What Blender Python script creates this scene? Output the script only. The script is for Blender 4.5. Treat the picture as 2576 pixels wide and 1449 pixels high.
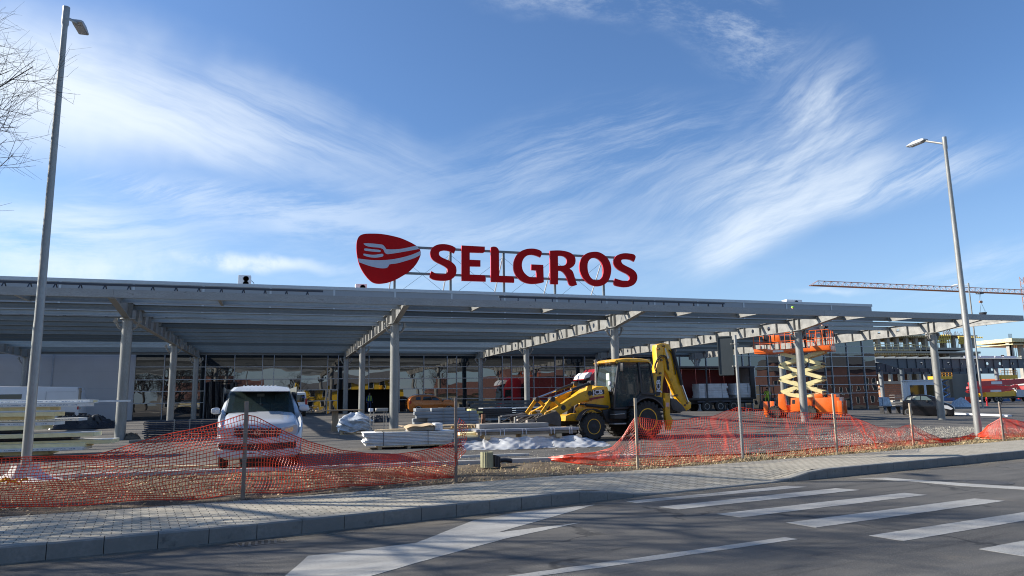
import bpy, bmesh, math, random
from mathutils import Vector, Matrix
from mathutils.geometry import tessellate_polygon
R_=math.radians; PI=math.pi
random.seed(7)
for o in list(bpy.data.objects): bpy.data.objects.remove(o)
SC=bpy.context.scene; COL=SC.collection
# ---------------- camera ----------------
FX,CX,CY=1793.,1288.,724.5          # focal length and centre in units of a 2576 px wide picture
def _n(v): return v.normalized()
_up=_n(Vector((-183,-11268,FX))); _y=Vector((-583,297,FX)); _y=_n(_y-_up*_y.dot(_up)); _x=_y.cross(_up)
BAS=Matrix((_x,_y,_up)); CAM=Vector((0,0,1.6))
cd=bpy.data.cameras.new('camera'); cam=bpy.data.objects.new('camera',cd); COL.objects.link(cam)
cd.sensor_width=36; cd.lens=FX/2576*36; cd.clip_start=.1; cd.clip_end=3000
r,u,b=BAS@Vector((1,0,0)),BAS@Vector((0,-1,0)),BAS@Vector((0,0,-1))
cam.matrix_world=Matrix(((r.x,u.x,b.x,0),(r.y,u.y,b.y,0),(r.z,u.z,b.z,1.6),(0,0,0,1)))
SC.camera=cam; SC.cycles.filter_width=1.05; SC.cycles.use_adaptive_sampling=False; SC.cycles.use_denoising=True; SC.cycles.denoising_prefilter='ACCURATE'; SC.cycles.max_bounces=8; SC.render.resolution_x=1024; SC.render.resolution_y=576
def ray(x,y): return BAS@Vector((x-CX,y-CY,FX))
def at_z(x,y,z): d=ray(x,y); return CAM+d*((z-1.6)/d.z)
def at_Y(x,y,Y): d=ray(x,y); return CAM+d*(Y/d.y)
def at_X(x,y,X): d=ray(x,y); return CAM+d*(X/d.x)
def on_plane(x,y,P,N): d=ray(x,y); return CAM+d*((P-CAM).dot(N)/d.dot(N))
# ---------------- light and view ----------------
SUNV=Vector((-.927,.375,.578)).normalized()          # towards the sun
SC.view_settings.view_transform='Standard'; SC.view_settings.look='None'
SC.view_settings.exposure=0.84; SC.view_settings.gamma=1
W=bpy.data.worlds.new("World"); SC.world=W; W.use_nodes=True
NT=W.node_tree; N=NT.nodes; L=NT.links; N.clear()
class NB:
    """small node helper"""
    def __init__(s,nt): s.nt=nt
    def n(s,t,**k):
        o=s.nt.nodes.new(t)
        for a,v in k.items():
            if a.startswith('i_'): pass
            else: setattr(o,a,v)
        return o
    def link(s,a,b): s.nt.links.new(a,b)
    def setin(s,o,i,v):
        if v is None: return
        if hasattr(v,'links') or hasattr(v,'is_linked'): s.link(v,o.inputs[i])
        else: o.inputs[i].default_value=v
    def math(s,op,a,b=None,c=None,clamp=False):
        o=s.n('ShaderNodeMath',operation=op); o.use_clamp=clamp
        s.setin(o,0,a); s.setin(o,1,b); s.setin(o,2,c); return o.outputs[0]
    def vm(s,op,a,b=None,out=0):
        o=s.n('ShaderNodeVectorMath',operation=op); s.setin(o,0,a); s.setin(o,1,b); return o.outputs[out]
    def dot(s,a,b): return s.vm('DOT_PRODUCT',a,b,'Value')
    def noise(s,v,scale,detail=4,rough=.55,dist=0,col=False):
        o=s.n('ShaderNodeTexNoise'); s.setin(o,'Vector',v); o.inputs['Scale'].default_value=scale
        o.inputs['Detail'].default_value=detail; o.inputs['Roughness'].default_value=rough; o.inputs['Distortion'].default_value=dist
        return o.outputs['Color' if col else 'Fac']
    def ramp(s,v,a,b,lo=0.,hi=1.,smooth=True):
        o=s.n('ShaderNodeMapRange'); 
        if smooth: o.interpolation_type='SMOOTHSTEP'
        s.setin(o,0,v); o.inputs[1].default_value=a; o.inputs[2].default_value=b; o.inputs[3].default_value=lo; o.inputs[4].default_value=hi
        return o.outputs[0]
    def mix(s,f,a,b,mode='MIX'):
        o=s.n('ShaderNodeMix',data_type='RGBA',blend_type=mode)
        s.setin(o,0,f)
        for i,v in ((6,a),(7,b)):
            if isinstance(v,(tuple,list)): v=tuple(v)+((1,) if len(v)==3 else ())
            s.setin(o,i,v)
        return o.outputs[2]
    def mapping(s,v,loc=(0,0,0),rot=(0,0,0),sc=(1,1,1),typ='POINT'):
        if tuple(rot)!=(0,0,0) and tuple(sc)!=(1,1,1):      # turn first, then stretch
            o=s.n('ShaderNodeMapping'); s.setin(o,0,v); o.inputs[2].default_value=rot; v=o.outputs[0]; rot=(0,0,0)
        o=s.n('ShaderNodeMapping',vector_type=typ); s.setin(o,0,v)
        o.inputs[1].default_value=loc; o.inputs[2].default_value=rot; o.inputs[3].default_value=sc; return o.outputs[0]
nb=NB(NT)
sky=nb.n('ShaderNodeTexSky',sky_type='NISHITA'); sky.sun_disc=False
sky.sun_elevation=R_(30); sky.sun_rotation=R_(-68); sky.altitude=100; sky.air_density=1.0; sky.dust_density=1.2; sky.ozone_density=2.2
tc=nb.n('ShaderNodeTexCoord').outputs['Generated']
fw=BAS@Vector((0,0,1)); rt=BAS@Vector((1,0,0)); upv=BAS@Vector((0,-1,0))
df=nb.math('ABSOLUTE',nb.dot(tc,fw[:])); df=nb.math('MAXIMUM',df,.05)
U=nb.math('DIVIDE',nb.dot(tc,rt[:]),df); V=nb.math('DIVIDE',nb.dot(tc,upv[:]),df)
cmb=nb.n('ShaderNodeCombineXYZ'); nb.setin(cmb,0,U); nb.setin(cmb,1,V); UV=cmb.outputs[0]
wc=nb.noise(UV,1.9,5,.6,0,True); wv=nb.vm('MULTIPLY',nb.vm('SUBTRACT',wc,(.5,.5,.5)),(.26,.17,0)); UW=nb.vm('ADD',UV,wv)
wf=nb.noise(UV,5.,3,.5,0,True); UF=nb.vm('ADD',UV,nb.vm('MULTIPLY',nb.vm('SUBTRACT',wf,(.5,.5,.5)),(.05,.045,0)))
def fib(rot,sx,sy,seed,det=10,rough=.68): return nb.noise(nb.mapping(UF,(seed,seed*.7,0),(0,0,R_(rot)),(sx,sy,1)),1.0,det,rough,.15)
f1=fib(14,1.6,8,3.1,9,.62); f2=fib(-16,3.0,24,9.7,10,.74); f3=fib(-3,3,18,5.2); f4=nb.noise(UF,8.,10,.66); f5=fib(-26,2.6,26,1.7,10,.74); f6=fib(4,5,12,7.7,10,.72); f7=fib(24,2.4,40,12.3); f8=fib(-40,3.0,22,15.1,10,.74)
fine=nb.ramp(nb.noise(nb.mapping(UF,(2,5,0),(0,0,R_(-18)),(4,42,1)),1.,9,.7),.25,.75,.5,1.0); big=nb.ramp(nb.noise(UW,2.4,4,.6),.3,.65,.25,1.)
def line(x0,y0,x1,y1,w):
    """1 above-left of the line through two points, soft over w"""
    u0,v0,u1,v1=(x0-CX)/FX,-(y0-CY)/FX,(x1-CX)/FX,-(y1-CY)/FX; L_=math.hypot(u1-u0,v1-v0); nx,ny=-(v1-v0)/L_,(u1-u0)/L_
    o=nb.math('ADD',nb.math('MULTIPLY',U2,nx),nb.math('MULTIPLY',V2,ny)); return nb.ramp(o,u0*nx+v0*ny-w/FX*.3,u0*nx+v0*ny+w/FX,0,1)
sp=nb.n('ShaderNodeSeparateXYZ'); nb.setin(sp,0,UF); U2,V2=sp.outputs[0],sp.outputs[1]
def blob(px,py,rx,ry,rot,pw,fibre,lo,hi,core=0.0,amp=1.0,cut=None):
    cu,cv=(px-CX)/FX,-(py-CY)/FX
    v=nb.mapping(nb.vm('SUBTRACT',UW,(cu,cv,0)),rot=(0,0,R_(rot)),sc=(FX/rx,FX/ry,1))
    d=nb.vm('LENGTH',v,None,'Value'); m=nb.ramp(d,core,1.0,1.0,0.0)
    t=nb.ramp(fibre,lo,hi); t=nb.math('MULTIPLY',m,t); t=nb.math('MULTIPLY',t,fine if px>1150 else big if py<100 else 1.0)
    if cut is not None: t=nb.math('MULTIPLY',t,cut)
    return nb.math('MULTIPLY',t,pw*amp)
edge=nb.math('MAXIMUM',line(1765,745,2110,545,70),line(2090,560,2576,455,60))
B=[blob(120,190,780,270,12,.70,f1,.02,.55,.1),blob(60,150,640,170,14,.34,f7,.3,.62,.1),blob(560,300,640,150,15,.50,f1,.2,.65,.1),blob(640,300,620,150,17,.32,f7,.3,.64,.1),blob(40,260,500,280,0,.35,f4,.1,.7),
   blob(130,590,620,150,2,.62,f3,.28,.64,.1),blob(760,520,560,110,4,.42,f3,.36,.62,.1),blob(640,655,280,34,2,.75,f4,.34,.62,.2),blob(150,680,480,80,0,.6,f4,.3,.65),blob(480,470,380,70,3,.35,f2,.38,.6),
   blob(1450,380,760,170,-12,.24,f2,.40,.62,.1),blob(1560,450,760,160,-12,.20,f5,.38,.62,.1),blob(2030,230,260,170,-38,.42,f8,.34,.62,.1),blob(2020,240,150,90,-30,.4,f4,.36,.66,.1),blob(2000,360,420,130,-24,.34,f5,.34,.6,.1),blob(1860,450,560,150,-24,.26,f8,.36,.62,.1),
   blob(1990,520,560,190,-22,.5,f5,.26,.62,.1,1,edge),blob(1960,560,420,150,-30,.42,f8,.3,.62,.1,1,edge),blob(1830,650,180,140,-35,.6,f5,.25,.6,.1,1,edge),blob(2330,430,380,110,-12,.4,f5,.36,.6,.1,1,edge),
   blob(1450,0,360,70,6,.40,f6,.42,.68,.1),blob(1800,40,380,110,22,.40,f6,.42,.68,.1),blob(1840,110,160,80,10,.28,f6,.42,.64,.1),
   blob(1200,660,1100,130,0,.36,f3,.3,.7),blob(2450,690,300,90,-15,.4,f2,.35,.65),blob(2100,745,140,16,0,.5,f4,.3,.6),blob(1250,560,400,60,-6,.3,f2,.36,.6)]
acc=B[0]
for b_ in B[1:]: acc=nb.math('SUBTRACT',nb.math('ADD',acc,b_),nb.math('MULTIPLY',acc,b_))
z=nb.n('ShaderNodeSeparateXYZ'); nb.setin(z,0,tc)
hz=nb.ramp(z.outputs[2],0.0,.38,.34,0.0)
skc=nb.mix(1.0,sky.outputs[0],(.86,1.12,1.42),'MULTIPLY')
skc=nb.mix(hz,skc,(5.4,7.2,9.6))
cl=nb.mix(nb.math('MULTIPLY',acc,1.0,None,True),skc,(8.0,8.7,9.3))
bg=nb.n('ShaderNodeBackground'); nb.setin(bg,0,cl); bg.inputs[1].default_value=.069
wo=nb.n('ShaderNodeOutputWorld'); nb.link(bg.outputs[0],wo.inputs[0])
sl=bpy.data.lights.new('sun','SUN'); sl.energy=4.9; sl.angle=R_(.53); sl.color=(1,.93,.82)
so=bpy.data.objects.new('sun',sl); COL.objects.link(so); so.rotation_euler=SUNV.to_track_quat('Z','Y').to_euler()
# ---------------- materials ----------------
MATS={}
def M(name,col,rough=.6,metal=0.,var=.12,scale=3.,bump=0.,bscale=None,spec=.5,var2=0,stretch=(1,1,1),coat=0,dirt=None,alpha=1):
    if name in MATS: return MATS[name]
    m=bpy.data.materials.new(name); m.use_nodes=True; nt=m.node_tree; q=NB(nt); bs=nt.nodes['Principled BSDF']
    co=nt.nodes.new('ShaderNodeTexCoord').outputs['Object']; v=q.mapping(co,sc=stretch)
    if var>0:
        n1=q.noise(v,scale,5,.6)
        c=q.mix(q.ramp(n1,.3,.7),tuple(x*(1-var) for x in col),tuple(min(1,x*(1+var)) for x in col))
        if var2: c=q.mix(q.ramp(q.noise(v,scale*9,4,.6),.35,.7),c,tuple(x*(1-var2) for x in col))
        if dirt: c=q.mix(q.ramp(q.noise(v,dirt[1],6,.65),dirt[2],dirt[2]+.2),c,dirt[0])
        q.link(c,bs.inputs['Base Color']); q.link(q.ramp(n1,.2,.8,max(.02,rough-.08),min(1,rough+.08)),bs.inputs['Roughness'])
    else: bs.inputs['Base Color'].default_value=(*col,1); bs.inputs['Roughness'].default_value=rough
    bs.inputs['Metallic'].default_value=metal; bs.inputs['Specular IOR Level'].default_value=spec
    bs.inputs['Coat Weight'].default_value=coat; bs.inputs['Coat Roughness'].default_value=.05; bs.inputs['Alpha'].default_value=alpha
    if bump:
        bn=q.n('ShaderNodeBump'); bn.inputs['Strength'].default_value=bump; bn.inputs['Distance'].default_value=.02
        q.link(q.noise(v,bscale or scale*8,4,.6),bn.inputs['Height']); q.link(bn.outputs[0],bs.inputs['Normal'])
    MATS[name]=m; return m
def mat_glass(name,col,rough=.02,ior=2.6,wave=.0,wscale=1.,alpha=1.):
    m=bpy.data.materials.new(name); m.use_nodes=True; nt=m.node_tree; q=NB(nt); bs=nt.nodes['Principled BSDF']
    bs.inputs['Base Color'].default_value=(*col,1); bs.inputs['Roughness'].default_value=rough; bs.inputs['IOR'].default_value=ior; bs.inputs['Alpha'].default_value=alpha
    if wave:
        co=nt.nodes.new('ShaderNodeTexCoord').outputs['Object']
        bn=q.n('ShaderNodeBump'); bn.inputs['Strength'].default_value=wave; bn.inputs['Distance'].default_value=.05
        q.link(q.noise(q.mapping(co,sc=(.6,.6,1.3)),wscale,1,.4),bn.inputs['Height']); q.link(bn.outputs[0],bs.inputs['Normal'])
    MATS[name]=m; return m
def mat_thin(name,col,alpha,rough=.3):
    m=M(name,col,rough,0,.1,6); m.node_tree.nodes['Principled BSDF'].inputs['Alpha'].default_value=alpha; return m
galv=M('galvanised_steel',(.30,.295,.275),.42,.35,.16,2.2,0,None,.5,.10,(1,1,1))
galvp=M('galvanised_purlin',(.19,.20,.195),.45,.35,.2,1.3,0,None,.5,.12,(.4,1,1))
galvc=M('galvanised_column',(.27,.27,.255),.45,.3,.18,3,.08,14,.5,.14,(1,1,.35))
fascm=M('galvanised_fascia',(.34,.345,.335),.5,.25,.15,1.1,0,None,.4,.14,(1,1,3),dirt=((.17,.17,.155),2.2,.56))
darkst=M('dark_steel',(.06,.065,.08),.5,.4,.1,3)
pole_m=M('pole_zinc',(.33,.33,.315),.42,.4,.2,4,.05,20,.5,.12,(1,1,.3))
conc=M('concrete',(.36,.34,.30),.9,0,.15,2,.15,14,.3,.1)
white=M('white_paint',(.75,.76,.76),.5,0,.05,2)
black=M('black_plastic',(.018,.018,.02),.5,0,.1,5)
blackm=M('hollow_shade',(.006,.006,.007),.9,0,0)  # black for the shade in hollows that are not cut
rubber=M('tyre_rubber',(.035,.033,.03),.85,0,.25,6,.2,30)
wood=M('weathered_wood',(.33,.25,.17),.85,0,.2,6,.2,30,.3,.2,(1,1,.2))
pine=M('pale_wood',(.60,.46,.28),.8,0,.15,5,.1,30,.3,.1,(.3,1,1))
# ---------------- mesh helpers ----------------
class MB:
    def __init__(s): s.v=[]; s.f=[]; s.mi=[]; s.cur=0
    def add(s,vs,fs,T=None):
        o=len(s.v)
        s.v+= [tuple(T@Vector(p)) if T else tuple(p) for p in vs]
        s.f+= [tuple(i+o for i in f) for f in fs]; s.mi+=[s.cur]*len(fs); return s
    def box(s,x0,x1,y0,y1,z0,z1,T=None,bev=0):
        if bev:
            a=bev; vs=[]; 
            for sx,X in ((0,(x0,x1)),):
                pass
            bm=bmesh.new(); bmesh.ops.create_cube(bm,size=1)
            for v in bm.verts: v.co=Vector(((x0+x1)/2+v.co.x*(x1-x0),(y0+y1)/2+v.co.y*(y1-y0),(z0+z1)/2+v.co.z*(z1-z0)))
            bmesh.ops.bevel(bm,geom=bm.edges[:],offset=a,segments=2,affect='EDGES',profile=.5)
            bm.verts.index_update(); vs=[v.co.copy() for v in bm.verts]; fs=[[v.index for v in f.verts] for f in bm.faces]; bm.free()
            return s.add(vs,fs,T)
        vs=[(x0,y0,z0),(x1,y0,z0),(x1,y1,z0),(x0,y1,z0),(x0,y0,z1),(x1,y0,z1),(x1,y1,z1),(x0,y1,z1)]
        return s.add(vs,[(0,3,2,1),(4,5,6,7),(0,1,5,4),(1,2,6,5),(2,3,7,6),(3,0,4,7)],T)
    def bar(s,p0,p1,w,h,up=(0,0,1)):
        p0=Vector(p0);p1=Vector(p1);d=(p1-p0);l=d.length;d.normalize();upv=Vector(up)
        if abs(d.dot(upv))>.98: upv=Vector((1,0,0)) if abs(d.x)<.9 else Vector((0,1,0))
        a=d.cross(upv).normalized();c=a.cross(d).normalized()
        T=Matrix(((d.x,a.x,c.x,p0.x),(d.y,a.y,c.y,p0.y),(d.z,a.z,c.z,p0.z),(0,0,0,1)))
        return s.box(0,l,-w/2,w/2,-h/2,h/2,T)
    def tube(s,pts,rad,n=8,cap=True,closed=False):
        pts=[Vector(p) for p in pts]; m=len(pts)
        rs=rad if isinstance(rad,(list,tuple)) else [rad]*m
        vs=[];ref=None
        for i,p in enumerate(pts):
            if closed: t=pts[(i+1)%m]-pts[i-1]
            else: t=pts[min(i+1,m-1)]-pts[max(i-1,0)]
            t.normalize()
            if ref is None: ref=Vector((0,0,1)) if abs(t.z)<.9 else Vector((1,0,0))
            a=t.cross(ref); 
            if a.length<1e-4: a=t.cross(Vector((0,1,0)))
            a.normalize(); b=a.cross(t); ref=b
            for k in range(n):
                g=2*PI*k/n; vs.append(p+(a*math.cos(g)+b*math.sin(g))*rs[i])
        fs=[]
        for i in range(m if closed else m-1):
            j=(i+1)%m
            for k in range(n): fs.append((i*n+k,i*n+(k+1)%n,j*n+(k+1)%n,j*n+k))
        if cap and not closed: fs+=[tuple(range(n)),tuple(reversed([(m-1)*n+k for k in range(n)]))]
        return s.add(vs,fs)
    def lathe(s,prof,axis='z',n=24,T=None,cap=True):
        vs=[]
        for r,h in prof:
            for k in range(n):
                g=2*PI*k/n; a,b=r*math.cos(g),r*math.sin(g)
                vs.append({'z':(a,b,h),'x':(h,a,b),'y':(a,h,b)}[axis])
        fs=[(i*n+k,i*n+(k+1)%n,(i+1)*n+(k+1)%n,(i+1)*n+k) for i in range(len(prof)-1) for k in range(n)]
        if cap: fs+=[tuple(range(n)),tuple((len(prof)-1)*n+k for k in range(n))]
        return s.add(vs,fs,T)
    def ext(s,loops,h0,h1,axis='y',T=None):
        """loops: outer + holes of 2D points (a,b); extruded along axis from h0 to h1; x:(h,a,b) y:(a,h,b) z:(a,b,h)"""
        if not isinstance(loops[0][0],(list,tuple,Vector)): loops=[loops]
        P=lambda a,b,h: {'x':(h,a,b),'y':(a,h,b),'z':(a,b,h)}[axis]
        fl=[p for l in loops for p in l]; n=len(fl)
        tr=tessellate_polygon([[Vector((p[0],p[1],0)) for p in l] for l in loops])
        vs=[P(p[0],p[1],h0) for p in fl]+[P(p[0],p[1],h1) for p in fl]
        fs=[tuple(t) for t in tr]+[tuple(i+n for i in reversed(t)) for t in tr]
        o=0
        for l in loops:
            k=len(l)
            for i in range(k): j=(i+1)%k; fs.append((o+i,o+j,o+j+n,o+i+n))
            o+=k
        return s.add(vs,fs,T)
    def grid(s,f,nu,nv,u1=1.,v1=1.):
        vs=[f(u1*i/nu,v1*j/nv) for j in range(nv+1) for i in range(nu+1)]; w=nu+1
        return s.add(vs,[(j*w+i,j*w+i+1,(j+1)*w+i+1,(j+1)*w+i) for j in range(nv) for i in range(nu)])
    def build_each(s,name,mats,parent=None,loc=(0,0,0),smooth=35,fix=True):
        """one object per connected piece"""
        p=list(range(len(s.v)))
        def find(a):
            while p[a]!=a: p[a]=p[p[a]]; a=p[a]
            return a
        for f in s.f:
            r0=find(f[0])
            for i in f[1:]: p[find(i)]=r0
        gr={}
        for f in s.f: gr.setdefault(find(f[0]),[]).append(f)
        out=[]
        for fs in gr.values():
            m=MB(); ids={}
            for f in fs:
                for i in f:
                    if i not in ids: ids[i]=len(m.v); m.v.append(s.v[i])
                m.f.append(tuple(ids[i] for i in f)); m.mi.append(0)
            out.append(m.build(name,mats,parent,loc,smooth,fix))
        return out[0]
    def build(s,name,mats,parent=None,loc=(0,0,0),smooth=35,fix=True,uv=None):
        me=bpy.data.meshes.new(name); me.from_pydata([tuple(p) for p in s.v],[],s.f); 
        if not isinstance(mats,(list,tuple)): mats=[mats]
        for m in mats: me.materials.append(m)
        if len(mats)>1: me.polygons.foreach_set('material_index',s.mi)
        if fix:
            bm=bmesh.new(); bm.from_mesh(me); bmesh.ops.recalc_face_normals(bm,faces=bm.faces); bm.to_mesh(me); bm.free()
        if smooth:
            me.polygons.foreach_set('use_smooth',[True]*len(me.polygons)); me.set_sharp_from_angle(angle=R_(smooth))
        if uv:
            ul=me.uv_layers.new(name='UVMap')
            for lp in me.loops: ul.data[lp.index].uv=uv[lp.vertex_index]
        me.update(); o=bpy.data.objects.new(name,me); COL.objects.link(o); o.location=loc
        if parent is not None: o.parent=parent
        return o
def tag(o,label=None,cat=None,group=None,kind=None):
    if label: o['label']=label
    if cat: o['category']=cat
    if group: o['group']=group
    if kind: o['kind']=kind
    return o
def thing(name,label,cat,loc=(0,0,0),rz=0,group=None):
    o=bpy.data.objects.new(name,None); COL.objects.link(o); o.location=loc; o.rotation_euler=(0,0,rz); o.empty_display_size=.2
    return tag(o,label,cat,group)
def kids(o): return [c for c in bpy.data.objects if c.parent==o]
def copy_tree(o,loc=None,rz=None,label=None,parent=None,sc=None):
    c=o.copy(); COL.objects.link(c)
    if parent is not None: c.parent=parent
    if loc is not None: c.location=loc
    if rz is not None: c.rotation_euler=(0,0,rz)
    if sc is not None: c.scale=sc
    if label: c['label']=label
    for k in kids(o): copy_tree(k,parent=c)
    return c
def spl(pts,n=6,closed=True):
    """Catmull-Rom through 2D points; a third element 1 marks a corner"""
    out=[];m=len(pts)
    for i in range(m if closed else m-1):
        p1=pts[i];p2=pts[(i+1)%m];p0=pts[i-1] if (closed or i>0) else p1;p3=pts[(i+2)%m] if (closed or i+2<m) else p2
        c1=len(p1)>2;c2=len(p2)>2
        if c1: p0=p1
        if c2: p3=p2
        if c1 and c2: out.append(p1[:2]); continue
        for k in range(n):
            t=k/n
            out.append(tuple(.5*(2*p1[a]+(p2[a]-p0[a])*t+(2*p0[a]-5*p1[a]+4*p2[a]-p3[a])*t*t+(3*p1[a]-p0[a]-3*p2[a]+p3[a])*t**3) for a in (0,1)))
    if not closed: out.append(pts[-1][:2])
    return out
def text_mb(txt,size,depth,T,mb=None,bold=0.0,xs=1.0,shear=0):
    c=bpy.data.curves.new('t','FONT'); c.body=txt; c.size=size; c.extrude=depth; c.offset=bold; c.align_x='CENTER'; c.align_y='CENTER'; c.shear=shear; c.resolution_u=3
    o=bpy.data.objects.new('t',c); COL.objects.link(o); bpy.context.view_layer.update()
    dg=bpy.context.evaluated_depsgraph_get(); me=bpy.data.meshes.new_from_object(o.evaluated_get(dg))
    mb=mb or MB(); S=Matrix.Diagonal((xs,1,1,1))
    mb.add([v.co.copy() for v in me.vertices],[tuple(p.vertices) for p in me.polygons],T@S)
    bpy.data.objects.remove(o); bpy.data.curves.remove(c); bpy.data.meshes.remove(me); return mb
def frameT(o,xdir,ydir):
    x=Vector(xdir).normalized();y=Vector(ydir).normalized();z=x.cross(y);o=Vector(o)
    return Matrix(((x.x,y.x,z.x,o.x),(x.y,y.y,z.y,o.y),(x.z,y.z,z.z,o.z),(0,0,0,1)))
# ---------------- terrain heights ----------------
GX=[-60,-7,5.5,18,30,41,67,150]; GY=[17,36,51.7,65,90]
GZ=[[.15,.15,.17,.17,.12,.05,-.1,-.2],[.17,.17,.26,.2,.1,-.02,-.1,-.3],[.6,.67,.77,.85,.6,.42,.1,-.3],[.55,.55,.79,.73,.5,.2,0,-.3],[.55,.55,.79,.73,.5,.2,0,-.3]]
def lz(x,y):
    def loc(A,v):
        v=min(max(v,A[0]),A[-1])
        for i in range(len(A)-1):
            if v<=A[i+1]: t=(v-A[i])/(A[i+1]-A[i]); return i,t
    i,a=loc(GX,x); j,b=loc(GY,y); b=b*b*(3-2*b)
    return (GZ[j][i]*(1-a)+GZ[j][i+1]*a)*(1-b)+(GZ[j+1][i]*(1-a)+GZ[j+1][i+1]*a)*b
def gp(px,Y):     # ground point of the yard under picture column px at world depth Y
    p=at_Y(px,1010,Y)
    for _ in range(3):
        z=lz(p.x,p.y); 
        # picture row of this height at depth Y
        d=BAS.transposed()@(Vector((p.x,Y,z))-CAM); y=CY+FX*d.y/d.z; p=at_Y(px,y,Y)
    p.z=lz(p.x,Y); return p
# ================= SETTING =================
def curve_y(tab,x):
    if x<=tab[0][0]: a,b=tab[0],tab[1]
    elif x>=tab[-1][0]: a,b=tab[-2],tab[-1]
    else:
        for a,b in zip(tab,tab[1:]):
            if a[0]<=x<=b[0]: break
    return a[1]+(b[1]-a[1])*(x-a[0])/(b[0]-a[0])
KT=[(-14,7.9),(-2.73,9.07),(-.13,9.55),(2.05,10.13),(4.78,10.82),(9.04,11.67),(17.74,13.48),(40,18.6)]
PT=[(-14,10.6),(-2.5,11.62),(-.12,11.93),(.98,12.15),(3.4,12.75),(6.36,13.25),(10.07,13.98),(14.75,14.9),(21.98,16.55),(40,20.9)]
KERB=lambda x: sum(curve_y(KT,x+d) for d in (-.8,-.4,0,.4,.8))/5
PAVB=lambda x: sum(curve_y(PT,x+d) for d in (-1.2,-.6,0,.6,1.2))/5
def khz(x):
    if x<4.75 or x>10.05: return .18
    if x<5.85: return .18-(x-4.75)/1.1*.15
    if x>9.1: return .03+(x-9.1)/.95*.15
    return .03
# --- asphalt material ---
def mat_asphalt(name,c0,c1,speck,sc=60.,patch=.35,stripe=0):
    m=bpy.data.materials.new(name); m.use_nodes=True; nt=m.node_tree; q=NB(nt); bs=nt.nodes['Principled BSDF']
    co=nt.nodes.new('ShaderNodeTexCoord').outputs['Object']
    c=q.mix(q.ramp(q.noise(co,.35,5,.6),.35,.65),c0,c1)
    c=q.mix(q.ramp(q.noise(q.mapping(co,rot=(0,0,R_(-10)),sc=(.12,1.1,1)),1.2,5,.6),.48,.75),c,tuple(x*1.25 for x in c1))
    c=q.mix(q.ramp(q.noise(q.mapping(co,rot=(0,0,R_(-11)),sc=(.10,.9,1)),2.6,6,.65),.50,.66),c,tuple(x*.72 for x in c0))
    c=q.mix(q.ramp(q.noise(co,sc,3,.7),.52,.74),c,speck)
    c=q.mix(q.ramp(q.noise(co,sc*.8,3,.7),.35,.2),c,tuple(x*.35 for x in c0))
    c=q.mix(q.math('MULTIPLY',q.ramp(q.noise(co,.9,6,.7,.6),.58,.72),patch),c,(.17,.145,.11))
    vo=q.n('ShaderNodeTexVoronoi',feature='DISTANCE_TO_EDGE'); q.link(q.vm('ADD',co,q.vm('MULTIPLY',q.noise(co,1.5,4,.6,0,True),(.9,.9,0))),vo.inputs['Vector']); vo.inputs['Scale'].default_value=.33
    ck=q.math('MULTIPLY',q.ramp(vo.outputs['Distance'],.012,.002),q.ramp(q.noise(co,.5,2,.5),.50,.60)); c=q.mix(q.math('MULTIPLY',ck,.75),c,(.02,.02,.02))
    c=q.mix(q.math('MULTIPLY',q.ramp(q.noise(co,2.3,3,.5),.70,.78),.45),c,(.03,.03,.03))
    q.link(c,bs.inputs['Base Color']); bs.inputs['Roughness'].default_value=.85; bs.inputs['Specular IOR Level'].default_value=.35
    bn=q.n('ShaderNodeBump'); bn.inputs['Strength'].default_value=.6; bn.inputs['Distance'].default_value=.012
    q.link(q.noise(co,sc*1.4,3,.7),bn.inputs['Height']); q.link(bn.outputs[0],bs.inputs['Normal']); MATS[name]=m; return m
road_m=mat_asphalt('road_asphalt',(.066,.064,.061),(.094,.090,.083),(.20,.19,.175),60,.30)
lot_m=mat_asphalt('yard_asphalt',(.062,.060,.056),(.11,.10,.088),(.22,.20,.16),36,.8)
def mat_dirt():
    m=bpy.data.materials.new('dirt'); m.use_nodes=True; nt=m.node_tree; q=NB(nt); bs=nt.nodes['Principled BSDF']
    co=nt.nodes.new('ShaderNodeTexCoord').outputs['Object']
    c=q.mix(q.ramp(q.noise(co,1.6,6,.65),.35,.65),(.075,.055,.038),(.16,.125,.085))
    c=q.mix(q.ramp(q.noise(co,38,4,.7),.55,.7),c,(.34,.28,.2))
    c=q.mix(q.ramp(q.noise(co,14,4,.7),.62,.72),c,(.05,.038,.027))
    q.link(c,bs.inputs['Base Color']); bs.inputs['Roughness'].default_value=.95; bs.inputs['Specular IOR Level'].default_value=.2
    bn=q.n('ShaderNodeBump'); bn.inputs['Strength'].default_value=1; bn.inputs['Distance'].default_value=.04
    q.link(q.noise(co,16,6,.7),bn.inputs['Height']); q.link(bn.outputs[0],bs.inputs['Normal']); return m
dirt_m=mat_dirt()
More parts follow.
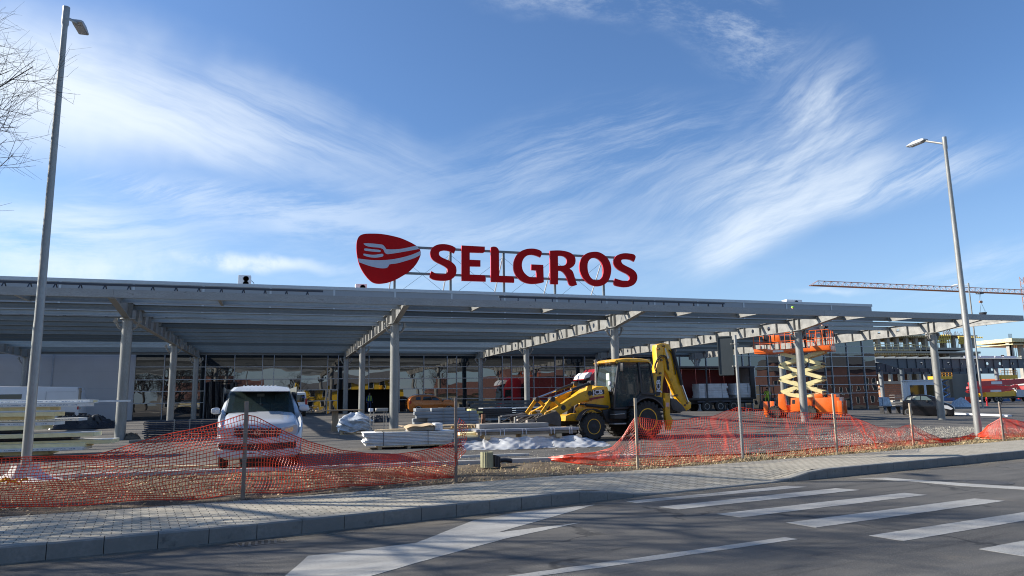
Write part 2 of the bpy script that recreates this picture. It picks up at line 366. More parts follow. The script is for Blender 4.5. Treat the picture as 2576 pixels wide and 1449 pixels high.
def mat_pavers():
    m=bpy.data.materials.new('pavers'); m.use_nodes=True; nt=m.node_tree; q=NB(nt); bs=nt.nodes['Principled BSDF']
    uv=nt.nodes.new('ShaderNodeTexCoord').outputs['UV']; co=nt.nodes.new('ShaderNodeTexCoord').outputs['Object']
    br=q.n('ShaderNodeTexBrick'); br.offset=.5; q.link(uv,br.inputs['Vector'])
    for k,v in (('Scale',1.),('Mortar Size',.007),('Mortar Smooth',.2),('Bias',0.),('Brick Width',.205),('Row Height',.105)): br.inputs[k].default_value=v
    br.inputs['Color1'].default_value=(.33,.30,.235,1); br.inputs['Color2'].default_value=(.41,.375,.30,1); br.inputs['Mortar'].default_value=(.06,.055,.045,1)
    c=q.mix(q.ramp(q.noise(co,.8,5,.6),.35,.7),br.outputs['Color'],(.24,.22,.18),'MULTIPLY')
    c=q.mix(.82,c,br.outputs['Color']); c=q.mix(q.math('MULTIPLY',q.ramp(q.noise(co,60,3,.7),.5,.75),.35),c,(.18,.17,.14))
    q.link(c,bs.inputs['Base Color']); bs.inputs['Roughness'].default_value=.88
    bn=q.n('ShaderNodeBump'); bn.inputs['Strength'].default_value=.7; bn.inputs['Distance'].default_value=.008; bn.invert=True
    q.link(br.outputs['Fac'],bn.inputs['Height']); q.link(bn.outputs[0],bs.inputs['Normal']); return m
pav_m=mat_pavers()
kerb_m=M('kerb_concrete',(.23,.225,.205),.85,0,.14,3,.2,40,.3,.1,dirt=((.11,.11,.10),5,.55))
# ground sheet to the horizon (lies below everything else)
g=MB(); g.box(-900,1500,-600,1900,-1.2,-.9); tag(g.build('ground',M('far_ground',(.14,.12,.085),.95,0,.3,.05)),kind='structure')
# road
r_=MB(); xs=[-60+i*1.0 for i in range(161)]
r_.grid(lambda u,v:(-60+160*u,-14+(KERB(-60+160*u)+.04+14)*v,0.0),320,12); tag(r_.build('road',road_m,fix=False),kind='structure')
rb=MB(); rb.box(-60,100,-14,KERB(100)+0,-.9,-.35); 
# kerb: separate stones with fine joints
kb=MB(); x=-14.0; s=0
def kstone(mb,xa,xb,front,za,zb,w,drop=-.3,cham=.018):
    ya,yb=front(xa),front(xb)
    d=Vector((xb-xa,yb-ya,0)).normalized(); n=Vector((-d.y,d.x,0)); g=.004
    a=Vector((xa,ya,0))+d*g; b=Vector((xb,yb,0))-d*g
    vs=[]
    for p,zt in ((a,za),(b,zb)):
        vs+=[p+Vector((0,0,drop)),p+Vector((0,0,zt-cham)),p+n*cham+Vector((0,0,zt)),p+n*w+Vector((0,0,zt)),p+n*w+Vector((0,0,drop))]
    mb.add(vs,[(0,1,6,5),(1,2,7,6),(2,3,8,7),(3,4,9,8),(0,4,3,2,1),(5,6,7,8,9)])
while x<45:
    kstone(kb,x,x+.53,KERB,khz(x),khz(x+.53),.15); x+=.53
tag(kb.build('kerb',kerb_m),kind='structure')
# gutter joint line of concrete base
# pavement with UVs in metres along the kerb
pv=MB(); uvs=[]; nx=240; nv=8; s=0; prev=None
for i in range(nx+1):
    X=-14+i*(59/nx); y0=KERB(X)+.15; y1=PAVB(X); 
    if prev: s+=math.hypot(X-prev[0],y0-prev[1])
    prev=(X,y0)
    for j in range(nv+1):
        t=j/nv; hz_=khz(X); zz=hz_*(1-min(1,t*1.6))+.18*min(1,t*1.6)
        pv.v.append((X-.17*t*(y1-y0),y0+(y1-y0)*t,zz-.003)); uvs.append((s,(y1-y0)*t))
w=nv+1
for i in range(nx):
    for j in range(nv): pv.f.append((i*w+j,(i+1)*w+j,(i+1)*w+j+1,i*w+j+1)); pv.mi.append(0)
tag(pv.build('pavement',pav_m,uv=uvs,fix=False),kind='structure')
# dirt strip, lumpy
def hsh(x,y):
    return math.sin(x*1.7+y*2.3)*.5+math.sin(x*4.1-y*3.7)*.3+math.sin(x*9.3+y*8.1)*.2
def YB(X): return curve_y([(-40,17.9),(-5,17.7),(1.4,16.95),(4.1,16.8),(8,16.6),(12,16.0),(20,18.5),(30,20.5),(60,26)],X)
def dirtz(X,Y,t): 
    e=min(1,t*8,(1-t)*8); return .135+.02*e+.03*e*hsh(X,Y)
dz=MB(); 
def df_(u,v):
    X=-40+100*u; y0=PAVB(X)-.02; y1=YB(X)+.05; Y=y0+(y1-y0)*v; return (X,Y,dirtz(X,Y,v))
dz.grid(df_,700,30); tag(dz.build('dirt_strip',dirt_m,fix=False),kind='structure')
# lot edge kerb (left and middle)
k2=MB(); x=-40.
while x<9.0: 
    kstone(k2,x,x+1.0,YB,.235,.235,.12,-.2,.01); x+=1.0
tag(k2.build('yard_kerb',M('new_kerb',(.42,.40,.36),.85,0,.1,4,.1,30)),kind='structure')
# yard asphalt
lt=MB()
def lf(u,v):
    X=-60+260*u**1.4; Y=YB(X)+.08+(230-YB(X))*v**2.2; return (X,Y,lz(X,Y)+ (0.004*hsh(X*.7,Y*.7)))
lt.grid(lf,150,110); tag(lt.build('yard',lot_m,fix=False),kind='structure')
# verge soil below strip edges so no gap is seen
# road markings
pm=bpy.data.materials.new('road_paint'); pm.use_nodes=True; q=NB(pm.node_tree); bs=pm.node_tree.nodes['Principled BSDF']
co=pm.node_tree.nodes.new('ShaderNodeTexCoord').outputs['Object']
c=q.mix(q.ramp(q.noise(q.mapping(co,rot=(0,0,R_(-8)),sc=(.5,1.6,1)),2.2,5,.6),.3,.75),(.34,.335,.315),(.24,.235,.22)); c=q.mix(q.ramp(q.noise(co,55,4,.75),.56,.66),c,(.10,.10,.095)); c=q.mix(q.ramp(q.noise(co,3,5,.7),.66,.74),c,(.15,.145,.14))
q.link(c,bs.inputs['Base Color']); bs.inputs['Roughness'].default_value=.8
def fl(mb,pts,z=.004): mb.ext([(p[0],p[1]) for p in pts],z-.003,z,'z')
def sub(pts,step=.12,amp=.006):
    out=[]
    for a,b in zip(pts,pts[1:]+pts[:1]):
        a=Vector(a[:2]);b=Vector(b[:2]);n=max(1,int((b-a).length/step)); d=(b-a).normalized(); nn=Vector((-d.y,d.x))
        for i in range(n): p=a+(b-a)*i/n+nn*(random.uniform(-amp,amp) if i else 0); out.append((p.x,p.y))
    return out
G0=lambda x,y: at_z(x,y,0)[:2]
mk=MB()
BARS=[[(1575.5,1261.5),(1602,1265.9),(2031,1225.2),(1978,1222.5)],[(1657.8,1275.6),(1708,1281.8),(2163.7,1233),(2101.8,1228.7)],[(1803.7,1293.3),(1863,1302),(2331.8,1245.5),(2274.3,1240.2)],[(1978,1315.4),(2053,1327.8),(2528,1260.6),(2451,1254.4)]]
BW=[[Vector(G0(*p)) for p in b_] for b_ in BARS]
d3=BW[3][3]-BW[3][0]; d3b=BW[3][2]-BW[3][1]
for p,q in (((2186,1348),(2274,1361.4)),((2462.7,1381.8),(2576,1400))):
    a_,c_=Vector(G0(*p)),Vector(G0(*q)); BW.append([a_,c_,c_+d3b,a_+d3])
for b_ in BW: fl(mk,sub([tuple(p) for p in b_]))
arrow=[(690,1475),(775,1399),(859,1390),(1048,1366),(1192,1309),(1300,1290),(1497,1270),(1253,1340),(1461,1315),(1270,1356),(1100,1402),(905,1458),(850,1475)]
fl(mk,sub([G0(*p) for p in arrow]))
fl(mk,sub([G0(*p) for p in [(1100,1475),(1270,1450.5),(1717,1388),(1974,1352),(2009,1357),(1717,1399),(1665,1407),(1335,1453),(1180,1476)]]))
fl(mk,sub([G0(*p) for p in [(2150,1203),(2230,1202),(2421,1216),(2576,1225.5),(2700,1233),(2700,1240),(2576,1232),(2421,1223),(2300,1212)]]))
# broken centre line goes on to the left, out of the picture
fl(mk,[(-6,5.2),(-2.5,5.62),(-2.5,5.74),(-6,5.32)])
tag(mk.build('road_markings',pm),kind='structure')
gd=MB(); uvs=[]
for i in range(300):
    X=-14+i*.2
    for j in range(5): gd.v.append((X+.02*j,KERB(X)-.004-.16*j*(1+.3*math.sin(X*1.3)+.3*math.sin(X*3.1)),.0075)); uvs.append((X,j/4))
for i in range(299):
    for j in range(4): gd.f.append((i*5+j,(i+1)*5+j,(i+1)*5+j+1,i*5+j+1)); gd.mi.append(0)
gdm=bpy.data.materials.new('gutter_dust'); gdm.use_nodes=True; q=NB(gdm.node_tree); bs=gdm.node_tree.nodes['Principled BSDF']; tcn=gdm.node_tree.nodes.new('ShaderNodeTexCoord')
sx=q.n('ShaderNodeSeparateXYZ'); q.setin(sx,0,tcn.outputs['UV']); n1=q.noise(q.mapping(tcn.outputs['Object'],rot=(0,0,R_(-11)),sc=(.5,2,1)),2.,6,.7)
al=q.math('MULTIPLY',q.math('SUBTRACT',1,sx.outputs[1]),q.ramp(n1,.35,.65,.1,.75)); q.link(al,bs.inputs['Alpha']); bs.inputs['Base Color'].default_value=(.27,.235,.18,1); bs.inputs['Roughness'].default_value=.95
tag(gd.build('gutter_dust',gdm,uv=uvs,fix=False,smooth=0),'pale dust gathered along the foot of the kerb','dust',None,'stuff')
# drain grate
gt=thing('drain_grate','dark slotted iron drain grate in the road gutter below the kerb','drain',(-.16,9.27,0),R_(12))
m_=MB(); m_.box(-.27,.27,-.14,-.115,-.02,.006); m_.box(-.27,.27,.115,.14,-.02,.006); m_.box(-.27,-.25,-.115,.115,-.02,.006); m_.box(.25,.27,-.115,.115,-.02,.006); m_.build('frame',M('grate_iron',(.12,.115,.11),.6,.6,.2,9),gt)
m_=MB()
for i in range(7):
    xx=-.24+i*.073; m_.add([(xx,-.115,.005),(xx+.03,-.115,.005),(xx+.075,.115,.005),(xx+.045,.115,.005),(xx,-.115,-.02),(xx+.03,-.115,-.02),(xx+.075,.115,-.02),(xx+.045,.115,-.02)],[(0,1,2,3),(7,6,5,4),(0,4,5,1),(2,6,7,3),(1,5,6,2),(3,7,4,0)])
m_.build('slot_bars',MATS['grate_iron'],gt)
m_=MB(); m_.box(-.25,.25,-.115,.115,.0005,.0015); m_.build('sump_dark',blackm,gt)  # flat black sheet put in for the dark below the grate
mh=MB(); c=at_z(2485,1214,0); mh.lathe([(.40,.001),(.40,.006),(.33,.006),(.33,.003),(.31,.003),(.31,.006),(0.01,.006)],'z',40); o=mh.build('manhole_cover',M('cast_iron',(.07,.068,.066),.7,.3,.2,20,.3,60)); o.location=c; tag(o,'round iron manhole cover set in the road at the far right','manhole cover')
# no pit is cut; the black sheet draws the shade below the bars
# ================= MAIN BUILDING =================
FY=68.
bld=thing('store_building','long grey flat roofed store building with a glazed front under the canopy','building',(20,FY,0))
def wl(name,x0,x1,y0,y1,z0,z1,m,par=bld): 
    b=MB(); b.box(x0-20,x1-20,y0-FY,y1-FY,z0,z1); return b.build(name,m,par)
clad=M('grey_cladding',(.33,.345,.36),.5,.1,.05,.4)
cladw=M('pale_cladding',(.50,.48,.47),.5,.05,.06,.3)
trim=M('light_trim',(.52,.54,.55),.45,.3,.06,2)
wb=MB()
# front wall above the glazing, side walls, roof; door opening left free
for a in ((-60,-12,FY,FY+.3,-.6,6.5),):
    pass
wb.box(-80,24,0,.3,6.62,12.2); wb.box(24.002,47.6,0,.3,9.3,12.2); wb.box(47.3,47.6,.3,40,-.6,12.2); wb.box(-80,47.3,39.7,40,-.6,12.2); wb.box(-80,47.3,.3,39.7,11.6,11.8); wb.box(-80,-79.7,.3,39.7,-.6,12.2)
wb.build('wall',clad,bld)
b=MB(); b.box(-80,-31.9,-.02,.3,-.6,6.6); b.build('lower_wall',cladw,bld)
b=MB(); b.box(-80.1,47.7,-.06,.36,12.2,12.5); b.box(47.36,47.7,.36,40.05,12.2,12.5); b.build('coping',trim,bld)
b=MB()
px=[-25,151,336,512,681,841,994,1136,1269,1400,1525,1645,1753,1868,1975,2087]
for p in px: X=at_Y(p,730,FY).x-20; b.box(X-.09,X+.09,-.05,-.002,6.9 if X<23.5 else 9.4,12.19)
b.build_each('joint_trim',trim,bld)
b=MB()
for p in (-60,135,): X=at_Y(p,900,FY).x-20; b.box(X-.06,X+.06,-.06,-.022,.3,6.5)
for zz in (1.9,3.2,4.6,5.9): b.box(-80,-31.9,-.026,-.0205,zz,zz+.02)
b.build('panel_joint',M('joint',(.38,.39,.41),.6),bld)
b=MB(); b.box(-80,24,-.15,-.003,6.42,6.60); b.build('eaves_gutter',trim,bld)
glass=mat_glass('facade_glass',(.015,.018,.02),.01,2.5,.07,.9)
glassr=mat_glass('facade_glass_corner',(.015,.02,.024),.01,2.1,.05,.9)
mulm=M('mullion',(.42,.43,.44),.4,.5,.05,3)
MX=[-11.9,-9.63,-6.34,-3.97,-1.63,-.65,1.72,4.05,5.0,7.8,10.66,13.,15.29,16.23,18.59,20.89]
while MX[-1]<65: MX+= [MX[-1]+.94,MX[-1]+3.28,MX[-1]+5.6]
MX=[x for x in MX if x<66.5]+[67.45]
HZ=[.0,1.93,2.93,3.92,5.02,6.2,6.6]
rnd=random.Random(4)
for xa,xb in zip(MX,MX[1:]):
    tall=xa>43; open_=(5.0<=xa<10.6); hz=HZ+([7.4,8.3,9.3] if tall else []); top=9.3 if tall else 6.6
    zb=lz(xa,66)-.1
    gm=MB(); fr=MB()
    for za,zc in zip(hz,hz[1:]):
        z0=max(za,zb)
        if open_ and zc<=2.94: continue
        tx,tz=rnd.uniform(-1,1)*.0035,rnd.uniform(-1,1)*.0035
        w=xb-xa;h=zc-z0; n=5
        def pf(u,v): 
            a=u-.5;c_=v-.5; return (xa-20+w*u, .10+w*a*tx*2+h*c_*tz*2, z0+h*v)
        gm.grid(pf,1,1)
        fr.box(xa-20+.03,xb-20-.03,-.02,.08,zc-.035,zc+.035)
    o=gm.build('window',glassr if xa>45 else glass,bld,fix=False)
    fr.box(xa-20-.035,xa-20+.03,-.05,.09,zb if not (open_ and xa>5.1) else 2.93,top)
    fr.build('frame',mulm,o)
# dark doorway recess
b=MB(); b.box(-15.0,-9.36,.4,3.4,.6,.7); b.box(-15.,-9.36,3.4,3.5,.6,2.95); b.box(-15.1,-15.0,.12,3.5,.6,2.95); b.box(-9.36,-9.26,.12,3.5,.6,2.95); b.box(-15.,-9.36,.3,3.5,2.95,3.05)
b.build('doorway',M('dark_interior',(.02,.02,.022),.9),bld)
b=MB(); b.box(-31.95,47.5,.3,.42,.0,6.62); b.v=b.v; b.box(0,0,0,0,0,0) if 0 else None
# interior backing behind the glazing either side of the doorway
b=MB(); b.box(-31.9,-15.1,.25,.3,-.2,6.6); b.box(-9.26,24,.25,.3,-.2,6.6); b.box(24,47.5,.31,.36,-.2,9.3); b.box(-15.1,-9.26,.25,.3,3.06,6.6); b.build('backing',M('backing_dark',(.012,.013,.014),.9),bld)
# hanging black sheet door left
b=MB()
def sf(u,v): 
    return (at_Y(515+75*u,1000,66.5).x-20, -1.5-.15*math.sin(u*22)-.1*math.sin(u*51+v*3), .65+3.1*v+.12*math.sin(u*9)*(v))
b=MB(); b.grid(sf,60,12); sx0=at_Y(515,1000,66.5).x; sx1=at_Y(590,1000,66.5).x
sh=thing('entrance_screen','black plastic sheeting hung over a temporary entrance in front of the glazing','sheeting',(sx0,66.5,lz(sx0,66.5)))
mb=MB(); W_=sx1-sx0
mb.grid(lambda u,v:(W_*u,.12*math.sin(u*26)+.06*math.sin(u*61+v*4),.02+(3.0+.15*math.sin(u*7))*v),70,12); mb.grid(lambda u,v:(0.0+.05*math.sin(v*9),1.4*u,3.0*v),6,8); mb.grid(lambda u,v:(W_,1.4*u,3.0*v),6,8)
mb.build('sheet',M('black_sheet',(.012,.013,.018),.35,0,.2,3),sh,fix=False)
mb=MB(); mb.tube([(0,0,0),(0,0,3.1),(W_,0,3.1),(W_,0,0)],.04,6); mb.tube([(0,1.4,0),(0,1.4,3.1),(W_,1.4,3.1),(W_,1.4,0)],.04,6); mb.build('frame',darkst,sh)
# roof plant seen over the parapet
def roof_unit(px,py,w,lab):
    P=at_Y(px,py,FY+4); t=thing('roof_fan',lab,'roof fan',(P.x,FY+4,11.8),0,'white fan units on the roof edge')
    h=P.z-11.8
    b=MB(); b.box(-w/2,w/2,-.45,.45,0,h,bev=.03); b.build('casing',white,t)
    b=MB(); 
    for dz in (.35,.82): 
        if h-dz>0.3: b.lathe([(.26,-.5),(.26,-.455),(.22,-.455),(.22,-.5)],'y',20,Matrix.Translation((w*.12,0,h-dz)))
    b.lathe([(.2,-.47),(.2,-.456)],'y',16,Matrix.Translation((w*.12,0,h-.35))); b.build('fan_opening',black,t)
    b=MB(); b.tube([(w/2+.02,.1,h*.8),(w/2+.25,.1,h*.7),(w/2+.45,.1,h*.3),(w/2+.5,.1,.0)],.03,6); b.build('pipe',darkst,t)
roof_unit(616,694,1.15,'white rooftop fan box with a black pipe above the left end of the parapet')
roof_unit(908,716,1.1,'low white rooftop fan box just left of the big sign')
roof_unit(1992,755,2.3,'low white rooftop duct box near the right end of the parapet')
# ================= ROOF SIGN =================
SY=68.9
sg=thing('roof_sign','big red sign with cutlery emblem and capital letters on the roof','sign',(20,SY,12.0))
redm=M('sign_red',(.48,.002,.004),.65,0,.03,1,spec=.2); redlit=M('sign_red_sunlit',(.60,.03,.05),.45,0,.03,1); signg=M('sign_grey',(.47,.52,.60),.4,0,.03,1)  # side red made lighter for sunlight on the letter edges
def trS(pts,ox,oy,k,Y): 
    out=[]
    for p in pts:
        q=at_Y((ox+p[0]*k)/1.56522,(oy+p[1]*k)/1.56522,Y); out.append((q.x-20,q.z-12.0))
    return out
kl=300/1811
logo=spl([(480,118),(650,125),(850,155),(1100,215),(1300,295),(1480,390),(1580,480),(1610,570),(1595,670),(1500,850),(1350,1010),(1200,1110),(1030,1205),(850,1275),(680,1305),(540,1300),(430,1250),(320,1140),(210,980),(140,820),(95,620),(82,430),(100,270),(160,170),(280,125)],4)
tines=[[(270,350),(450,355),(640,375),(710,390),(760,440),(800,488),(950,495),(1150,480),(1350,440),(1505,408,1),(1545,445),(1572,485,1),(1300,535),(1050,578),(870,603),(800,603),(755,570),(720,500),(660,465),(580,450),(430,438),(330,415),(265,380)],
 [(285,472),(460,490),(630,508),(655,530),(630,557),(450,545),(300,528),(265,500)],[(265,597),(400,618),(520,622),(640,605),(700,602),(722,630),(700,665),(600,685),(500,690),(370,675),(270,645),(245,620)],
 [(120,712,1),(300,735),(500,750),(750,748),(1000,720),(1250,665),(1450,600),(1592,535,1),(1606,590),(1600,628,1),(1450,705),(1250,770),(1050,825),(880,848),(850,880),(810,930),(720,945),(600,935),(400,890),(142,800,1)]]
b=MB(); b.ext(trS(logo,1390,900,kl,SY-.35),-.35,-.10); o=b.build('emblem',redm,sg)
for i,tn in enumerate(tines):
    b=MB(); b.ext(trS(spl(tn,4),1390,900,kl,SY-.35),-.358,-.35); b.build('emblem_knife' if i==3 else ('emblem_fork' if i==0 else 'emblem_tine'),signg,o)
LS=[(690,215,1),(600,165),(490,135),(380,125),(260,140),(160,190),(105,260),(85,340),(95,415),(135,485),(220,550),(340,610),(440,665),(495,720),(505,765),(480,810),(420,840),(330,845),(230,830),(110,768,1),(70,900,1),(90,930),(160,970),(260,990),(380,997),(500,990),(600,955),(670,895),(705,810),(710,730),(690,650),(640,590),(560,530),(430,475),(350,435),(305,395),(295,340),(320,300),(380,280),(450,278),(540,295),(655,345,1),(688,250)]
LE=[(833,158,1),(1383,187,1),(1383,285),(1372,320),(1335,335,1),(1025,325,1),(1025,497,1),(1280,510,1),(1280,660,1),(1028,655,1),(1028,853,1),(1340,865),(1385,885),(1408,940,1),(1405,1018,1),(833,1000,1)]
LL=[(1528,205,1),(1570,187),(1620,187),(1670,205),(1710,255),(1720,300,1),(1725,883,1),(2020,890),(2065,915),(2083,975),(2080,1045,1),(1530,1025,1)]
LG=[(637,150,1),(600,120),(530,97),(450,88),(350,97),(250,135),(170,205),(125,290),(105,385),(110,490),(150,590),(220,670),(310,725),(410,750),(500,752),(600,740),(675,722,1),(665,395,1),(440,385,1),(438,492,1),(533,500,1),(538,628,1),(450,632),(370,600),(300,530),(268,450),(265,370),(290,290),(340,235),(400,208),(470,208),(540,225),(610,255,1),(632,200)]
LR=[(790,128,1),(920,122),(1020,127),(1130,150),(1210,190),(1258,245),(1272,310),(1262,370),(1225,425),(1160,467,1),(1205,500),(1235,560),(1265,660),(1300,770,1),(1240,790),(1190,790),(1150,760),(1125,690),(1095,610),(1050,545),(1000,510),(945,503,1),(942,760,1),(797,755,1)]
LRh=[(940,225,1),(1000,225),(1060,240),(1105,285),(1110,340),(1090,385),(1040,408),(942,410,1)]
LO=[(1620,148),(1720,160),(1830,225),(1905,320),(1940,440),(1935,560),(1895,680),(1820,760),(1720,795),(1620,790),(1510,740),(1420,650),(1365,550),(1345,440),(1360,330),(1410,235),(1500,170)]
LOh=[(1620,262),(1700,290),(1760,360),(1790,450),(1790,560),(1760,640),(1700,680),(1630,682),(1560,635),(1515,550),(1497,450),(1505,350),(1550,285)]
LS2=[(2400,235,1),(2370,200),(2300,183),(2200,175),(2110,190),(2040,225),(1995,285),(1985,350),(2010,420),(2070,480),(2160,530),(2240,570),(2285,620),(2285,665),(2250,695),(2190,697),(2110,680),(2015,648,1),(1988,740,1),(2010,780),(2100,805),(2200,815),(2300,800),(2380,755),(2425,680),(2430,600),(2400,530),(2330,470),(2220,415),(2150,370),(2130,320),(2150,295),(2220,288),(2300,300),(2370,335,1),(2396,270)]
k1,k2_=420/2536,540/2576
for loops,a in (([LS],0),([LE],0),([LL],0),([LG],1),([LR,LRh],1),([LO,LOh],1),([LS2],1)):
    A=(1680,940,k1) if a==0 else (2000,960,k2_)
    lp=[trS(spl(l,4),A[0],A[1],A[2],SY-.30) for l in loops]
    b=MB(); b.ext(lp,-.30,-.08); n0=len(b.f)
    ntri=sum(1 for f in b.f if len(f)==3); b.mi=[0 if len(f)==3 else 1 for f in b.f]
    b.build('sign_letter',[redm,redlit],sg,smooth=25)
b=MB()
zt=at_Y(1268,634,SY).z-12; zb_=at_Y(1268,697,SY).z-12
xl=at_Y(930,700,SY).x-20; xr=at_Y(1590,660,SY).x-20
b.box(xl,xr,-.06,.06,zt-.12,zt+.12); b.box(xl,xr,-.06,.06,zb_-.12,zb_+.12); b.build('rail',galvp,sg)
PX=[at_Y(p,700,SY).x-20 for p in (993,1140,1268,1398,1519)]
PX=[PX[0]+(PX[4]-PX[0])*i/4 for i in range(5)]
for X in PX:
    b=MB(); b.box(X-.11,X+.11,.062,.25,-.4,zt+.1); b.build('post',galvp,sg)
    b=MB(); b.tube([(X-.05,.25,zt-.4),(X-.05,4.6,-.2)],.07,8); b.build('brace',trim,sg)
b=MB()
for a,c in zip(PX,PX[1:]): b.tube([(a,.3,zt-.5),(c,.3,0)],.015,4); b.tube([(c,.3,zt-.5),(a,.3,0)],.015,4)
b.build('bracing_wire',darkst,sg)
# ================= CANOPY =================
cn=thing('steel_canopy','large galvanised steel car park canopy frame without its roof sheets, on round columns','canopy',(5.45,36.4,0))
CX0,CY0=5.45,36.4
FRX=[-19.1,-6.8,5.45,17.8,30.3,41.05]
colproto={}
for i,X in enumerate(FRX):
    for j,Y in enumerate((36.4,51.7,65.)):
        z0=lz(X,Y)-.05; rr=.225 if j==0 else .215
        b=MB(); b.lathe([(rr,z0),(rr,5.60),(rr+.10,5.60),(rr+.10,5.655)],'z',32)
        c_=b.build('column',galvc,cn,loc=(X-CX0,Y-CY0,0))
        b=MB()
        for sx in (-1,1):
            b.tube([(sx*(rr-.02),0,5.15),(sx*(rr+.12),0,5.22),(sx*(rr+.22),0,5.42),(sx*(rr+.34),0,5.56)],.055,8)
            b.box(sx*(rr+.26)-.05,sx*(rr+.26)+.05,-.09,.09,5.42,5.66)
        b.build_each('bracket',galv,c_)
    # beam
    b=MB()
    bz,tz=5.665,6.37; y0,y1=32.86-CY0,66.2-CY0
    outer=[(y0,6.10),(-.45,bz),(y1,bz),(y1,tz),(y0,tz)]
    sy=[-.22,.22]+[ .22+1.68*k for k in range(1,18)]
    sy=[y for y in sy if y<y1-.2]
    holes=[]
    for k,(a,c_) in enumerate(zip(sy[1:],sy[2:])):
        if k%4 in (1,2): m=(a+c_)/2; holes.append([(m+.14*math.cos(2*PI*t/20),6.02+.14*math.sin(2*PI*t/20)) for t in range(20)])
    b.ext([outer]+holes,-.008,.008,'x')
    b.box(-.14,.14,y0,y1,tz,tz+.022); b.box(-.14,.14,-.45,y1,bz-.022,bz)
    L_=math.hypot(-.45-y0,6.10-bz); T=frameT((0,y0,6.10),(0,(-.45-y0)/L_,(bz-6.10)/L_),(1,0,0)); b.box(0,L_,-.14,.14,.0,.022,T)
    for y in sy+[y1-.012]:
        for sx in (-1,1): b.box(min(sx*.0085,sx*.135),max(sx*.0085,sx*.135),y-.008,y+.008,bz+.002,tz-.002)
    b.build('beam',galv,cn,loc=(X-CX0,0,0))
# purlins (Z sections), one per bay and line
PY=[34.7+2.6*k for k in range(13)]
xe=[-32.]+FRX; prr=random.Random(8)
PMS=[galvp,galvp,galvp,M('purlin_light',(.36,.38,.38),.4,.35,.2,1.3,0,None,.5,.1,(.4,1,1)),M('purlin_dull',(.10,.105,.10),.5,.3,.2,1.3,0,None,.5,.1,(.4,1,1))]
for y in PY:
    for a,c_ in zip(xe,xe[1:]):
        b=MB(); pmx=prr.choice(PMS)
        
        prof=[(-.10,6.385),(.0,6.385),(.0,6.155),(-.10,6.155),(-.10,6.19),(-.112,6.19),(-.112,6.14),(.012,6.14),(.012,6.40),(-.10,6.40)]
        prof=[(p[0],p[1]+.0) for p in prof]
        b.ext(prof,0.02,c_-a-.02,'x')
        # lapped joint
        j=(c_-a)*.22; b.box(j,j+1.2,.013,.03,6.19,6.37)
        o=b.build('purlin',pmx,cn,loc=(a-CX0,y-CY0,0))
b=MB(); b.box(-32-CX0,FRX[-1]-CX0,66.22-CY0,66.34-CY0,5.95,6.40); b.build('rear_edge_beam',galvp,cn)
# fascia channel
for a,c_ in ((-32,-6.73),(-6.72,5.36),(5.37,17.05),(17.06,29.2),(29.21,44.6)):
    b=MB(); y=32.78-CY0
    b.box(a-CX0,c_-CX0,y,y+.02,6.11,6.45); b.box(a-CX0,c_-CX0,y+.02,y+.12,6.11,6.125); b.box(a-CX0,c_-CX0,y+.02,y+.12,6.435,6.45)
    b.build('fascia',fascm,cn)
b=MB(); b.box(44.58-CX0,44.6-CX0,32.9-CY0,50-CY0,6.11,6.45); b.box(44.48-CX0,44.58-CX0,32.9-CY0,50-CY0,6.435,6.45); b.box(44.48-CX0,44.58-CX0,32.9-CY0,50-CY0,6.11,6.125); b.build('end_beam',galv,cn)
for p in (36,551,1208,1394,1742,1904,2177,2294,300+2200):
    X=at_Y(p,775,32.9).x if p!=2500 else 42.9
    b=MB(); b.ext([(0,6.12),(1.75,6.12),(1.75,6.40),(0,6.40)],-.006,.006,'x'); b.box(-.06,.06,.0,1.75,6.40,6.415); b.box(-.06,.06,.0,1.75,6.105,6.12)
    b.build('outrigger',galv,cn,loc=(X-CX0,32.92-CY0,0))
b=MB()
for p,Y in ((1790,36.6),(1700,38.6),(1622,42.7),(2060,34),(2170,34.6)):
    pass
# gutter rails with little A-frames standing on the purlins
def rail_row(Y,xa,xb,step,h=.42):
    b=MB(); b.box(xa,xb,-.05,.05,6.39+h,6.48+h)
    x=xa+.1
    while x<xb:
        b.bar((x,-.03,6.43+h),(x-.16,-.30,6.40),.05,.02,(0,1,0)); b.bar((x,.03,6.43+h),(x+.14,.34,6.40),.05,.02,(0,1,0)); x+=step
    o=b.build('gutter_rail',darkst,cn,loc=(-CX0,Y-CY0,0))
xa=at_Y(813,735,35.6).x
rail_row(35.6,-32,xa,.97,.63)
x1,x2=at_Y(1255,748,35.6).x,at_Y(1822,768,35.6).x
rail_row(35.6,x1,x2,.97,.63); rail_row(44.8,-32,-4,1.02,.3); rail_row(44.8,8,20,1.02,.3); rail_row(51.2,-32,-4,1.02,.3)
# ================= VEHICLES =================
class VF:
    """local frame of a thing: x forward, y left, z up, origin on the ground"""
    def __init__(s,o,ang): 
        s.o=Vector(o); s.a=ang; s.T=Matrix.Translation(s.o)@Matrix.Rotation(ang,4,'Z'); s.I=s.T.inverted()
        s.nx=Vector((math.cos(ang),math.sin(ang),0)); s.ny=Vector((-math.sin(ang),math.cos(ang),0))
    def side(s,px,py,lat): p=s.I@on_plane(px,py,s.o+s.ny*lat,s.ny); return (p.x,p.z)
    def front(s,px,py,lx): p=s.I@on_plane(px,py,s.o+s.nx*lx,s.nx); return (p.y,p.z)
    def sides(s,pts,lat,Z): return [s.side(*Z(p[0],p[1]),lat)+tuple(p[2:]) for p in pts]
    def fronts(s,pts,lx,Z): return [s.front(*Z(p[0],p[1]),lx)+tuple(p[2:]) for p in pts]
HD=lambda r,f: math.atan2(-.308*r+.951*f,.951*r+.308*f)      # heading from camera-right / camera-forward components
carglass=mat_glass('car_glass',(.012,.016,.018),.03,1.7)
chrome=M('chrome',(.6,.6,.62),.18,.9,0)
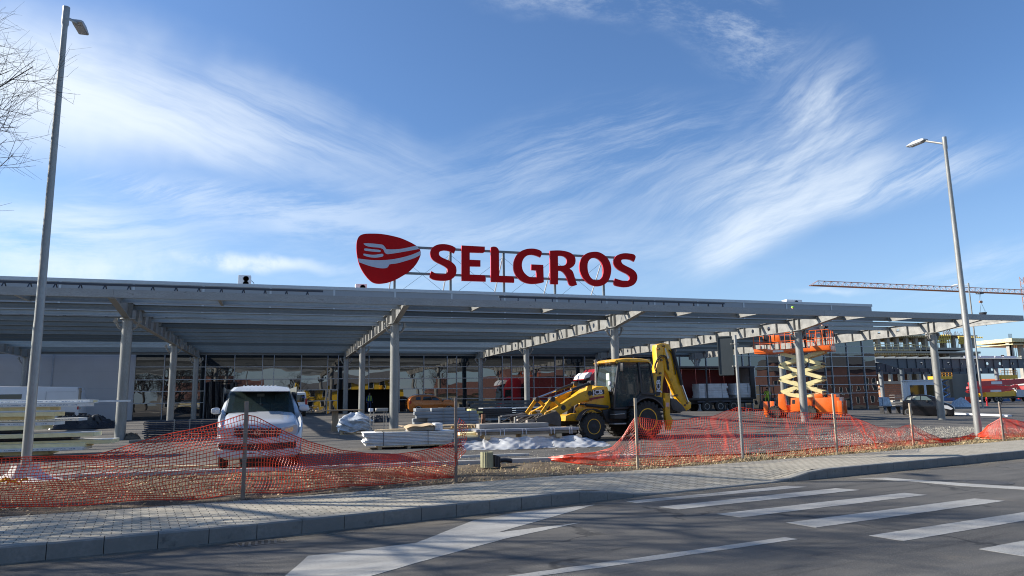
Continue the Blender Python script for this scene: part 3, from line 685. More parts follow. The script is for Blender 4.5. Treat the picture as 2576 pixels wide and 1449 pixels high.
lamp_g=mat_glass('headlamp_glass',(.45,.47,.5),.08,1.8)
redl=M('tail_red',(.35,.01,.012),.25,0,0)
alloy=M('alloy',(.5,.5,.52),.3,.7,.05)
def wheel(par,x,y,r,w,rimm=alloy,name='wheel',hubm=None,rr=.62,lugs=0,spokes=5,side=1,rubm=None):
    """axis along local y; outer face towards side*y"""
    b=MB(); h=w/2; rim=r*rr
    b.lathe([(rim,-h*.9),(r*.90,-h),(r*.985,-h*.75),(r,-h*.3),(r,h*.3),(r*.985,h*.75),(r*.90,h),(rim,h*.9)],'y',40)
    if lugs:
        for k in range(lugs):
            for sd in (-1,1):
                a=2*PI*(k+(0 if sd<0 else .5))/lugs
                T=Matrix.Rotation(-a,4,'Y')
                vs=[(-.10*r,sd*.02,r*.97),(.04*r,sd*.02,r*.97),(.10*r,sd*h*1.02,r*.93),(-.04*r,sd*h*1.02,r*.93),(-.07*r,sd*.02,r*1.06),(.02*r,sd*.02,r*1.06),(.09*r,sd*h*1.02,r*1.02),(-.01*r,sd*h*1.02,r*1.02)]
                b.add(vs,[(0,1,2,3),(4,7,6,5),(0,4,5,1),(1,5,6,2),(2,6,7,3),(3,7,4,0)],T)
                b.add([(-.05*r,sd*h*1.0,r*.96),(.09*r,sd*h*1.0,r*.96),(.12*r,sd*h*1.0,r*.78),(.04*r,sd*h*1.0,r*.78),(-.03*r,sd*h*1.1,r*.98),(.09*r,sd*h*1.1,r*.98),(.12*r,sd*h*1.04,r*.8),(.05*r,sd*h*1.04,r*.8)],[(4,5,6,7),(0,4,7,3),(1,2,6,5),(0,1,5,4)],T)
    t=b.build('tyre',rubm or rubber,par,loc=(x,y,r))
    b=MB(); s=side
    b.lathe([(rim*1.02,s*h*.55),(rim*1.02,s*h*.93),(rim*.93,s*h*.93),(rim*.86,s*h*.45),(rim*.3,s*h*.30),(rim*.28,s*h*.5),(.01,s*h*.5)],'y',32)
    if spokes:
        for k in range(spokes):
            T=Matrix.Rotation(2*PI*k/spokes,4,'Y'); b.box(-rim*.11,rim*.11,min(s*h*.45,s*h*.75),max(s*h*.45,s*h*.75),rim*.15,rim*.95,T)
    o=b.build('rim',rimm,t)
    if hubm:
        b=MB(); b.lathe([(rim*.55,s*h*.32),(rim*.52,s*h*.6),(rim*.3,s*h*.95),(.01,s*h*1.0)],'y',20)
        for k in range(8): g=2*PI*k/8; b.lathe([(rim*.05,s*h*.5),(rim*.05,s*h*.72),(.001,s*h*.72)],'y',6,Matrix.Translation((rim*.62*math.cos(g),0,rim*.62*math.sin(g))))
        b.build('hub',hubm,t)
    return t
def rext(mb,loop,y0,y1,r=.04,axis='y',n=2):
    """extrude a 2D loop with rounded edges (shrunken end caps)"""
    c=Vector((sum(p[0] for p in loop)/len(loop),sum(p[1] for p in loop)/len(loop)))
    m=len(loop); ar=sum(loop[i][0]*loop[(i+1)%m][1]-loop[(i+1)%m][0]*loop[i][1] for i in range(m)); sg_=1 if ar>0 else -1
    def inset(d):
        out=[]
        for i in range(m):
            a=Vector(loop[i-1]);b=Vector(loop[i]);c_=Vector(loop[(i+1)%m]); e1=(b-a);e2=(c_-b)
            if e1.length<1e-6 or e2.length<1e-6: out.append(tuple(b)); continue
            n1=Vector((-e1.y,e1.x)).normalized()*sg_;n2=Vector((-e2.y,e2.x)).normalized()*sg_; nn=(n1+n2)
            if nn.length<.2: out.append(tuple(b)); continue
            nn.normalize(); k=min(1/max(.35,nn.dot(n1)),1.8); out.append((b.x+nn.x*d*k,b.y+nn.y*d*k))
        return out
    L_=[(y0,inset(r)),(y0+r*.3,inset(r*.3)),(y0+r,loop),(y1-r,loop),(y1-r*.3,inset(r*.3)),(y1,inset(r))]
    P=lambda a,b,h: {'x':(h,a,b),'y':(a,h,b),'z':(a,b,h)}[axis]
    vs=[P(p[0],p[1],h) for h,l in L_ for p in l]
    fs=[(k*m+i,k*m+(i+1)%m,(k+1)*m+(i+1)%m,(k+1)*m+i) for k in range(5) for i in range(m)]
    tr=tessellate_polygon([[Vector((p[0],p[1],0)) for p in L_[0][1]]]); fs+=[tuple(t) for t in tr]
    tr=tessellate_polygon([[Vector((p[0],p[1],0)) for p in L_[5][1]]]); fs+=[tuple(i+5*m for i in t) for t in tr]
    return mb.add(vs,fs)
def taper(mb,z0,z1,k,n0=0,yc=0):
    """narrow a mesh towards the top (tumblehome) for verts from n0 on"""
    for i in range(n0,len(mb.v)):
        x,y,z=mb.v[i]
        if z>z0: f=1-k*min(1.2,(z-z0)/(z1-z0)); mb.v[i]=(x,yc+(y-yc)*f,z)
    return mb
def arc(cx,cz,r,a0,a1,n=10): return [(cx+r*math.cos(R_(a0+(a1-a0)*i/n)),cz+r*math.sin(R_(a0+(a1-a0)*i/n))) for i in range(n+1)]
# ---------- backhoe loader ----------
ZJ=lambda x,y:(1213.9+.24803*x,830.6+.24803*y)
P0=at_z(*ZJ(1660,1088),.2); jf=VF((P0.x-.75*.123,P0.y+.75*.992,.2),math.atan2(-.123,-.992))
yel=M('machine_yellow',(.82,.42,.010),.38,0,.10,2.5,0,None,.5,.06,coat=.25,dirt=((.30,.17,.05),4.5,.55))
yel2=M('machine_yellow_worn',(.72,.36,.012),.5,0,.16,5,0,None,.4,.12,dirt=((.16,.10,.05),5,.52))
mdark=M('machine_dark',(.03,.03,.032),.55,.2,.2,6,0,None,.5,.1,dirt=((.10,.085,.065),5,.6))
dirty=M('dirty_steel',(.12,.105,.09),.7,.4,.3,5,.15,20,.5,.2)
jt=thing('backhoe_loader','yellow backhoe loader with raised digging arm, forks folded over its front bucket','backhoe loader',jf.o,jf.a)
S=lambda pts,lat: jf.sides(pts,lat,ZJ)
S1=lambda x,y,lat: jf.side(*ZJ(x,y),lat)
def B3(pts,lat): return [(q[0],lat,q[1]) for q in S(pts,lat)]
rx,rz_=S1(1660,902,.95); fx_,fz_=S1(1115,963,.95)
for sd in (1,-1):
    wheel(jt,0.0 if 0 else rx,sd*.86,rz_*.985,.46,yel,'rear',mdark,.60,22,0,sd)
    wheel(jt,fx_,sd*.90,.475,.34,yel,'front',mdark,.56,18,0,sd)
# hood
hl=S([(985,745),(1010,660),(1100,598),(1170,566),(1270,570),(1290,640),(1310,800),(1240,830),(960,850),(935,800)],.46)
b=MB(); rext(b,hl,-.46,.46,.06); b.build('hood',yel,jt)
b=MB(); rext(b,S([(955,752),(985,748),(965,835),(935,850)],.44),-.40,.44,.02); rext(b,S([(872,762),(946,752),(920,862),(860,866)],.40),-.44,.36,.03); b.build('grille',mdark,jt)
b=MB(); b.ext(S([(935,755),(945,755),(925,850),(915,850)],.43),.38,.43); b.build('grille_edge',chrome,jt)
b=MB(); rext(b,S([(845,868),(900,845),(985,835),(1200,812),(1240,830),(1050,850),(985,915),(975,925),(840,922)],.5),-.50,.50,.03); b.build('front_chassis',yel2,jt)
b=MB(); rext(b,S([(1200,810),(1330,790),(1500,790),(1560,900),(1440,960),(1330,960),(1240,930)],.45),-.55,.55,.03); b.box(fx_-.1,fx_+.1,-.75,.75,.34,.50); b.box(rx-.15,rx+.15,-.7,.7,rz_-.15,rz_+.15); b.build('chassis',mdark,jt)
b=MB(); rext(b,S([(1330,815),(1455,815),(1455,900),(1330,900)],.9),.5,.95,.03); b.build('battery_box',mdark,jt)
b=MB(); rext(b,S([(1335,945),(1455,940),(1455,955),(1335,958)],.98),.65,1.0,.008); rext(b,S([(1340,850),(1440,842),(1440,852),(1340,860)],.98),.65,1.0,.008); b.build_each('step',galv,jt)
# front mudguards
for sd in (1,-1):
    b=MB(); c=arc(fx_,.5,.60,20,125,12)
    b.ext(c+list(reversed(arc(fx_,.5,.57,20,125,12))),sd*.74,sd*1.06); b.build('front_mudguard',mdark,jt)
    b=MB(); g=arc(rx,rz_,rz_*1.20,38,150,18); b.ext(g+list(reversed(arc(rx,rz_,rz_*1.13,38,150,18))),sd*.55,sd*1.13); 
    b.ext(arc(rx,rz_,rz_*1.13,38,150,18),sd*.55,sd*.60); b.build('rear_fender',M('fender_black',(.03,.032,.038),.35,0,.1,3,coat=.2),jt)
# loader arms near and far
for sd in (1,-1):
    l=.60
    b=MB(); b.ext(S([(1085,528),(1112,545),(1108,600),(1105,720),(1050,722),(1045,620)],l),sd*.5,sd*.62)
    rext(b,S([(1095,610),(1040,612),(960,645),(860,700),(760,770),(700,805),(640,835),(632,858),(760,865),(850,820),(905,772),(1000,728),(1095,700)],l),sd*.50,sd*.70,.025); b.build('loader_arm',yel2,jt)
    b=MB(); a=B3([(1098,535),(905,607)],sd*.60 if sd>0 else -.6)
    q=[(p[0],sd*.60,p[1]) for p in S([(1098,535),(905,607),(700,688)],l)]
    b.tube(q[:2],.06,10); o=b.build('lift_ram',mdark,jt)
    b=MB(); b.tube(q[1:],.032,8); b.build('rod',chrome,o)
    b=MB(); q=[(p[0],sd*.60,p[1]) for p in S([(1280,780),(1050,757),(1000,748)],.66)]
    b.tube(q[:2],.06,10); b.tube(q[1:],.03,8); b.build('steering_ram',mdark,jt) if sd>0 else None
    b=MB()
    for pa,pb,ww in (((700,700),(600,845),.13),((715,705),(815,790),.11)):
        q=[(p[0],sd*.60,p[1]) for p in S([pa,pb],l)]; b.bar(q[0],q[1],.05,ww)
    b.build('tipping_link',yel2,jt)
    b=MB(); 
    for pp in ((700,700),(805,785),(1072,640),(1098,535)):
        q=S([pp],l)[0]; b.lathe([(.09,sd*.48),(.09,sd*.72),(.001,sd*.72)],'y',14,Matrix.Translation((q[0],0,q[1])))
    b.build('pivot_pin',mdark,jt)
b=MB(); b.ext(S([(1085,690),(1235,665),(1235,685),(1085,712)],.72),.64,.70); b.build('safety_strut',M('dark_red',(.22,.012,.015),.5),jt)
# bucket and folded forks
bl=S([(548,892),(562,948),(700,952),(792,975),(800,905),(790,865),(748,820),(690,838)],1.12)
b=MB(); 
b.ext(bl,1.08,1.12); b.ext(bl,-1.12,-1.08)
inner=[bl[2],bl[3],bl[4],bl[5],bl[6]]
for p,q in zip(inner,inner[1:]): 
    mm=MB(); b.bar(((p[0]+q[0])/2,-1.08,(p[1]+q[1])/2),((p[0]+q[0])/2,1.08,(p[1]+q[1])/2),math.dist(p,q)+.01,.03,(-(q[1]-p[1]),0,(q[0]-p[0])))
p,q=bl[0],bl[2]; b.box(min(p[0],q[0]),max(p[0],q[0]),-1.08,1.08,bl[1][1],bl[1][1]+.03)
b.build('front_bucket',dirty,jt)
b=MB()
for y in (.95,-.35):
    q=[(p[0],y,p[1]) for p in S([(600,850),(345,878),(325,886)],.95)]
    b.bar(q[0],q[1],.10,.045); q2=[(p[0],y,p[1]) for p in S([(330,880),(330,965)],.95)]; b.bar(q2[0],q2[1],.10,.05,(1,0,0))
b.build_each('fork',M('fork_steel',(.30,.29,.27),.5,.6,.3,5,0,None,.5,.3),jt)
b=MB()
rr_=random.Random(3)
for k in range(9):
    xa=rr_.uniform(380,560); ya=rr_.uniform(-.9,.9); q=S([(xa,955),(xa+rr_.uniform(60,200),rr_.uniform(855,880))],.9); b.tube([(q[0][0],ya,q[0][1]),(q[1][0],ya+rr_.uniform(-.2,.2),q[1][1])],.025,6)
b.build('chain_and_bars',dirty,jt)
b=MB()
for y in (.6,-.2):
    q=S([(475,905),(545,905),(545,948),(475,948)],.9); b.ext(q,y,y+.2)
b.build('quick_hitch',M('bare_steel',(.42,.37,.32),.5,.4,.3,6),jt)
# cab
CL=.70
b=MB(); rf=S([(1185,328),(1215,306),(1400,282),(1600,280),(1690,296),(1706,322),(1700,336),(1640,322),(1400,312),(1215,338)],.0)
rl=S([(1380,318),(1395,300),(1600,288),(1692,300),(1706,322),(1700,334),(1390,330)],.80)
xf=S1(1384,320,.80)[0]; xr_=S1(1704,330,.80)[0]; zt_=S1(1500,300,.8)[1]
prof=[(xf+.12,zt_-.10),(xf+.06,zt_-.02),(xf-.2,zt_+.06),(xr_+.6,zt_+.07),(xr_+.1,zt_+.03),(xr_-.0,zt_-.03),(xr_+.02,zt_-.10)]
rext(b,spl(prof,3),-.78,.80,.10); b.build('cab_roof',yel,jt)
zr=zt_-.08; zbt=S1(1500,790,CL)[1]; zw=S1(1300,640,CL)[1]
pil=[(xf-.02,zr),(xf-.02+.16,zw)]
A_t=(xf-.05,zr); A_b=(S1(1340,640,CL)[0],zw); F_b=(S1(1330,780,CL)[0],zbt)
Bp_t=(S1(1575,320,CL)[0],zr); Bp_b=(S1(1610,640,CL)[0],S1(1610,640,CL)[1]); C_t=(S1(1692,325,CL)[0],zr); C_b=(S1(1748,650,CL)[0],S1(1748,650,CL)[1])
D_b=(S1(1465,770,CL)[0],zbt)
b=MB()
for sd in (1,-1):
    y=sd*CL; P=lambda p:(p[0],y,p[1])
    b.bar(P(A_t),P(A_b),.07,.07,(0,1,0)); b.bar(P(A_b),P(F_b),.07,.07,(0,1,0)); b.bar(P(Bp_t),P(Bp_b),.07,.12,(0,1,0)); b.bar(P(C_t),P(C_b),.07,.06,(0,1,0)); b.bar(P(Bp_b),P(C_b),.07,.06,(0,1,0)); b.bar(P(F_b),P(D_b),.06,.08,(0,1,0)); b.bar(P(A_t),P(C_t),.06,.06,(0,1,0)); b.bar(P(D_b),P(Bp_b),.06,.06,(0,1,0))
for p in (A_t,A_b,F_b,C_t,C_b): b.bar((p[0],-CL,p[1]),(p[0],CL,p[1]),.06,.06)
b.build('cab_frame',M('cab_black',(.02,.021,.024),.4,0,.1,4),jt)
cabg=mat_glass('cab_glass',(.05,.075,.075),.03,1.5,alpha=.45)
b=MB()
for sd in (1,-1):
    y=sd*(CL-.01)
    b.ext([A_t,A_b,F_b,D_b,Bp_b,Bp_t],y,y+.008); b.ext([Bp_t,Bp_b,C_b,C_t],y,y+.008)
b.build_each('side_window',cabg,jt)
b=MB(); b.add([(A_t[0],-CL,A_t[1]),(A_t[0],CL,A_t[1]),(A_b[0],CL,A_b[1]),(A_b[0],-CL,A_b[1]),(F_b[0],CL,F_b[1]),(F_b[0],-CL,F_b[1])],[(0,1,2,3),(3,2,4,5)]); b.build('windscreen',cabg,jt)
b=MB(); b.add([(C_t[0],-CL,C_t[1]),(C_t[0],CL,C_t[1]),(C_b[0],CL,C_b[1]),(C_b[0],-CL,C_b[1])],[(0,1,2,3)]); b.build('rear_window',cabg,jt)
b=MB(); sx_=(A_b[0]+C_b[0])/2-.05; b.box(sx_-.25,sx_+.25,-.25,.25,zbt+.25,zbt+.42,bev=.04); b.box(sx_-.32,sx_-.2,-.24,.24,zbt+.4,zbt+1.05,bev=.04); b.build('seat',M('seat_dark',(.03,.03,.032),.8),jt)
b=MB(); b.tube([(A_b[0]-.42+.19*math.cos(t*PI/8),.19*math.sin(t*PI/8),zbt+.75+.06*math.cos(t*PI/8)) for t in range(16)],.018,6,closed=True); b.tube([(A_b[0]-.2,0,zbt+.1),(A_b[0]-.42,0,zbt+.74)],.05,8); b.box(A_b[0]-.3,A_b[0]-.02,-.5,.5,zbt,zbt+.62); b.build('steering_wheel',black,jt)
b=MB(); b.box(C_b[0],F_b[0]-.03,-.66,.66,zbt-.05,zbt+.02); b.box(C_b[0]-.02,D_b[0],-.66,.66,zbt,Bp_b[1]-.03); b.build('cab_floor',black,jt)
# hanging towel inside the windscreen
b=MB(); b.box(A_b[0]-.12,A_b[0]-.10,.0,.22,zw+.0,zw+.75); b.build('towel',M('towel',(.45,.55,.48),.9),jt)
# exhaust, lamps, mirrors
b=MB(); q=S([(1150,575),(1150,360),(1147,325),(1138,303)],.25); b.tube([(p[0],.25,p[1]) for p in q],.045,10); b.build('exhaust',M('exhaust_steel',(.42,.38,.33),.4,.6,.2,6),jt)
for (x_,y_,lt_) in ((1195,345,-.6),(1285,340,.05),(1315,330,.28)):
    q=S1(x_,y_,lt_); b=MB(); b.lathe([(.065,0),(.065,.06),(.05,.075),(.001,.08)],'x',14,Matrix.Translation((xf+.03,lt_,zr-.00))); b.build('work_lamp',lamp_g,jt)
for lt_,xx_ in ((.55,1297),(-.35,1125)):
    q=S1(xx_,540,lt_); b=MB(); b.lathe([(.085,0),(.10,.05),(.08,.08),(.001,.09)],'x',16,Matrix.Translation((q[0],lt_,q[1]))); b.tube([(q[0],lt_,q[1]),(q[0],lt_,q[1]-.3)],.02,6); b.build('headlight',lamp_g,jt)
q=S1(1413,372,.95); b=MB(); b.box(q[0]-.03,q[0]+.03,.86,1.04,q[1]-.16,q[1]+.14,bev=.02); b.tube([(q[0],.9,q[1]+.14),(q[0]+.1,.8,q[1]+.2),(A_t[0],.7,A_t[1]-.03)],.015,6); b.build('mirror',black,jt)
# rear frame, stabilisers, boom
b=MB(); rext(b,S([(1690,660),(1850,690),(1850,760),(1790,800),(1770,960),(1800,1000),(1740,1000),(1720,800),(1690,760)],.5),-.6,.6,.03); b.build('rear_frame',mdark,jt)
for sd in (1,-1):
    b=MB(); st=S([(1838,635),(1890,640),(1892,860),(1925,915),(1906,960),(1856,960),(1842,860)],.95); rext(b,st,sd*.88,sd*1.02,.015); o=b.build('stabiliser',yel2,jt)
    b=MB(); st=S([(1858,955),(1906,955),(1906,1010),(1858,1010)],.95); b.ext(st,sd*.90,sd*1.0); b.build('foot',yel2,o)
b=MB(); rext(b,S([(1742,745),(1728,520),(1775,330),(1762,190),(1768,150),(1812,134),(1860,132),(1878,170),(1862,300),(1846,420),(1828,560),(1822,745)],.16),-.14,.16,.02); b.build('boom',yel,jt)
b=MB(); dl=[(1850,140),(1892,140),(1915,190),(1945,300),(1962,390),(2018,545),(2062,680),(2118,735),(2116,790),(2062,822),(2028,770),(1965,665),(1880,452),(1852,405),(1842,300)]
rext(b,S(dl,.20),-.06,.20,.02); b.build('dipper',yel,jt)
b=MB(); q=[(p[0],.26,p[1]) for p in S([(1928,190),(2022,555),(2082,725)],.26)]; b.tube(q[:2],.065,10); o=b.build('dipper_ram',mdark,jt); b=MB(); b.tube(q[1:],.035,8); b.build('rod',chrome,o)
b=MB()
for pts in ([(1770,420),(1755,360),(1790,290),(1830,270),(1860,290),(1880,400)],[(1770,440),(1745,370),(1785,275),(1830,255),(1870,285),(1890,410)],[(1960,450),(1940,330),(1920,240),(1890,200)]):
    q=[(p[0],.24,p[1]) for p in spl(S(pts,.24),4,False)]; b.tube(q,.018,6)
b.build('hydraulic_hose',black,jt)
b=MB()
for pp in ((1836,158),(1788,190),(1815,303),(1880,330),(1805,437),(2052,760),(2075,740),(1970,660)):
    q=S1(*pp,.2); b.lathe([(.045,-.14),(.045,.225),(.001,.225)],'y',12,Matrix.Translation((q[0],0,q[1])))
b.build('pin',M('pin_steel',(.16,.10,.05),.5,.5),jt)
bk=S([(1905,690),(1960,700),(2020,760),(2060,815),(1985,835),(1925,810),(1900,750)],.3)
b=MB(); rext(b,bk,-.35,.35,.02)
for k in range(4): b.box(bk[4][0]-.1,bk[4][0]+.06,-.33+k*.19,-.25+k*.19,bk[4][1]-.03,bk[4][1]+.04)
b.build('digging_bucket',dirty,jt)
# lettering
def side_text(fr,txt,x,y,lat,size,depth=.004,xs=1,rot=0,mat=white,par=None,Z=ZJ,bold=.01,name='lettering',shear=0):
    q=fr.side(*Z(x,y),lat); base=frameT((q[0],lat,q[1]),(-1,0,0),(0,0,1)) if lat>0 else frameT((q[0],lat,q[1]),(1,0,0),(0,0,1))
    mb=text_mb(txt,size,depth,base@Matrix.Rotation(rot,4,'Z'),bold=bold,xs=xs,shear=shear); return mb.build(name,mat,par,smooth=0)
def plate(fr,pts,lat,Z,mat,par,name='decal',t=.006):
    b=MB(); b.ext(fr.sides(pts,lat,Z),lat,lat+(t if lat>0 else -t)); return b.build(name,mat,par,smooth=0)
pl=plate(jf,[(1100,610),(1232,602),(1236,648),(1104,658)],.463,ZJ,black,jt)
side_text(jf,'JCB',1168,631,.475,.22,.003,1.25,R_(4),white,jt,bold=.007)
pl=plate(jf,[(1768,470),(1812,462),(1800,662),(1760,668)],.163,ZJ,black,jt)
side_text(jf,'JCB',1786,565,.175,.25,.003,1.25,R_(88),white,jt,bold=.007)
plate(jf,[(1860,735),(1893,735),(1893,775),(1860,775)],1.02,ZJ,M('sticker_pink',(.6,.35,.33),.5),jt)
plate(jf,[(1845,185),(1858,182),(1893,285),(1875,290)],.203,ZJ,M('sticker_pale',(.7,.65,.5),.5),jt)
# ---------- silver passenger van ----------
ZV=lambda x,y:(479.2+.18519*x,945.6+.18519*y)
va=math.atan2(-ray(655,1100).y,-ray(655,1100).x)+R_(1.5)
vc=at_z(652,1176,.165); vf=VF((vc.x+.0,vc.y,.165),va)
# origin: ground point under the front bumper centre; shift so the tyre contact lies .75 m behind
vf=VF(vf.o+vf.nx*.55,va)
vt=thing('passenger_van','silver white van facing the road behind the orange net, front number plate showing','van',vf.o,vf.a)
vw_m=M('van_silver',(.52,.545,.57),.3,.25,.02,1,coat=.5)
def ring(x,zb,zw_,zt_,wb,ww,wt,n=4):
    h=[(wb*.86,zb),(wb,zb+.10),(ww,zw_-.25),(ww,zw_-.02),((ww+wt)/2+.01,(zw_+zt_)/2),(wt,zt_-.10),(wt-.08,zt_-.025),(wt*.5,zt_)]
    return [(x,y,z) for y,z in h]+[(x,-y,z) for y,z in reversed(h)]
st=[(.0,.30,.66,.68,.72,.74,.70),(-.04,.26,.80,.83,.84,.86,.80),(-.10,.24,.98,1.00,.88,.905,.83),(-.22,.24,1.04,1.07,.90,.93,.84),(-.45,.24,1.10,1.14,.92,.945,.83),(-.75,.24,1.17,1.22,.93,.95,.82),(-.98,.24,1.22,1.29,.93,.95,.80),
    (-1.25,.24,1.24,1.52,.93,.95,.765),(-1.5,.24,1.25,1.72,.93,.95,.735),(-1.72,.24,1.25,1.85,.93,.95,.715),(-2.0,.24,1.25,1.93,.93,.95,.715),(-3.2,.24,1.25,1.96,.93,.95,.72),(-4.7,.24,1.25,1.94,.93,.95,.71),(-4.9,.3,1.25,1.84,.90,.92,.66)]
b=MB(); rg=[ring(*s) for s in st]; m=len(rg[0]); vs=[p for r in rg for p in r]
fs=[(k*m+i,k*m+(i+1)%m,(k+1)*m+(i+1)%m,(k+1)*m+i) for k in range(len(rg)-1) for i in range(m)]+[tuple(range(m)),tuple((len(rg)-1)*m+i for i in range(m))]
fs=[f for n_,f in enumerate(fs) if not (n_<(len(rg)-1)*m and n_//m in (6,7,8) and n_%m in (5,6,7,8,9))]
b.add(vs,fs); vb=b.build('body',vw_m,vt,smooth=50,fix=True)
for x_ in (-.95,-3.95):
    for sd in (1,-1): wheel(vt,x_,sd*.80,.33,.22,alloy,side=sd)
# windscreen on its sloping plane
def slope_pts(pts,Pa,Pb,Z=ZV,fr=vf,off=.02):
    n=Vector((-(Pb[1]-Pa[1]),0,(Pb[0]-Pa[0]))); n.normalize(); n=-n if n.x<0 else n
    o=Vector((Pa[0],0,Pa[1]))+n*off; ow=fr.T@o; nw=fr.T.to_3x3()@n; out=[]
    for p in pts: out.append(fr.I@on_plane(*Z(*p),ow,nw))
    return out,n
def slab(name,pts,Pa,Pb,mat,par,th=.012,off=.02,spline=0):
    pts=spl(pts,spline) if spline else pts
    P,n=slope_pts(pts,Pa,Pb,off=off); b=MB(); k=len(P)
    tr=tessellate_polygon([[Vector((p.y,p.z,0)) for p in P]])
    b.add(P+[p-n*th for p in P],[tuple(t) for t in tr]+[tuple(i+k for i in t) for t in tr]+[(i,(i+1)%k,(i+1)%k+k,i+k) for i in range(k)]); return b.build(name,mat,par,smooth=20)
ws=slab('windscreen',[(455,502),(700,495),(1000,492),(1415,492),(1395,330),(1355,208),(1000,200),(800,200),(545,205),(510,290)],(-1.0,1.29),(-1.74,1.86),mat_glass('screen_glass',(.05,.075,.07),.03,1.5,alpha=.38),vt,.008,.012)
cab_d=M('interior_dark',(.022,.024,.026),.85)
b=MB(); b.box(-1.75,-1.0,-.80,.80,1.05,1.19,bev=.04); b.box(-1.5,-1.42,-.8,.8,.5,1.1); b.build('dashboard',cab_d,vt)
b=MB(); b.box(-4.5,-4.42,-.85,.85,.5,1.9); b.box(-4.4,-1.6,.86,.88,.4,1.9); b.box(-4.4,-1.6,-.88,-.86,.4,1.9); b.box(-4.4,-1.6,-.9,.9,.38,.42); b.build('inner_lining',M('lining_grey',(.10,.11,.105),.9),vt)
for y_ in (-.48,.02,.50):
    b=MB(); b.box(-2.25,-2.08,y_-.22,y_+.22,.7,1.50,bev=.06); b.box(-2.2,-2.08,y_-.13,y_+.13,1.50,1.72,bev=.05); b.build('seat',cab_d,vt)
b=MB(); b.tube([(-1.66+.0,.45+.17*math.cos(k*PI/8),1.22+.17*math.sin(k*PI/8)) for k in range(16)],.016,6,closed=True); b.build('steering_wheel',black,vt)
b=MB(); b.box(-1.62,-1.60,-.09,.09,1.66,1.73); b.tube([(-1.6,0,1.67),(-1.6,0,1.5)],.004,4); b.box(-1.605,-1.595,-.02,.02,1.45,1.5); b.box(-1.22,-1.12,-.1,.12,1.195,1.21); b.build('mirror_ornament',M('ornament',(.55,.6,.58),.4),vt)
def fslab(name,pts,x,mat,par,th=.02,sp=0,Z=ZV,fr=vf):
    q=fr.fronts(spl(pts,sp) if sp else pts,x,Z); b=MB(); b.ext([(p[0],p[1]) for p in q],x-th,x,'x'); return b.build(name,mat,par,smooth=20)
# grille, lamps, bumper
gr=fslab('grille',[(590,712),(1240,712),(1245,762),(1190,822),(930,842),(640,830),(585,790)],.015,black,vt,.06)
for y_ in (738,776): fslab('grille_bar',[(590,y_),(1230,y_),(1230,y_+9),(590,y_+9)],.025,chrome,gr)
badge=thing('x','',''); bpy.data.objects.remove(badge)
q=vf.front(*ZV(910,770),.03); b=MB(); R0=.072
b.lathe([(R0*.84,.0),(R0*.84,.014),(R0,.014),(R0,.0)],'x',32,Matrix.Translation((.028,q[0],q[1])),cap=False)
def seg(a,c): b.bar((.036,q[0]+a[0]*R0,q[1]+a[1]*R0),(.036,q[0]+c[0]*R0,q[1]+c[1]*R0),.010,.010,(1,0,0))
for a,c in (((-.35,.82),(0,.12)),((.35,.82),(0,.12)),((-.80,.40),(-.38,-.78)),((.80,.40),(.38,-.78)),((-.38,-.78),(0,-.02)),((.38,-.78),(0,-.02))): seg(a,c)
b.build('round_badge',chrome,gr)
for pts in ([(1238,710),(1330,690),(1445,665),(1440,770),(1330,785),(1245,765)],[(375,700),(470,708),(585,712),(585,800),(520,820),(380,800),(372,760)]):
    o=fslab('headlight',pts,.02,lamp_g,vt,.22,4); 
    fslab('lamp_reflector',[(x_*.5+.5*sum(p[0] for p in pts)/6,y_*.5+.5*sum(p[1] for p in pts)/6) for x_,y_ in pts],.024,chrome,o,.006,3)
fslab('bumper',[(345,850),(590,838),(920,850),(1250,835),(1450,820),(1455,880),(1240,905),(900,915),(560,910),(350,905)],.05,vw_m,vt,.12,3)
fslab('lower_intake',[(375,930),(700,925),(900,925),(1200,910),(1430,885),(1435,975),(1200,1000),(900,1010),(600,1010),(380,990)],.02,black,vt,.06)
fslab('bumper_lip',[(350,1020),(900,1030),(1440,975),(1450,1060),(1200,1085),(900,1095),(500,1110),(350,1090)],.045,vw_m,vt,.10,3)
pl=fslab('number_plate',[(760,1022),(1055,1015),(1055,1075),(760,1082)],.062,white,vt,.01)
q=vf.front(*ZV(905,1049),.068); text_mb('B 67 DKF',.075,.002,frameT((.064,q[0],q[1]),(0,1,0),(0,0,1)),xs=1.0).build('plate_text',black,pl,smooth=0)
for pts in ([(395,1045),(470,1045),(470,1075),(395,1075)],[(1350,1020),(1410,1010),(1410,1045),(1350,1055)]): fslab('fog_lamp',pts,.05,lamp_g,vt,.04)
for sd,pts in ((-1,[(280,470),(300,440),(385,435),(400,480),(385,520),(290,515)]),(1,[(1480,420),(1500,393),(1590,393),(1608,430),(1600,475),(1490,470)])):
    q=vf.fronts(spl(pts,3),-1.15,ZV); b=MB(); rext(b,[(p[0],p[1]) for p in q],-1.28,-1.12,.03,'x'); b.build('mirror',vw_m,vt)
    cz=sum(p[1] for p in q)/len(q); cy_=sum(p[0] for p in q)/len(q); b=MB(); b.bar((-1.2,cy_,cz-.08),(-1.2,(.90 if cy_>0 else -.90),cz-.10),.08,.05); b.build('mirror_arm',black,vt)
for sd in (1,-1):
    b=MB(); b.add([(-1.35,sd*.945,1.27),(-1.78,sd*.80,1.76),(-4.5,sd*.80,1.80),(-4.6,sd*.945,1.27)],[(0,1,2,3)]); 
    b.v+= [(x_,y_+sd*.012,z_) for x_,y_,z_ in b.v]; b.f=[(4,5,6,7)]; b.mi=[0]; b.build('side_window',carglass,vt)
b=MB()
for i in range(9):
    yy_=-.40+i*.10; b.box(-4.4,-2.5,yy_-.018,yy_+.018,1.93,1.968)
b.build('roof_rib',vw_m,vt)
b=MB()
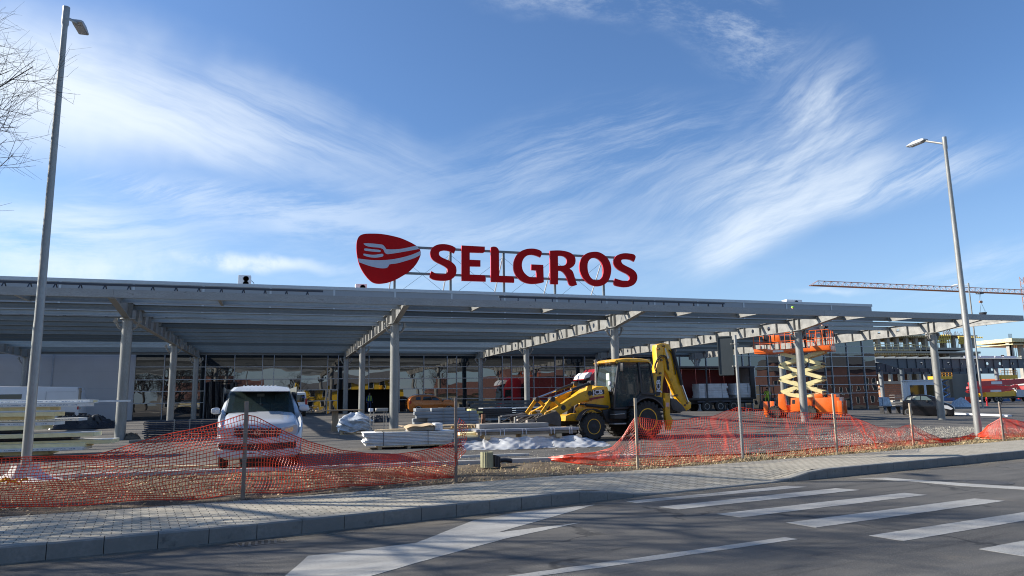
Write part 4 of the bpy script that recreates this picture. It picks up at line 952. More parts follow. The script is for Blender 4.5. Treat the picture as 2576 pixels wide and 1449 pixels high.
for (x0,y0,x1,y1) in ((1190,240,1320,330),(700,255,805,340),(980,240,1050,300)):
    pass
for a_,c_ in ((640,780),(820,1060)):
    pass
fslab('wiper',[(480,498),(900,482),(900,488),(480,506)],-.93,black,vt,.01)
slab('roof_edge',[(580,205),(1350,203),(1340,160),(1180,140),(800,135),(650,150)],(-1.75,1.87),(-2.3,1.95),vw_m,vt,.02,.01)
# ---------- generic side traced car ----------
def trace_car(name,label,cat,fr,Z,near,width,lower,green,windows,wheels,paint,group=None,tum=.16,rimm=alloy,wglass=None):
    t=thing(name,label,cat,fr.o,fr.a,group); s=1 if near>0 else -1; y0,y1=(near-s*width,near) if s>0 else (near,near-s*width); ym=(y0+y1)/2
    b=MB(); rext(b,[tuple(p[:2]) for p in spl(fr.sides(lower,near,Z),3)],y0,y1,.06); b.build('body',paint,t,smooth=40)
    g=[tuple(p[:2]) for p in spl(fr.sides(green,near,Z),3)]; zs=[p[1] for p in g]; b=MB(); rext(b,g,y0+.03,y1-.03,.05); taper(b,min(zs),max(zs),tum,0,ym); b.build('roof',paint,t,smooth=40)
    for w in windows:
        q=[tuple(p[:2]) for p in fr.sides(w,near,Z)]
        for yy in (y1-.03,y0+.03):
            b=MB(); o=.012 if yy>ym else -.012; b.ext(q,yy,yy+o); taper(b,min(zs),max(zs),tum,0,ym); b.build('side_window',wglass or carglass,t,smooth=20)
    for (x,y,r) in wheels:
        q=fr.side(*Z(x,y),near)
        for sd in (1,-1): wheel(t,q[0],ym+sd*(width/2-.12),r,.22,rimm,side=sd)
    return t,y0,y1,zs
# ---------- orange SUV ----------
ZU=lambda x,y:(830.6+.1488*x,945.6+.1488*y)
p=gp(1092,61.0); uf=VF((p.x,61.,p.z),0.0)
orange=M('suv_orange',(.42,.13,.018),.28,.3,.05,2,coat=.5)
t,y0,y1,zs=trace_car('orange_suv','orange compact SUV parked in front of the glazed facade behind the stack of grey beams','car',uf,ZU,-.9,1.8,
 [(1335,440,1),(1345,420),(1400,408),(1900,410),(2010,405),(2085,430),(2120,475),(2128,560),(2100,600,1),(2085,590,1),(2070,540),(2010,505),(1950,540),(1935,600,1),(1570,610,1),(1555,550),(1495,510),(1435,545),(1420,610,1),(1350,600),(1330,540)],
 [(1340,425,1),(1362,370),(1430,335),(1560,322),(1700,324),(1800,345),(1880,385),(1930,412,1)],
 [[(1445,405),(1460,360),(1535,352),(1530,410)],[(1565,415),(1585,350),(1715,352),(1728,425)],[(1735,425),(1722,352),(1800,365),(1875,425)]],
 [(1495,575,.34),(2010,570,.34)],orange)
b=MB(); q=[( p_[0],p_[1]) for p_ in uf.sides([(1430,325),(1500,312),(1700,312),(1780,330)],-.7,ZU)]
for yy in (-.62,.62): b.tube([(p_[0],yy,p_[1]) for p_ in q],.025,6)
b.build_each('roof_rail',alloy,t)
b=MB(); q=uf.sides([(1338,420),(1375,425),(1370,470),(1340,475)],-.9,ZU); b.ext(q,-.915,-.75); b.ext(q,.75,.915); b.build_each('tail_light',redl,t)
b=MB(); q=uf.sides([(1270,560),(1345,565),(1350,600),(1275,600)],-.9,ZU); b.ext([(p_[0]+.12,p_[1]) for p_ in q],-.85,.85); b.build('rear_bumper',black,t)
b=MB(); q=uf.side(*ZU(1903,415),-.95); b.box(q[0]-.06,q[0]+.06,-1.05,-.9,q[1]-.08,q[1]+.07,bev=.02); b.build('mirror',black,t)
b=MB(); q=uf.sides([(1340,425),(1362,375)],-.5,ZU); b.add([(q[0][0]-.01,-.7,q[0][1]),(q[0][0]-.01,.7,q[0][1]),(q[1][0]-.03,.6,q[1][1]),(q[1][0]-.03,-.6,q[1][1])],[(0,1,2,3)]); b.build('rear_window',carglass,t)
# ---------- black estate car ----------
ZB=lambda x,y:(2159.5+.2645*x,702.8+.2645*y)
ang=HD(math.cos(R_(33)),-math.sin(R_(33))); p=at_z(*ZB(475,1305),.02); bf=VF(p,ang); bf=VF(bf.o-bf.ny*(-.91),ang)
blk=M('car_black',(.006,.006,.008),.25,.0,.05,1,spec=.4,coat=.25)
t,y0,y1,zs=trace_car('black_estate_car','black estate car parked behind the right hand canopy column','car',bf,ZB,-.91,1.82,
 [(418,1170,1),(430,1150),(520,1148),(700,1152),(770,1160),(860,1185),(905,1215),(915,1250),(905,1295,1),(850,1298,1),(835,1250),(800,1232),(765,1250),(752,1300,1),(520,1300,1),(508,1250),(475,1228),(440,1250),(430,1290,1),(418,1270)],
 [(432,1152,1),(450,1125),(480,1103),(560,1096),(640,1098),(720,1118),(775,1160,1)],
 [[(455,1146),(470,1116),(505,1112),(500,1147)],[(510,1147),(515,1111),(585,1108),(588,1148)],[(596,1148),(592,1108),(645,1112),(700,1150)]],
 [(475,1262,.33),(800,1266,.33)],blk,wglass=mat_glass('car_glass_green',(.09,.12,.11),.04,1.8))
Lx=bf.side(*ZB(905,1250),-.91)[0]
b=MB(); z_=lambda y_:bf.front(*ZB(900,y_),Lx)[1]
zc0,zc1=bf.side(*ZB(770,1160),-.91)[1],bf.side(*ZB(700,1118),-.91)[1]; xw0,xw1=bf.side(*ZB(780,1160),-.91)[0],bf.side(*ZB(690,1112),-.91)[0]
b.add([(xw0+.05,-.72,zc0+.02),(xw0+.05,.72,zc0+.02),(xw1+.05,.62,zc1),(xw1+.05,-.62,zc1)],[(0,1,2,3)]); b.v=[(x_,y_,z2+.02) for x_,y_,z2 in b.v]; b.build('windscreen',mat_glass('car_glass_light',(.10,.13,.14),.04,1.9),t)
for sd in (-1,1):
    b=MB(); q=bf.sides([(800,1195),(850,1200),(900,1230),(880,1240),(810,1225)],-.91,ZB); b.ext(q,sd*.6,sd*.925); b.build_each('headlight',lamp_g,t)
b=MB(); b.box(Lx-.05,Lx+.012,-.30,.30,.42,.62); b.box(Lx-.05,Lx+.01,-.7,.7,.22,.36); b.build('grille',black,t)
pl=MB(); pl.box(Lx+.012,Lx+.02,-.26,.26,.44,.54); pl=pl.build('number_plate',white,t); 
b=MB(); b.box(Lx-.03,Lx+.014,-.4,.4,.66,.68); b.build('chrome_strip',chrome,t)
b=MB(); q=bf.side(*ZB(655,1160),-.95); b.box(q[0]-.08,q[0]+.06,-1.08,-.9,q[1]-.05,q[1]+.09,bev=.02); b.build('mirror',black,t)
# ---------- white high roof van at the far left ----------
p=at_Y(197,1047,61.); wx,wz=p.x,lz(p.x,61.)
wf=VF((wx,62.,wz),PI)
wt=thing('white_van','white high roof panel van in front of the pale wall at the left','van',wf.o,PI)
ZW=lambda x,y:(.2426*x,926.4+.2426*y)
b=MB(); prof=[(.0,.45),(-.02,1.2),(.10,2.35),(.22,2.62),(5.6,2.70),(6.3,2.5),(6.75,1.75),(7.6,1.30),(7.85,1.0),(7.9,.4),(7.3,.35),(6.95,.75),(6.5,.75),(6.2,.35),(1.4,.35),(1.1,.75),(.6,.75),(.3,.4)]
rext(b,prof,-1.0,1.0,.08); taper(b,1.3,2.7,.10); b.build('body',M('van_white',(.70,.72,.73),.35,0,.03,1,coat=.3),wt,smooth=40)
for xx in (.85,6.72):
    for sd in (1,-1): wheel(wt,xx,sd*.88,.35,.22,alloy,side=sd)
b=MB(); b.box(3.75,5.9,.925,.965,1.62,2.12); b.build('side_window',carglass,wt)
b=MB(); b.box(.02,.12,.80,1.01,.95,1.5); b.box(.02,.12,-1.01,-.80,.95,1.5); b.build_each('tail_light',redl,wt)
b=MB(); b.box(.25,6.1,.985,1.03,.55,.75,bev=.01); b.build('side_moulding',black,wt)
b=MB(); b.box(-.12,.05,-.95,.95,.42,.68,bev=.02); b.build('rear_bumper',black,wt)
b=MB()
for z1 in (2.25,): b.box(.3,2.1,.93,.95,z1,z1+.02); b.box(2.2,2.22,.95,.985,.8,2.3)
b.build('panel_line',M('line_grey',(.4,.42,.44),.5),wt)
b=MB(); b.box(-.02,.10,.70,.98,1.6,2.55); b.box(-.10,.0,.88,.98,1.0,1.1); b.box(-.1,0,.88,.98,2.2,2.3); b.build('rear_door_edge',M('rubber_beige',(.35,.31,.25),.7),wt)
# ---------- small white van seen from behind ----------
p=gp(742,57.); sf_=VF((p.x,57.,p.z),PI/2+R_(8))
s_=thing('small_white_van','small white van seen from behind, right of the silver van, with a blue oval badge','van',sf_.o,sf_.a)
b=MB(); prof=[(0,.35),(-.02,.9),(.08,1.78),(.3,1.86),(2.6,1.88),(3.2,1.7),(3.6,1.15),(4.3,.95),(4.45,.4)]
rext(b,prof,-.87,.87,.08); taper(b,.95,1.9,.12); b.build('body',MATS['van_white'],s_,smooth=40)
b=MB(); b.box(-.02,.04,-.66,-.08,1.1,1.62); b.box(-.02,.04,.08,.66,1.1,1.62); b.build('rear_window',carglass,s_)
b=MB(); b.lathe([(.13,-.03),(.13,.0)],'x',20,Matrix.Translation((0,-.58,1.45))@Matrix.Diagonal((1,1,.5,1))); b.build('oval_badge',M('badge_blue',(.01,.03,.2),.3),s_)
b=MB(); b.box(-.03,.05,.72,.87,.75,1.35); b.box(-.03,.05,-.87,-.72,.75,1.35); b.build_each('tail_light',redl,s_)
b=MB(); b.box(-.14,.02,-.8,.8,.32,.55,bev=.02); b.build('rear_bumper',black,s_)
for xx in (.6,3.6):
    for sd in (1,-1): wheel(s_,xx,sd*.76,.31,.2,alloy,side=sd)
# ---------- articulated lorry ----------
ZT=lambda x,y:(1288+x/4,670.8+y/4)
p=gp(1905,54.8); tf=VF((p.x,56.05,lz(p.x,55)),PI)
red_t=M('lorry_red',(.30,.012,.02),.35,.1,.06,1,coat=.3); redint=M('curtain_red',(.13,.012,.014),.7,0,.15,1.5)
tt=thing('articulated_lorry','dark red articulated lorry with an open sided trailer behind the yellow digger','lorry',tf.o,PI)
LN=13.4; dk=1.22
b=MB(); b.box(0,LN,-1.25,1.25,dk-.16,dk); b.box(0,LN,.55,.75,dk-.5,dk-.16); b.box(0,LN,-.75,-.55,dk-.5,dk-.16); b.box(2.5,4,-1.2,1.2,.6,.66); b.build('trailer_deck',mdark,tt)
b=MB(); b.box(-.05,LN+.05,-1.27,1.27,3.86,4.0,bev=.02); b.build('trailer_roof',M('trailer_roof_dark',(.06,.06,.07),.5),tt)
b=MB(); b.box(-.02,.04,-1.26,1.26,dk,3.86); b.build('rear_door',trim,tt)
b=MB(); b.box(LN-.06,LN,-1.25,1.25,dk,3.86); b.build('front_board',redint,tt)
b=MB()
for k in range(9):
    x0=.1+k*1.48; b.box(x0,x0+1.44,-1.26,-1.22,dk+.0,3.84)
b.build('side_curtain',redint,tt)
b=MB()
for k in range(4): x0=.2+k*3.3+1.5; b.box(x0-.06,x0+.06,1.18,1.25,dk,3.86)
b.build_each('side_post',darkst,tt)
b=MB(); b.box(.04,.5,1.10,1.26,dk,3.86,bev=.03); b.build('gathered_curtain',M('curtain_black',(.02,.02,.022),.6),tt)
for k in range(3):
    for sd in (1,-1): wheel(tt,2.35+k*1.36,sd*1.05,.5,.34,alloy,side=sd,spokes=10,rr=.5)
b=MB(); b.box(.3,6,1.15,1.2,.85,1.0); b.build('side_guard',darkst,tt)
b=MB(); b.box(LN-6.6,LN-6.0,1.16,1.2,.7,.86); b.build('marker_board',white,tt)
# cab
cx0=LN+.55
b=MB(); cp=[(cx0,1.0),(cx0,2.9),(cx0+.05,3.55),(cx0+.5,3.85),(cx0+1.5,3.80),(cx0+2.0,3.35),(cx0+2.25,2.7),(cx0+2.35,1.2),(cx0+2.35,.45),(cx0+1.9,.4),(cx0+1.85,.9),(cx0+1.0,1.0),(cx0+.8,.6),(cx0,.6)]
rext(b,cp,-1.24,1.24,.09); b.build('cab',red_t,tt,smooth=35)
b=MB(); b.ext([(cx0+2.02,3.28),(cx0+2.06,3.31),(cx0+2.40,2.35),(cx0+2.36,2.33)],-1.12,1.12); b.ext([(cx0+2.27,2.62),(cx0+2.30,2.62),(cx0+2.39,1.75),(cx0+2.36,1.75)],-1.12,1.12); b.build('windscreen',carglass,tt)
b=MB(); b.ext([(cx0+1.25,1.95),(cx0+2.1,1.85),(cx0+2.0,2.65),(cx0+1.3,2.7)],1.2,1.255); b.ext([(cx0+1.25,1.95),(cx0+2.1,1.85),(cx0+2.0,2.65),(cx0+1.3,2.7)],-1.255,-1.2); b.build_each('door_window',carglass,tt)
b=MB(); b.ext([(cx0+1.95,3.15),(cx0+2.7,2.95),(cx0+2.55,3.25),(cx0+2.2,3.5),(cx0+1.9,3.5)],-1.1,1.1); b.build('sun_visor',M('visor_white',(.75,.75,.77),.3),tt)
b=MB(); b.box(cx0+2.5,cx0+2.72,-1.1,1.1,2.88,2.96); b.build('visor_edge',red_t,tt)
b=MB()
for k in range(5): b.box(cx0+2.36,cx0+2.42,-.95,.95,.7+k*.2,.82+k*.2)
b.build('grille',black,tt)
b=MB(); b.box(cx0+2.3,cx0+2.43,.75,1.18,.55,.8,bev=.03); b.box(cx0+2.3,cx0+2.43,-1.18,-.75,.55,.8,bev=.03); b.build_each('headlight',lamp_g,tt)
b=MB(); b.box(cx0+2.1,cx0+2.25,1.3,1.5,2.0,2.8,bev=.03); b.tube([(cx0+2.1,1.2,2.75),(cx0+2.15,1.4,2.78)],.03,6); b.build('mirror',red_t,tt)
for xx in (cx0+1.45,cx0-1.6):
    for sd in (1,-1): wheel(tt,xx,sd*1.05,.5,.34,alloy,side=sd,spokes=10,rr=.5)
b=MB(); b.box(cx0-3.3,cx0+1.5,-.5,.5,.6,.9); b.build('tractor_frame',mdark,tt)
# load: panel bundles
def strapped_stack(name,label,cat,x,y,z,rz,L_,W_,H_,n,mat,group=None,jit=.05,strap=darkst,par_axis=0,seed=1):
    t=thing(name,label,cat,(x,y,z),rz,group); r=random.Random(seed); h=H_/n
    for k in range(n):
        a,c_=r.uniform(-jit,jit),r.uniform(-jit,jit); b=MB(); b.box(-L_/2+a,L_/2+c_,-W_/2+a*.3,W_/2+a*.3,k*h+.003,(k+1)*h-.003,bev=min(.008,h*.1)); b.build('panel',mat,t)
    b=MB()
    for xx in (-L_*.3,L_*.3): 
        b.box(xx-.015,xx+.015,-W_/2-.02,W_/2+.02,H_,H_+.006); b.box(xx-.015,xx+.015,-W_/2-.026,-W_/2-.02,0,H_+.006); b.box(xx-.015,xx+.015,W_/2+.02,W_/2+.026,0,H_+.006)
    b.build('strap',strap,t); return t
pnw=M('panel_white',(.55,.58,.60),.5,0,.12,2)
xq=lambda px: at_Y(px,980,55).x
for (pa,pb,zz) in ((1758,1828,0),(1848,1886,0)):
    xa,xb=xq(pa),xq(pb); strapped_stack('panel_bundle','bundle of white wall panels lying '+('in the middle of the open lorry trailer' if pa<1800 else 'near the rear end of the open lorry trailer'),'panel stack',(xa+xb)/2,55.45,lz(p.x,55)+dk,0,xb-xa,1.1,1.25,6,pnw,'panel bundles on the lorry',.10,seed=pa)
# ---------- scissor lift ----------
ZL=lambda x,y:(1852.8+.19843*x,798.6+.19843*y)
ang=HD(math.cos(R_(33)),-math.sin(R_(33))); p=at_z(1948,1054.5,.13); lf_=VF(p,ang); lf_=VF(lf_.o+lf_.ny*1.0,ang)
lorange=M('lift_orange',(.75,.13,.012),.38,0,.06,2,coat=.2,dirt=((.45,.10,.03),4,.62)); cream=M('lift_cream',(.66,.58,.30),.42,0,.07,3,dirt=((.35,.30,.18),5,.63))
lt_=thing('scissor_lift','orange scissor lift with cream arms and its platform raised under the canopy','scissor lift',lf_.o,lf_.a)
SL=lambda pts,lat: lf_.sides(pts,lat,ZL)
w0=lf_.side(*ZL(480,1215),-1.0); w1=lf_.side(*ZL(930,1225),-1.0)
for xx in (w0[0],w1[0]+.0):
    for sd in (1,-1): wheel(lt_,xx,sd*.92,.44,.34,dirty,'w',mdark,.5,16,0,sd)
b=MB(); rext(b,SL([(525,1110),(1150,1110),(1230,1200),(600,1200)],-.7),-.72,.72,.03); b.build('chassis',lorange,lt_)
xm=lf_.side(*ZL(1040,1100),-1.0)[0]
b=MB(); rext(b,SL([(525,970),(600,970),(612,1020),(650,1200),(590,1200),(530,1120)],-.9),-.92,-.55,.02); b.build('rear_cover',lorange,lt_)
b=MB(); rext(b,SL([(690,1020),(955,1010),(955,1130),(770,1200),(685,1200)],-.9),-.95,-.55,.02); b.build('engine_cover',lorange,lt_)
plate(lf_,[(705,1045),(740,1045),(740,1095),(705,1095)],-.953,ZL,black,lt_,'recess')
xr0=lf_.side(*ZL(990,1000),-.9)[0]; xr1=xr0+.55; zz0=lf_.side(*ZL(990,1215),-.9)[1]; zz1=lf_.side(*ZL(990,968),-.9)[1]
b=MB(); b.box(xr0,xr0+1.5,-.95,.95,.45,zz1-.25,bev=.03); b.box(xr0,xr0+.5,-.95,-.6,zz1-.28,zz1,bev=.02); b.box(xr0+.7,xr0+1.25,-.5,.95,zz1-.3,zz1-.05,bev=.02); b.build('front_cover',lorange,lt_)
xs1=xr0+1.506
b=MB(); b.box(xs1-.005,xs1+.006,-.80,.10,.95,1.25); o=b.build('sign_board',white,lt_)
text_mb('STIL Working',.155,.002,frameT((xs1+.010,-.35,1.10),(0,1,0),(0,0,1)),bold=.006).build('board_text',M('text_green',(.02,.12,.05),.5),o,smooth=0)
for (xx,yy,lab) in ((w0[0]-.55,-1.0,1),(w0[0]-.55,.85,1),(w1[0]+1.85,-1.0,1),(w1[0]+1.85,.85,1)):
    b=MB(); b.box(xx-.14,xx+.14,yy,yy+.22,.30,1.18,bev=.02); b.box(xx-.05,xx+.05,yy+.06,yy+.16,.12,.3); b.build('outrigger',lorange,lt_)
b=MB(); b.box(w0[0]-.5,w0[0]-.1,-.8,.8,.35,.6); b.box(w1[0]+.1,w1[0]+1.9,-.9,.9,.35,.52); b.build('axle_beam',lorange,lt_)
# scissor arms
arms=[((560,458),(1085,592)),((560,600),(1110,425)),((540,612),(1085,765)),((560,775),(1085,600)),((545,785),(1095,945)),((565,950),(1100,775)),((570,960),(1000,1030)),((850,1020),(1095,950))]
for i,(a_,c_) in enumerate(arms):
    q=SL([a_,c_],-.55)
    for sd in ((-.56,-.50) if i%2 else (-.66,-.60),((.50,.56) if i%2 else (.60,.66))):
        b=MB(); y_=(sd[0]+sd[1])/2; b.bar((q[0][0],y_,q[0][1]),(q[1][0],y_,q[1][1]),.07,.24); b.build('scissor_arm',cream,lt_)
b=MB()
for pp in ((555,605),(1085,592),(545,780),(1090,770),(560,955),(1100,945),(830,520),(825,690),(825,860)):
    q=SL([pp],-.55)[0]; b.tube([(q[0],-.72,q[1]),(q[0],.72,q[1])],.06,10)
b.build('cross_pin',mdark,lt_)
q=SL([(870,545)],-.70)[0]; b=MB(); b.lathe([(.20,-.71),(.20,-.68)],'y',20,Matrix.Translation((q[0],0,q[1]))); b.build('round_plate',cream,lt_)
# lift ram
q=SL([(700,1000),(900,620)],0); b=MB(); b.tube([(q[0][0],0,q[0][1]),(q[1][0],0,q[1][1])],.09,10); b.build('lift_ram',mdark,lt_)
# platform
pa=SL([(228,467),(940,440),(228,410)],-.85); xa=pa[0][0]; zpl=pa[0][1]; 
xb=lf_.side(*ZL(1185,400),-.85)[0]; xmid=lf_.side(*ZL(940,400),-.85)[0]
zt2=zpl+.30
b=MB(); b.box(xa,xb-.0,-.87,.87,zpl+.02,zpl+.26,bev=.02); b.box(xa,xa+.9,-.9,.9,zpl+.12,zpl+.34); b.build('platform',lorange,lt_)
b=MB(); b.box(xb+.002,xb+.06,-.9,1.0,zpl+.0,zpl+.36,bev=.01); b.box(xmid,xb,-.93,-.875,zpl+.05,zpl+.36,bev=.01); o=b.build('platform_skirt',lorange,lt_)
text_mb('JLG',.24,.003,frameT((xb+.064,-.55,zpl+.19),(0,1,0),(0,0,1)),bold=.012,xs=1.15,shear=.15).build('maker_letters',white,o,smooth=0)
b=MB(); b.box(xa+1.25,xa+1.95,-.885,-.872,zpl+.06,zpl+.2); b.build('maker_plate',white,lt_)
b=MB(); R1=1.15
def rl(pts,r=.024): b.tube(pts,r,6)
for zz in (zt2+.5,zt2+1.05):
    rl([(xa,-.85,zz),(xmid-.2,-.85,zz)]); rl([(xmid,-.85,zz+.05),(xb,-.85,zz+.05)]); rl([(xa,.85,zz),(xb,.85,zz)]); rl([(xa,-.85,zz),(xa,.85,zz)]); rl([(xb,-.85,zz+.05),(xb,.85,zz+.05)])
for k in range(6):
    xx=xa+(xmid-.2-xa)*k/5; rl([(xx,-.85,zpl+.2),(xx,-.85,zt2+1.05)]); rl([(xx,.85,zpl+.2),(xx,.85,zt2+1.05)])
for k in range(4):
    xx=xmid+(xb-xmid)*k/3; rl([(xx,-.85,zpl+.2),(xx,-.85,zt2+1.10)],.03); rl([(xx,.85,zpl+.2),(xx,.85,zt2+1.05)])
for k in range(3): rl([(xb,-.85+.85*k,zpl+.2),(xb,-.85+.85*k,zt2+1.1)],.03)
b.build('guard_rail',lorange,lt_)
b=MB(); b.box(xa+1.2,xa+1.75,-.84,-.6,zt2+.45,zt2+.95,bev=.03); b.build('control_box',lorange,lt_)
b=MB(); b.box(xa+.6,xa+.95,-.84,-.6,zt2+.55,zt2+.95,bev=.03); b.build('tool_bag',black,lt_)
# ---------- people ----------
skin=M('skin',(.45,.27,.19),.6); navy=M('work_blue',(.03,.05,.12),.85,0,.1,5); hv=M('hi_vis_yellow',(.42,.60,.06),.6,0,.05,5); hair=M('hair_dark',(.03,.02,.015),.8); dkc=M('dark_clothes',(.03,.032,.035),.85,0,.15,5); hivo=M('hi_vis_stripe',(.7,.7,.68),.4)
def person(label,loc,rz,pose='stand',top=navy,legs=navy,vest=True,helmet=None,scale=1.0,group=None):
    sit=(pose=='sit'); t=thing('person',label,'person',loc,rz,group); t.scale=(scale,)*3
    H=.95 if not sit else .5
    V_=[];E_=[];Rr=[]
    def add(p,r,par=None):
        V_.append(p);Rr.append(r)
        if par is not None:E_.append((par,len(V_)-1))
        return len(V_)-1
    pel=add((0,0,H),.125); ch=add((.0,0,H+.22),.125,pel); c2=add((0,0,H+.42),.15,ch); nk=add((.01,0,H+.53),.06,c2); hd=add((.03,0,H+.64),.085,nk); hd2=add((.03,0,H+.74),.085,hd)
    for sd in (1,-1):
        hip=add((0,sd*.1,H-.05),.1,pel)
        if sit: kn=add((.42,sd*.13,H),.075,hip); an=add((.42,sd*.13,H-.40),.05,kn); add((.58,sd*.14,H-.44),.04,an)
        else: kn=add((.03,sd*.12,.5),.072,hip); an=add((0,sd*.13,.09),.048,kn); add((.15,sd*.16,.04),.04,an)
        sh=add((0,sd*.19,H+.45),.07,c2)
        if pose=='reach' : el=add((.22,sd*.25,H+.42),.05,sh); wr=add((.42,sd*.16,H+.62),.035,el); add((.50,sd*.14,H+.68),.035,wr)
        elif sit: el=add((.12,sd*.27,H+.2),.048,sh); wr=add((.36,sd*.18,H+.24),.034,el); add((.44,sd*.16,H+.26),.035,wr)
        else: el=add((-.02,sd*.27,H+.16),.05,sh); wr=add((.10,sd*.27,H-.08),.034,el); add((.14,sd*.26,H-.16),.036,wr)
    me=bpy.data.meshes.new('p'); me.from_pydata(V_,E_,[]); o=bpy.data.objects.new('p',me); COL.objects.link(o)
    sk=o.modifiers.new('s','SKIN'); 
    for i,v in enumerate(me.skin_vertices[0].data): v.radius=(Rr[i],Rr[i]); v.use_root=(i==0)
    o.modifiers.new('ss','SUBSURF').levels=1; bpy.context.view_layer.update()
    nm=bpy.data.meshes.new_from_object(o.evaluated_get(bpy.context.evaluated_depsgraph_get())); bpy.data.objects.remove(o)
    nm.materials.append(top); nm.materials.append(legs); nm.materials.append(skin)
    for f in nm.polygons:
        c=f.center; f.use_smooth=True
        f.material_index=2 if c.z>H+.55 or (not sit and pose=='stand' and c.z<H-.08 and abs(c.y)>.21 and c.z>H-.25) else (1 if c.z<H+.02 else 0)
    bo=bpy.data.objects.new('body',nm); COL.objects.link(bo); bo.parent=t
    if vest:
        b=MB()
        for sd in (1,-1): b.box(.10,.165,sd*.06-(.0 if sd>0 else .10),sd*.06+(.10 if sd>0 else .0),H+.02,H+.50,bev=.01)
        b.box(-.16,-.11,-.16,.16,H+.02,H+.48,bev=.02)
        b.build('vest',hv,t)
    b=MB(); b.lathe([(.09,0),(.095,.03),(.08,.08),(.04,.11),(.001,.115)],'z',16,Matrix.Translation((.02,0,H+.72)))
    if helmet: b.lathe([(.13,.02),(.125,.04),(.10,.04)],'z',16,Matrix.Translation((.03,0,H+.70)))
    b.build('helmet' if helmet else 'hair',helmet or hair,t)
    return t
p=at_Y(934,1041,67.2); zf=lz(p.x,66)
person('person in blue work clothes and an open yellow vest standing in the dark doorway',(p.x,68.9,zf+.12),-PI/2+.2,'stand',M('work_blue_bright',(.05,.12,.30),.8),navy,True)
q=lf_.T@Vector((0,0,0)); 
pl_=SL([(845,330)],0)[0]; q=lf_.T@Vector((pl_[0],0.1,zpl+.28)); person('person in dark work clothes working on the raised orange platform behind the column',q,lf_.a+2.2,'reach',dkc,dkc,False,M('helmet_white',(.7,.7,.65),.4))
pl_=SL([(1140,300)],0.3)[0]; q=lf_.T@Vector((pl_[0]-.2,.35,zpl+.28)); person('person in dark clothes at the right end of the raised orange platform',q,lf_.a+1.2,'reach',dkc,dkc,False)
q=at_Y(1981,775,41.5); person('person up on the canopy, only a lime green helmet showing over its edge',(q.x,41.0,q.z-1.72),-1.2,'stand',hv,dkc,True,M('helmet_lime',(.35,.65,.05),.4))
# ---------- forklift ----------
p=gp(1932,54.); ff=VF(p,HD(-.5,-.86)); ft=thing('forklift','small dark forklift driven by a person in lime, left of the scissor lift','forklift',ff.o,ff.a)
b=MB(); b.box(-1.1,.7,-.55,.55,.25,.85,bev=.06); b.box(-1.2,-.5,-.52,.52,.8,1.15,bev=.08); b.build('body',mdark,ft)
b=MB()
for x_ in (-.85,.55):
    for y_ in (-.5,.5): b.tube([(x_,y_,.8),(x_*.8,y_*.95,2.15)],.035,6)
b.box(-.75,.5,-.52,.52,2.12,2.18); b.build('overhead_guard',black,ft)
for x_ in (-.75,.5):
    for sd in (1,-1): wheel(ft,x_,sd*.5,.30,.22,mdark,side=sd,spokes=0)
b=MB(); b.box(.75,.85,-.45,-.35,.1,2.3); b.box(.75,.85,.35,.45,.1,2.3); b.box(.86,.9,-.5,.5,.3,.75); b.build('mast',darkst,ft)
b=MB(); b.box(.9,2.0,-.35,-.23,.2,.25); b.box(.9,2.0,.23,.35,.2,.25); b.build_each('fork',darkst,ft)
person('person in lime hi-vis clothing sitting on the forklift',ff.T@Vector((-.35,0,.72)),ff.a,'sit',hv,hv,False,None)
# ================= YARD THINGS =================
def hit(px,py):
    d=ray(px,py); t=0.0; last=None
    for k in range(1,4000):
        s=k*.05/abs(d.y)*1.0; p=CAM+d*s
        g=lz(p.x,p.y) if p.y>YB(p.x) else .18
        if p.z<=g: p.z=g; return p
    return at_z(px,py,.3)
ORD=['topmost','second','third','fourth','fifth','sixth','seventh','eighth','ninth','tenth','eleventh','twelfth','thirteenth','fourteenth','fifteenth','sixteenth']
foam=M('panel_foam',(.88,.75,.42),.8,0,.10,3,.1,30); film=M('panel_film',(.74,.75,.73),.35,0,.08,2)
pprint=bpy.data.materials.new('panel_print'); pprint.use_nodes=True; q=NB(pprint.node_tree); bs=pprint.node_tree.nodes['Principled BSDF']; br=q.n('ShaderNodeTexBrick'); br.offset=0
q.link(q.mapping(pprint.node_tree.nodes.new('ShaderNodeTexCoord').outputs['Object'],rot=(R_(90),0,0)),br.inputs['Vector'])
for k,v in (('Scale',1.),('Mortar Size',.035),('Mortar Smooth',.1),('Brick Width',.40),('Row Height',1.)): br.inputs[k].default_value=v
br.inputs['Color1'].default_value=(.20,.26,.36,1); br.inputs['Color2'].default_value=(.30,.36,.44,1); br.inputs['Mortar'].default_value=(.74,.75,.73,1); c=q.mix(q.ramp(q.noise(pprint.node_tree.nodes.new('ShaderNodeTexCoord').outputs['Object'],26,3,.6),.42,.55),(.74,.75,.73),br.outputs['Color']); q.link(c,bs.inputs['Base Color'])
ZP=lambda x,y:(.2426*x,926.4+.2426*y)
ppx=[(340,935,1,24.6),(378,880,1,24.2),(415,520,0,24.4),(474,560,0,24.2),(512,455,0,24.5),(530,815,1,26.6),(573,565,1,24.3),(615,430,0,24.3),(685,968,0,24.2),(758,1155,0,24.4),(795,880,0,24.2),(830,858,1,24.05),(872,500,0,24.5)]
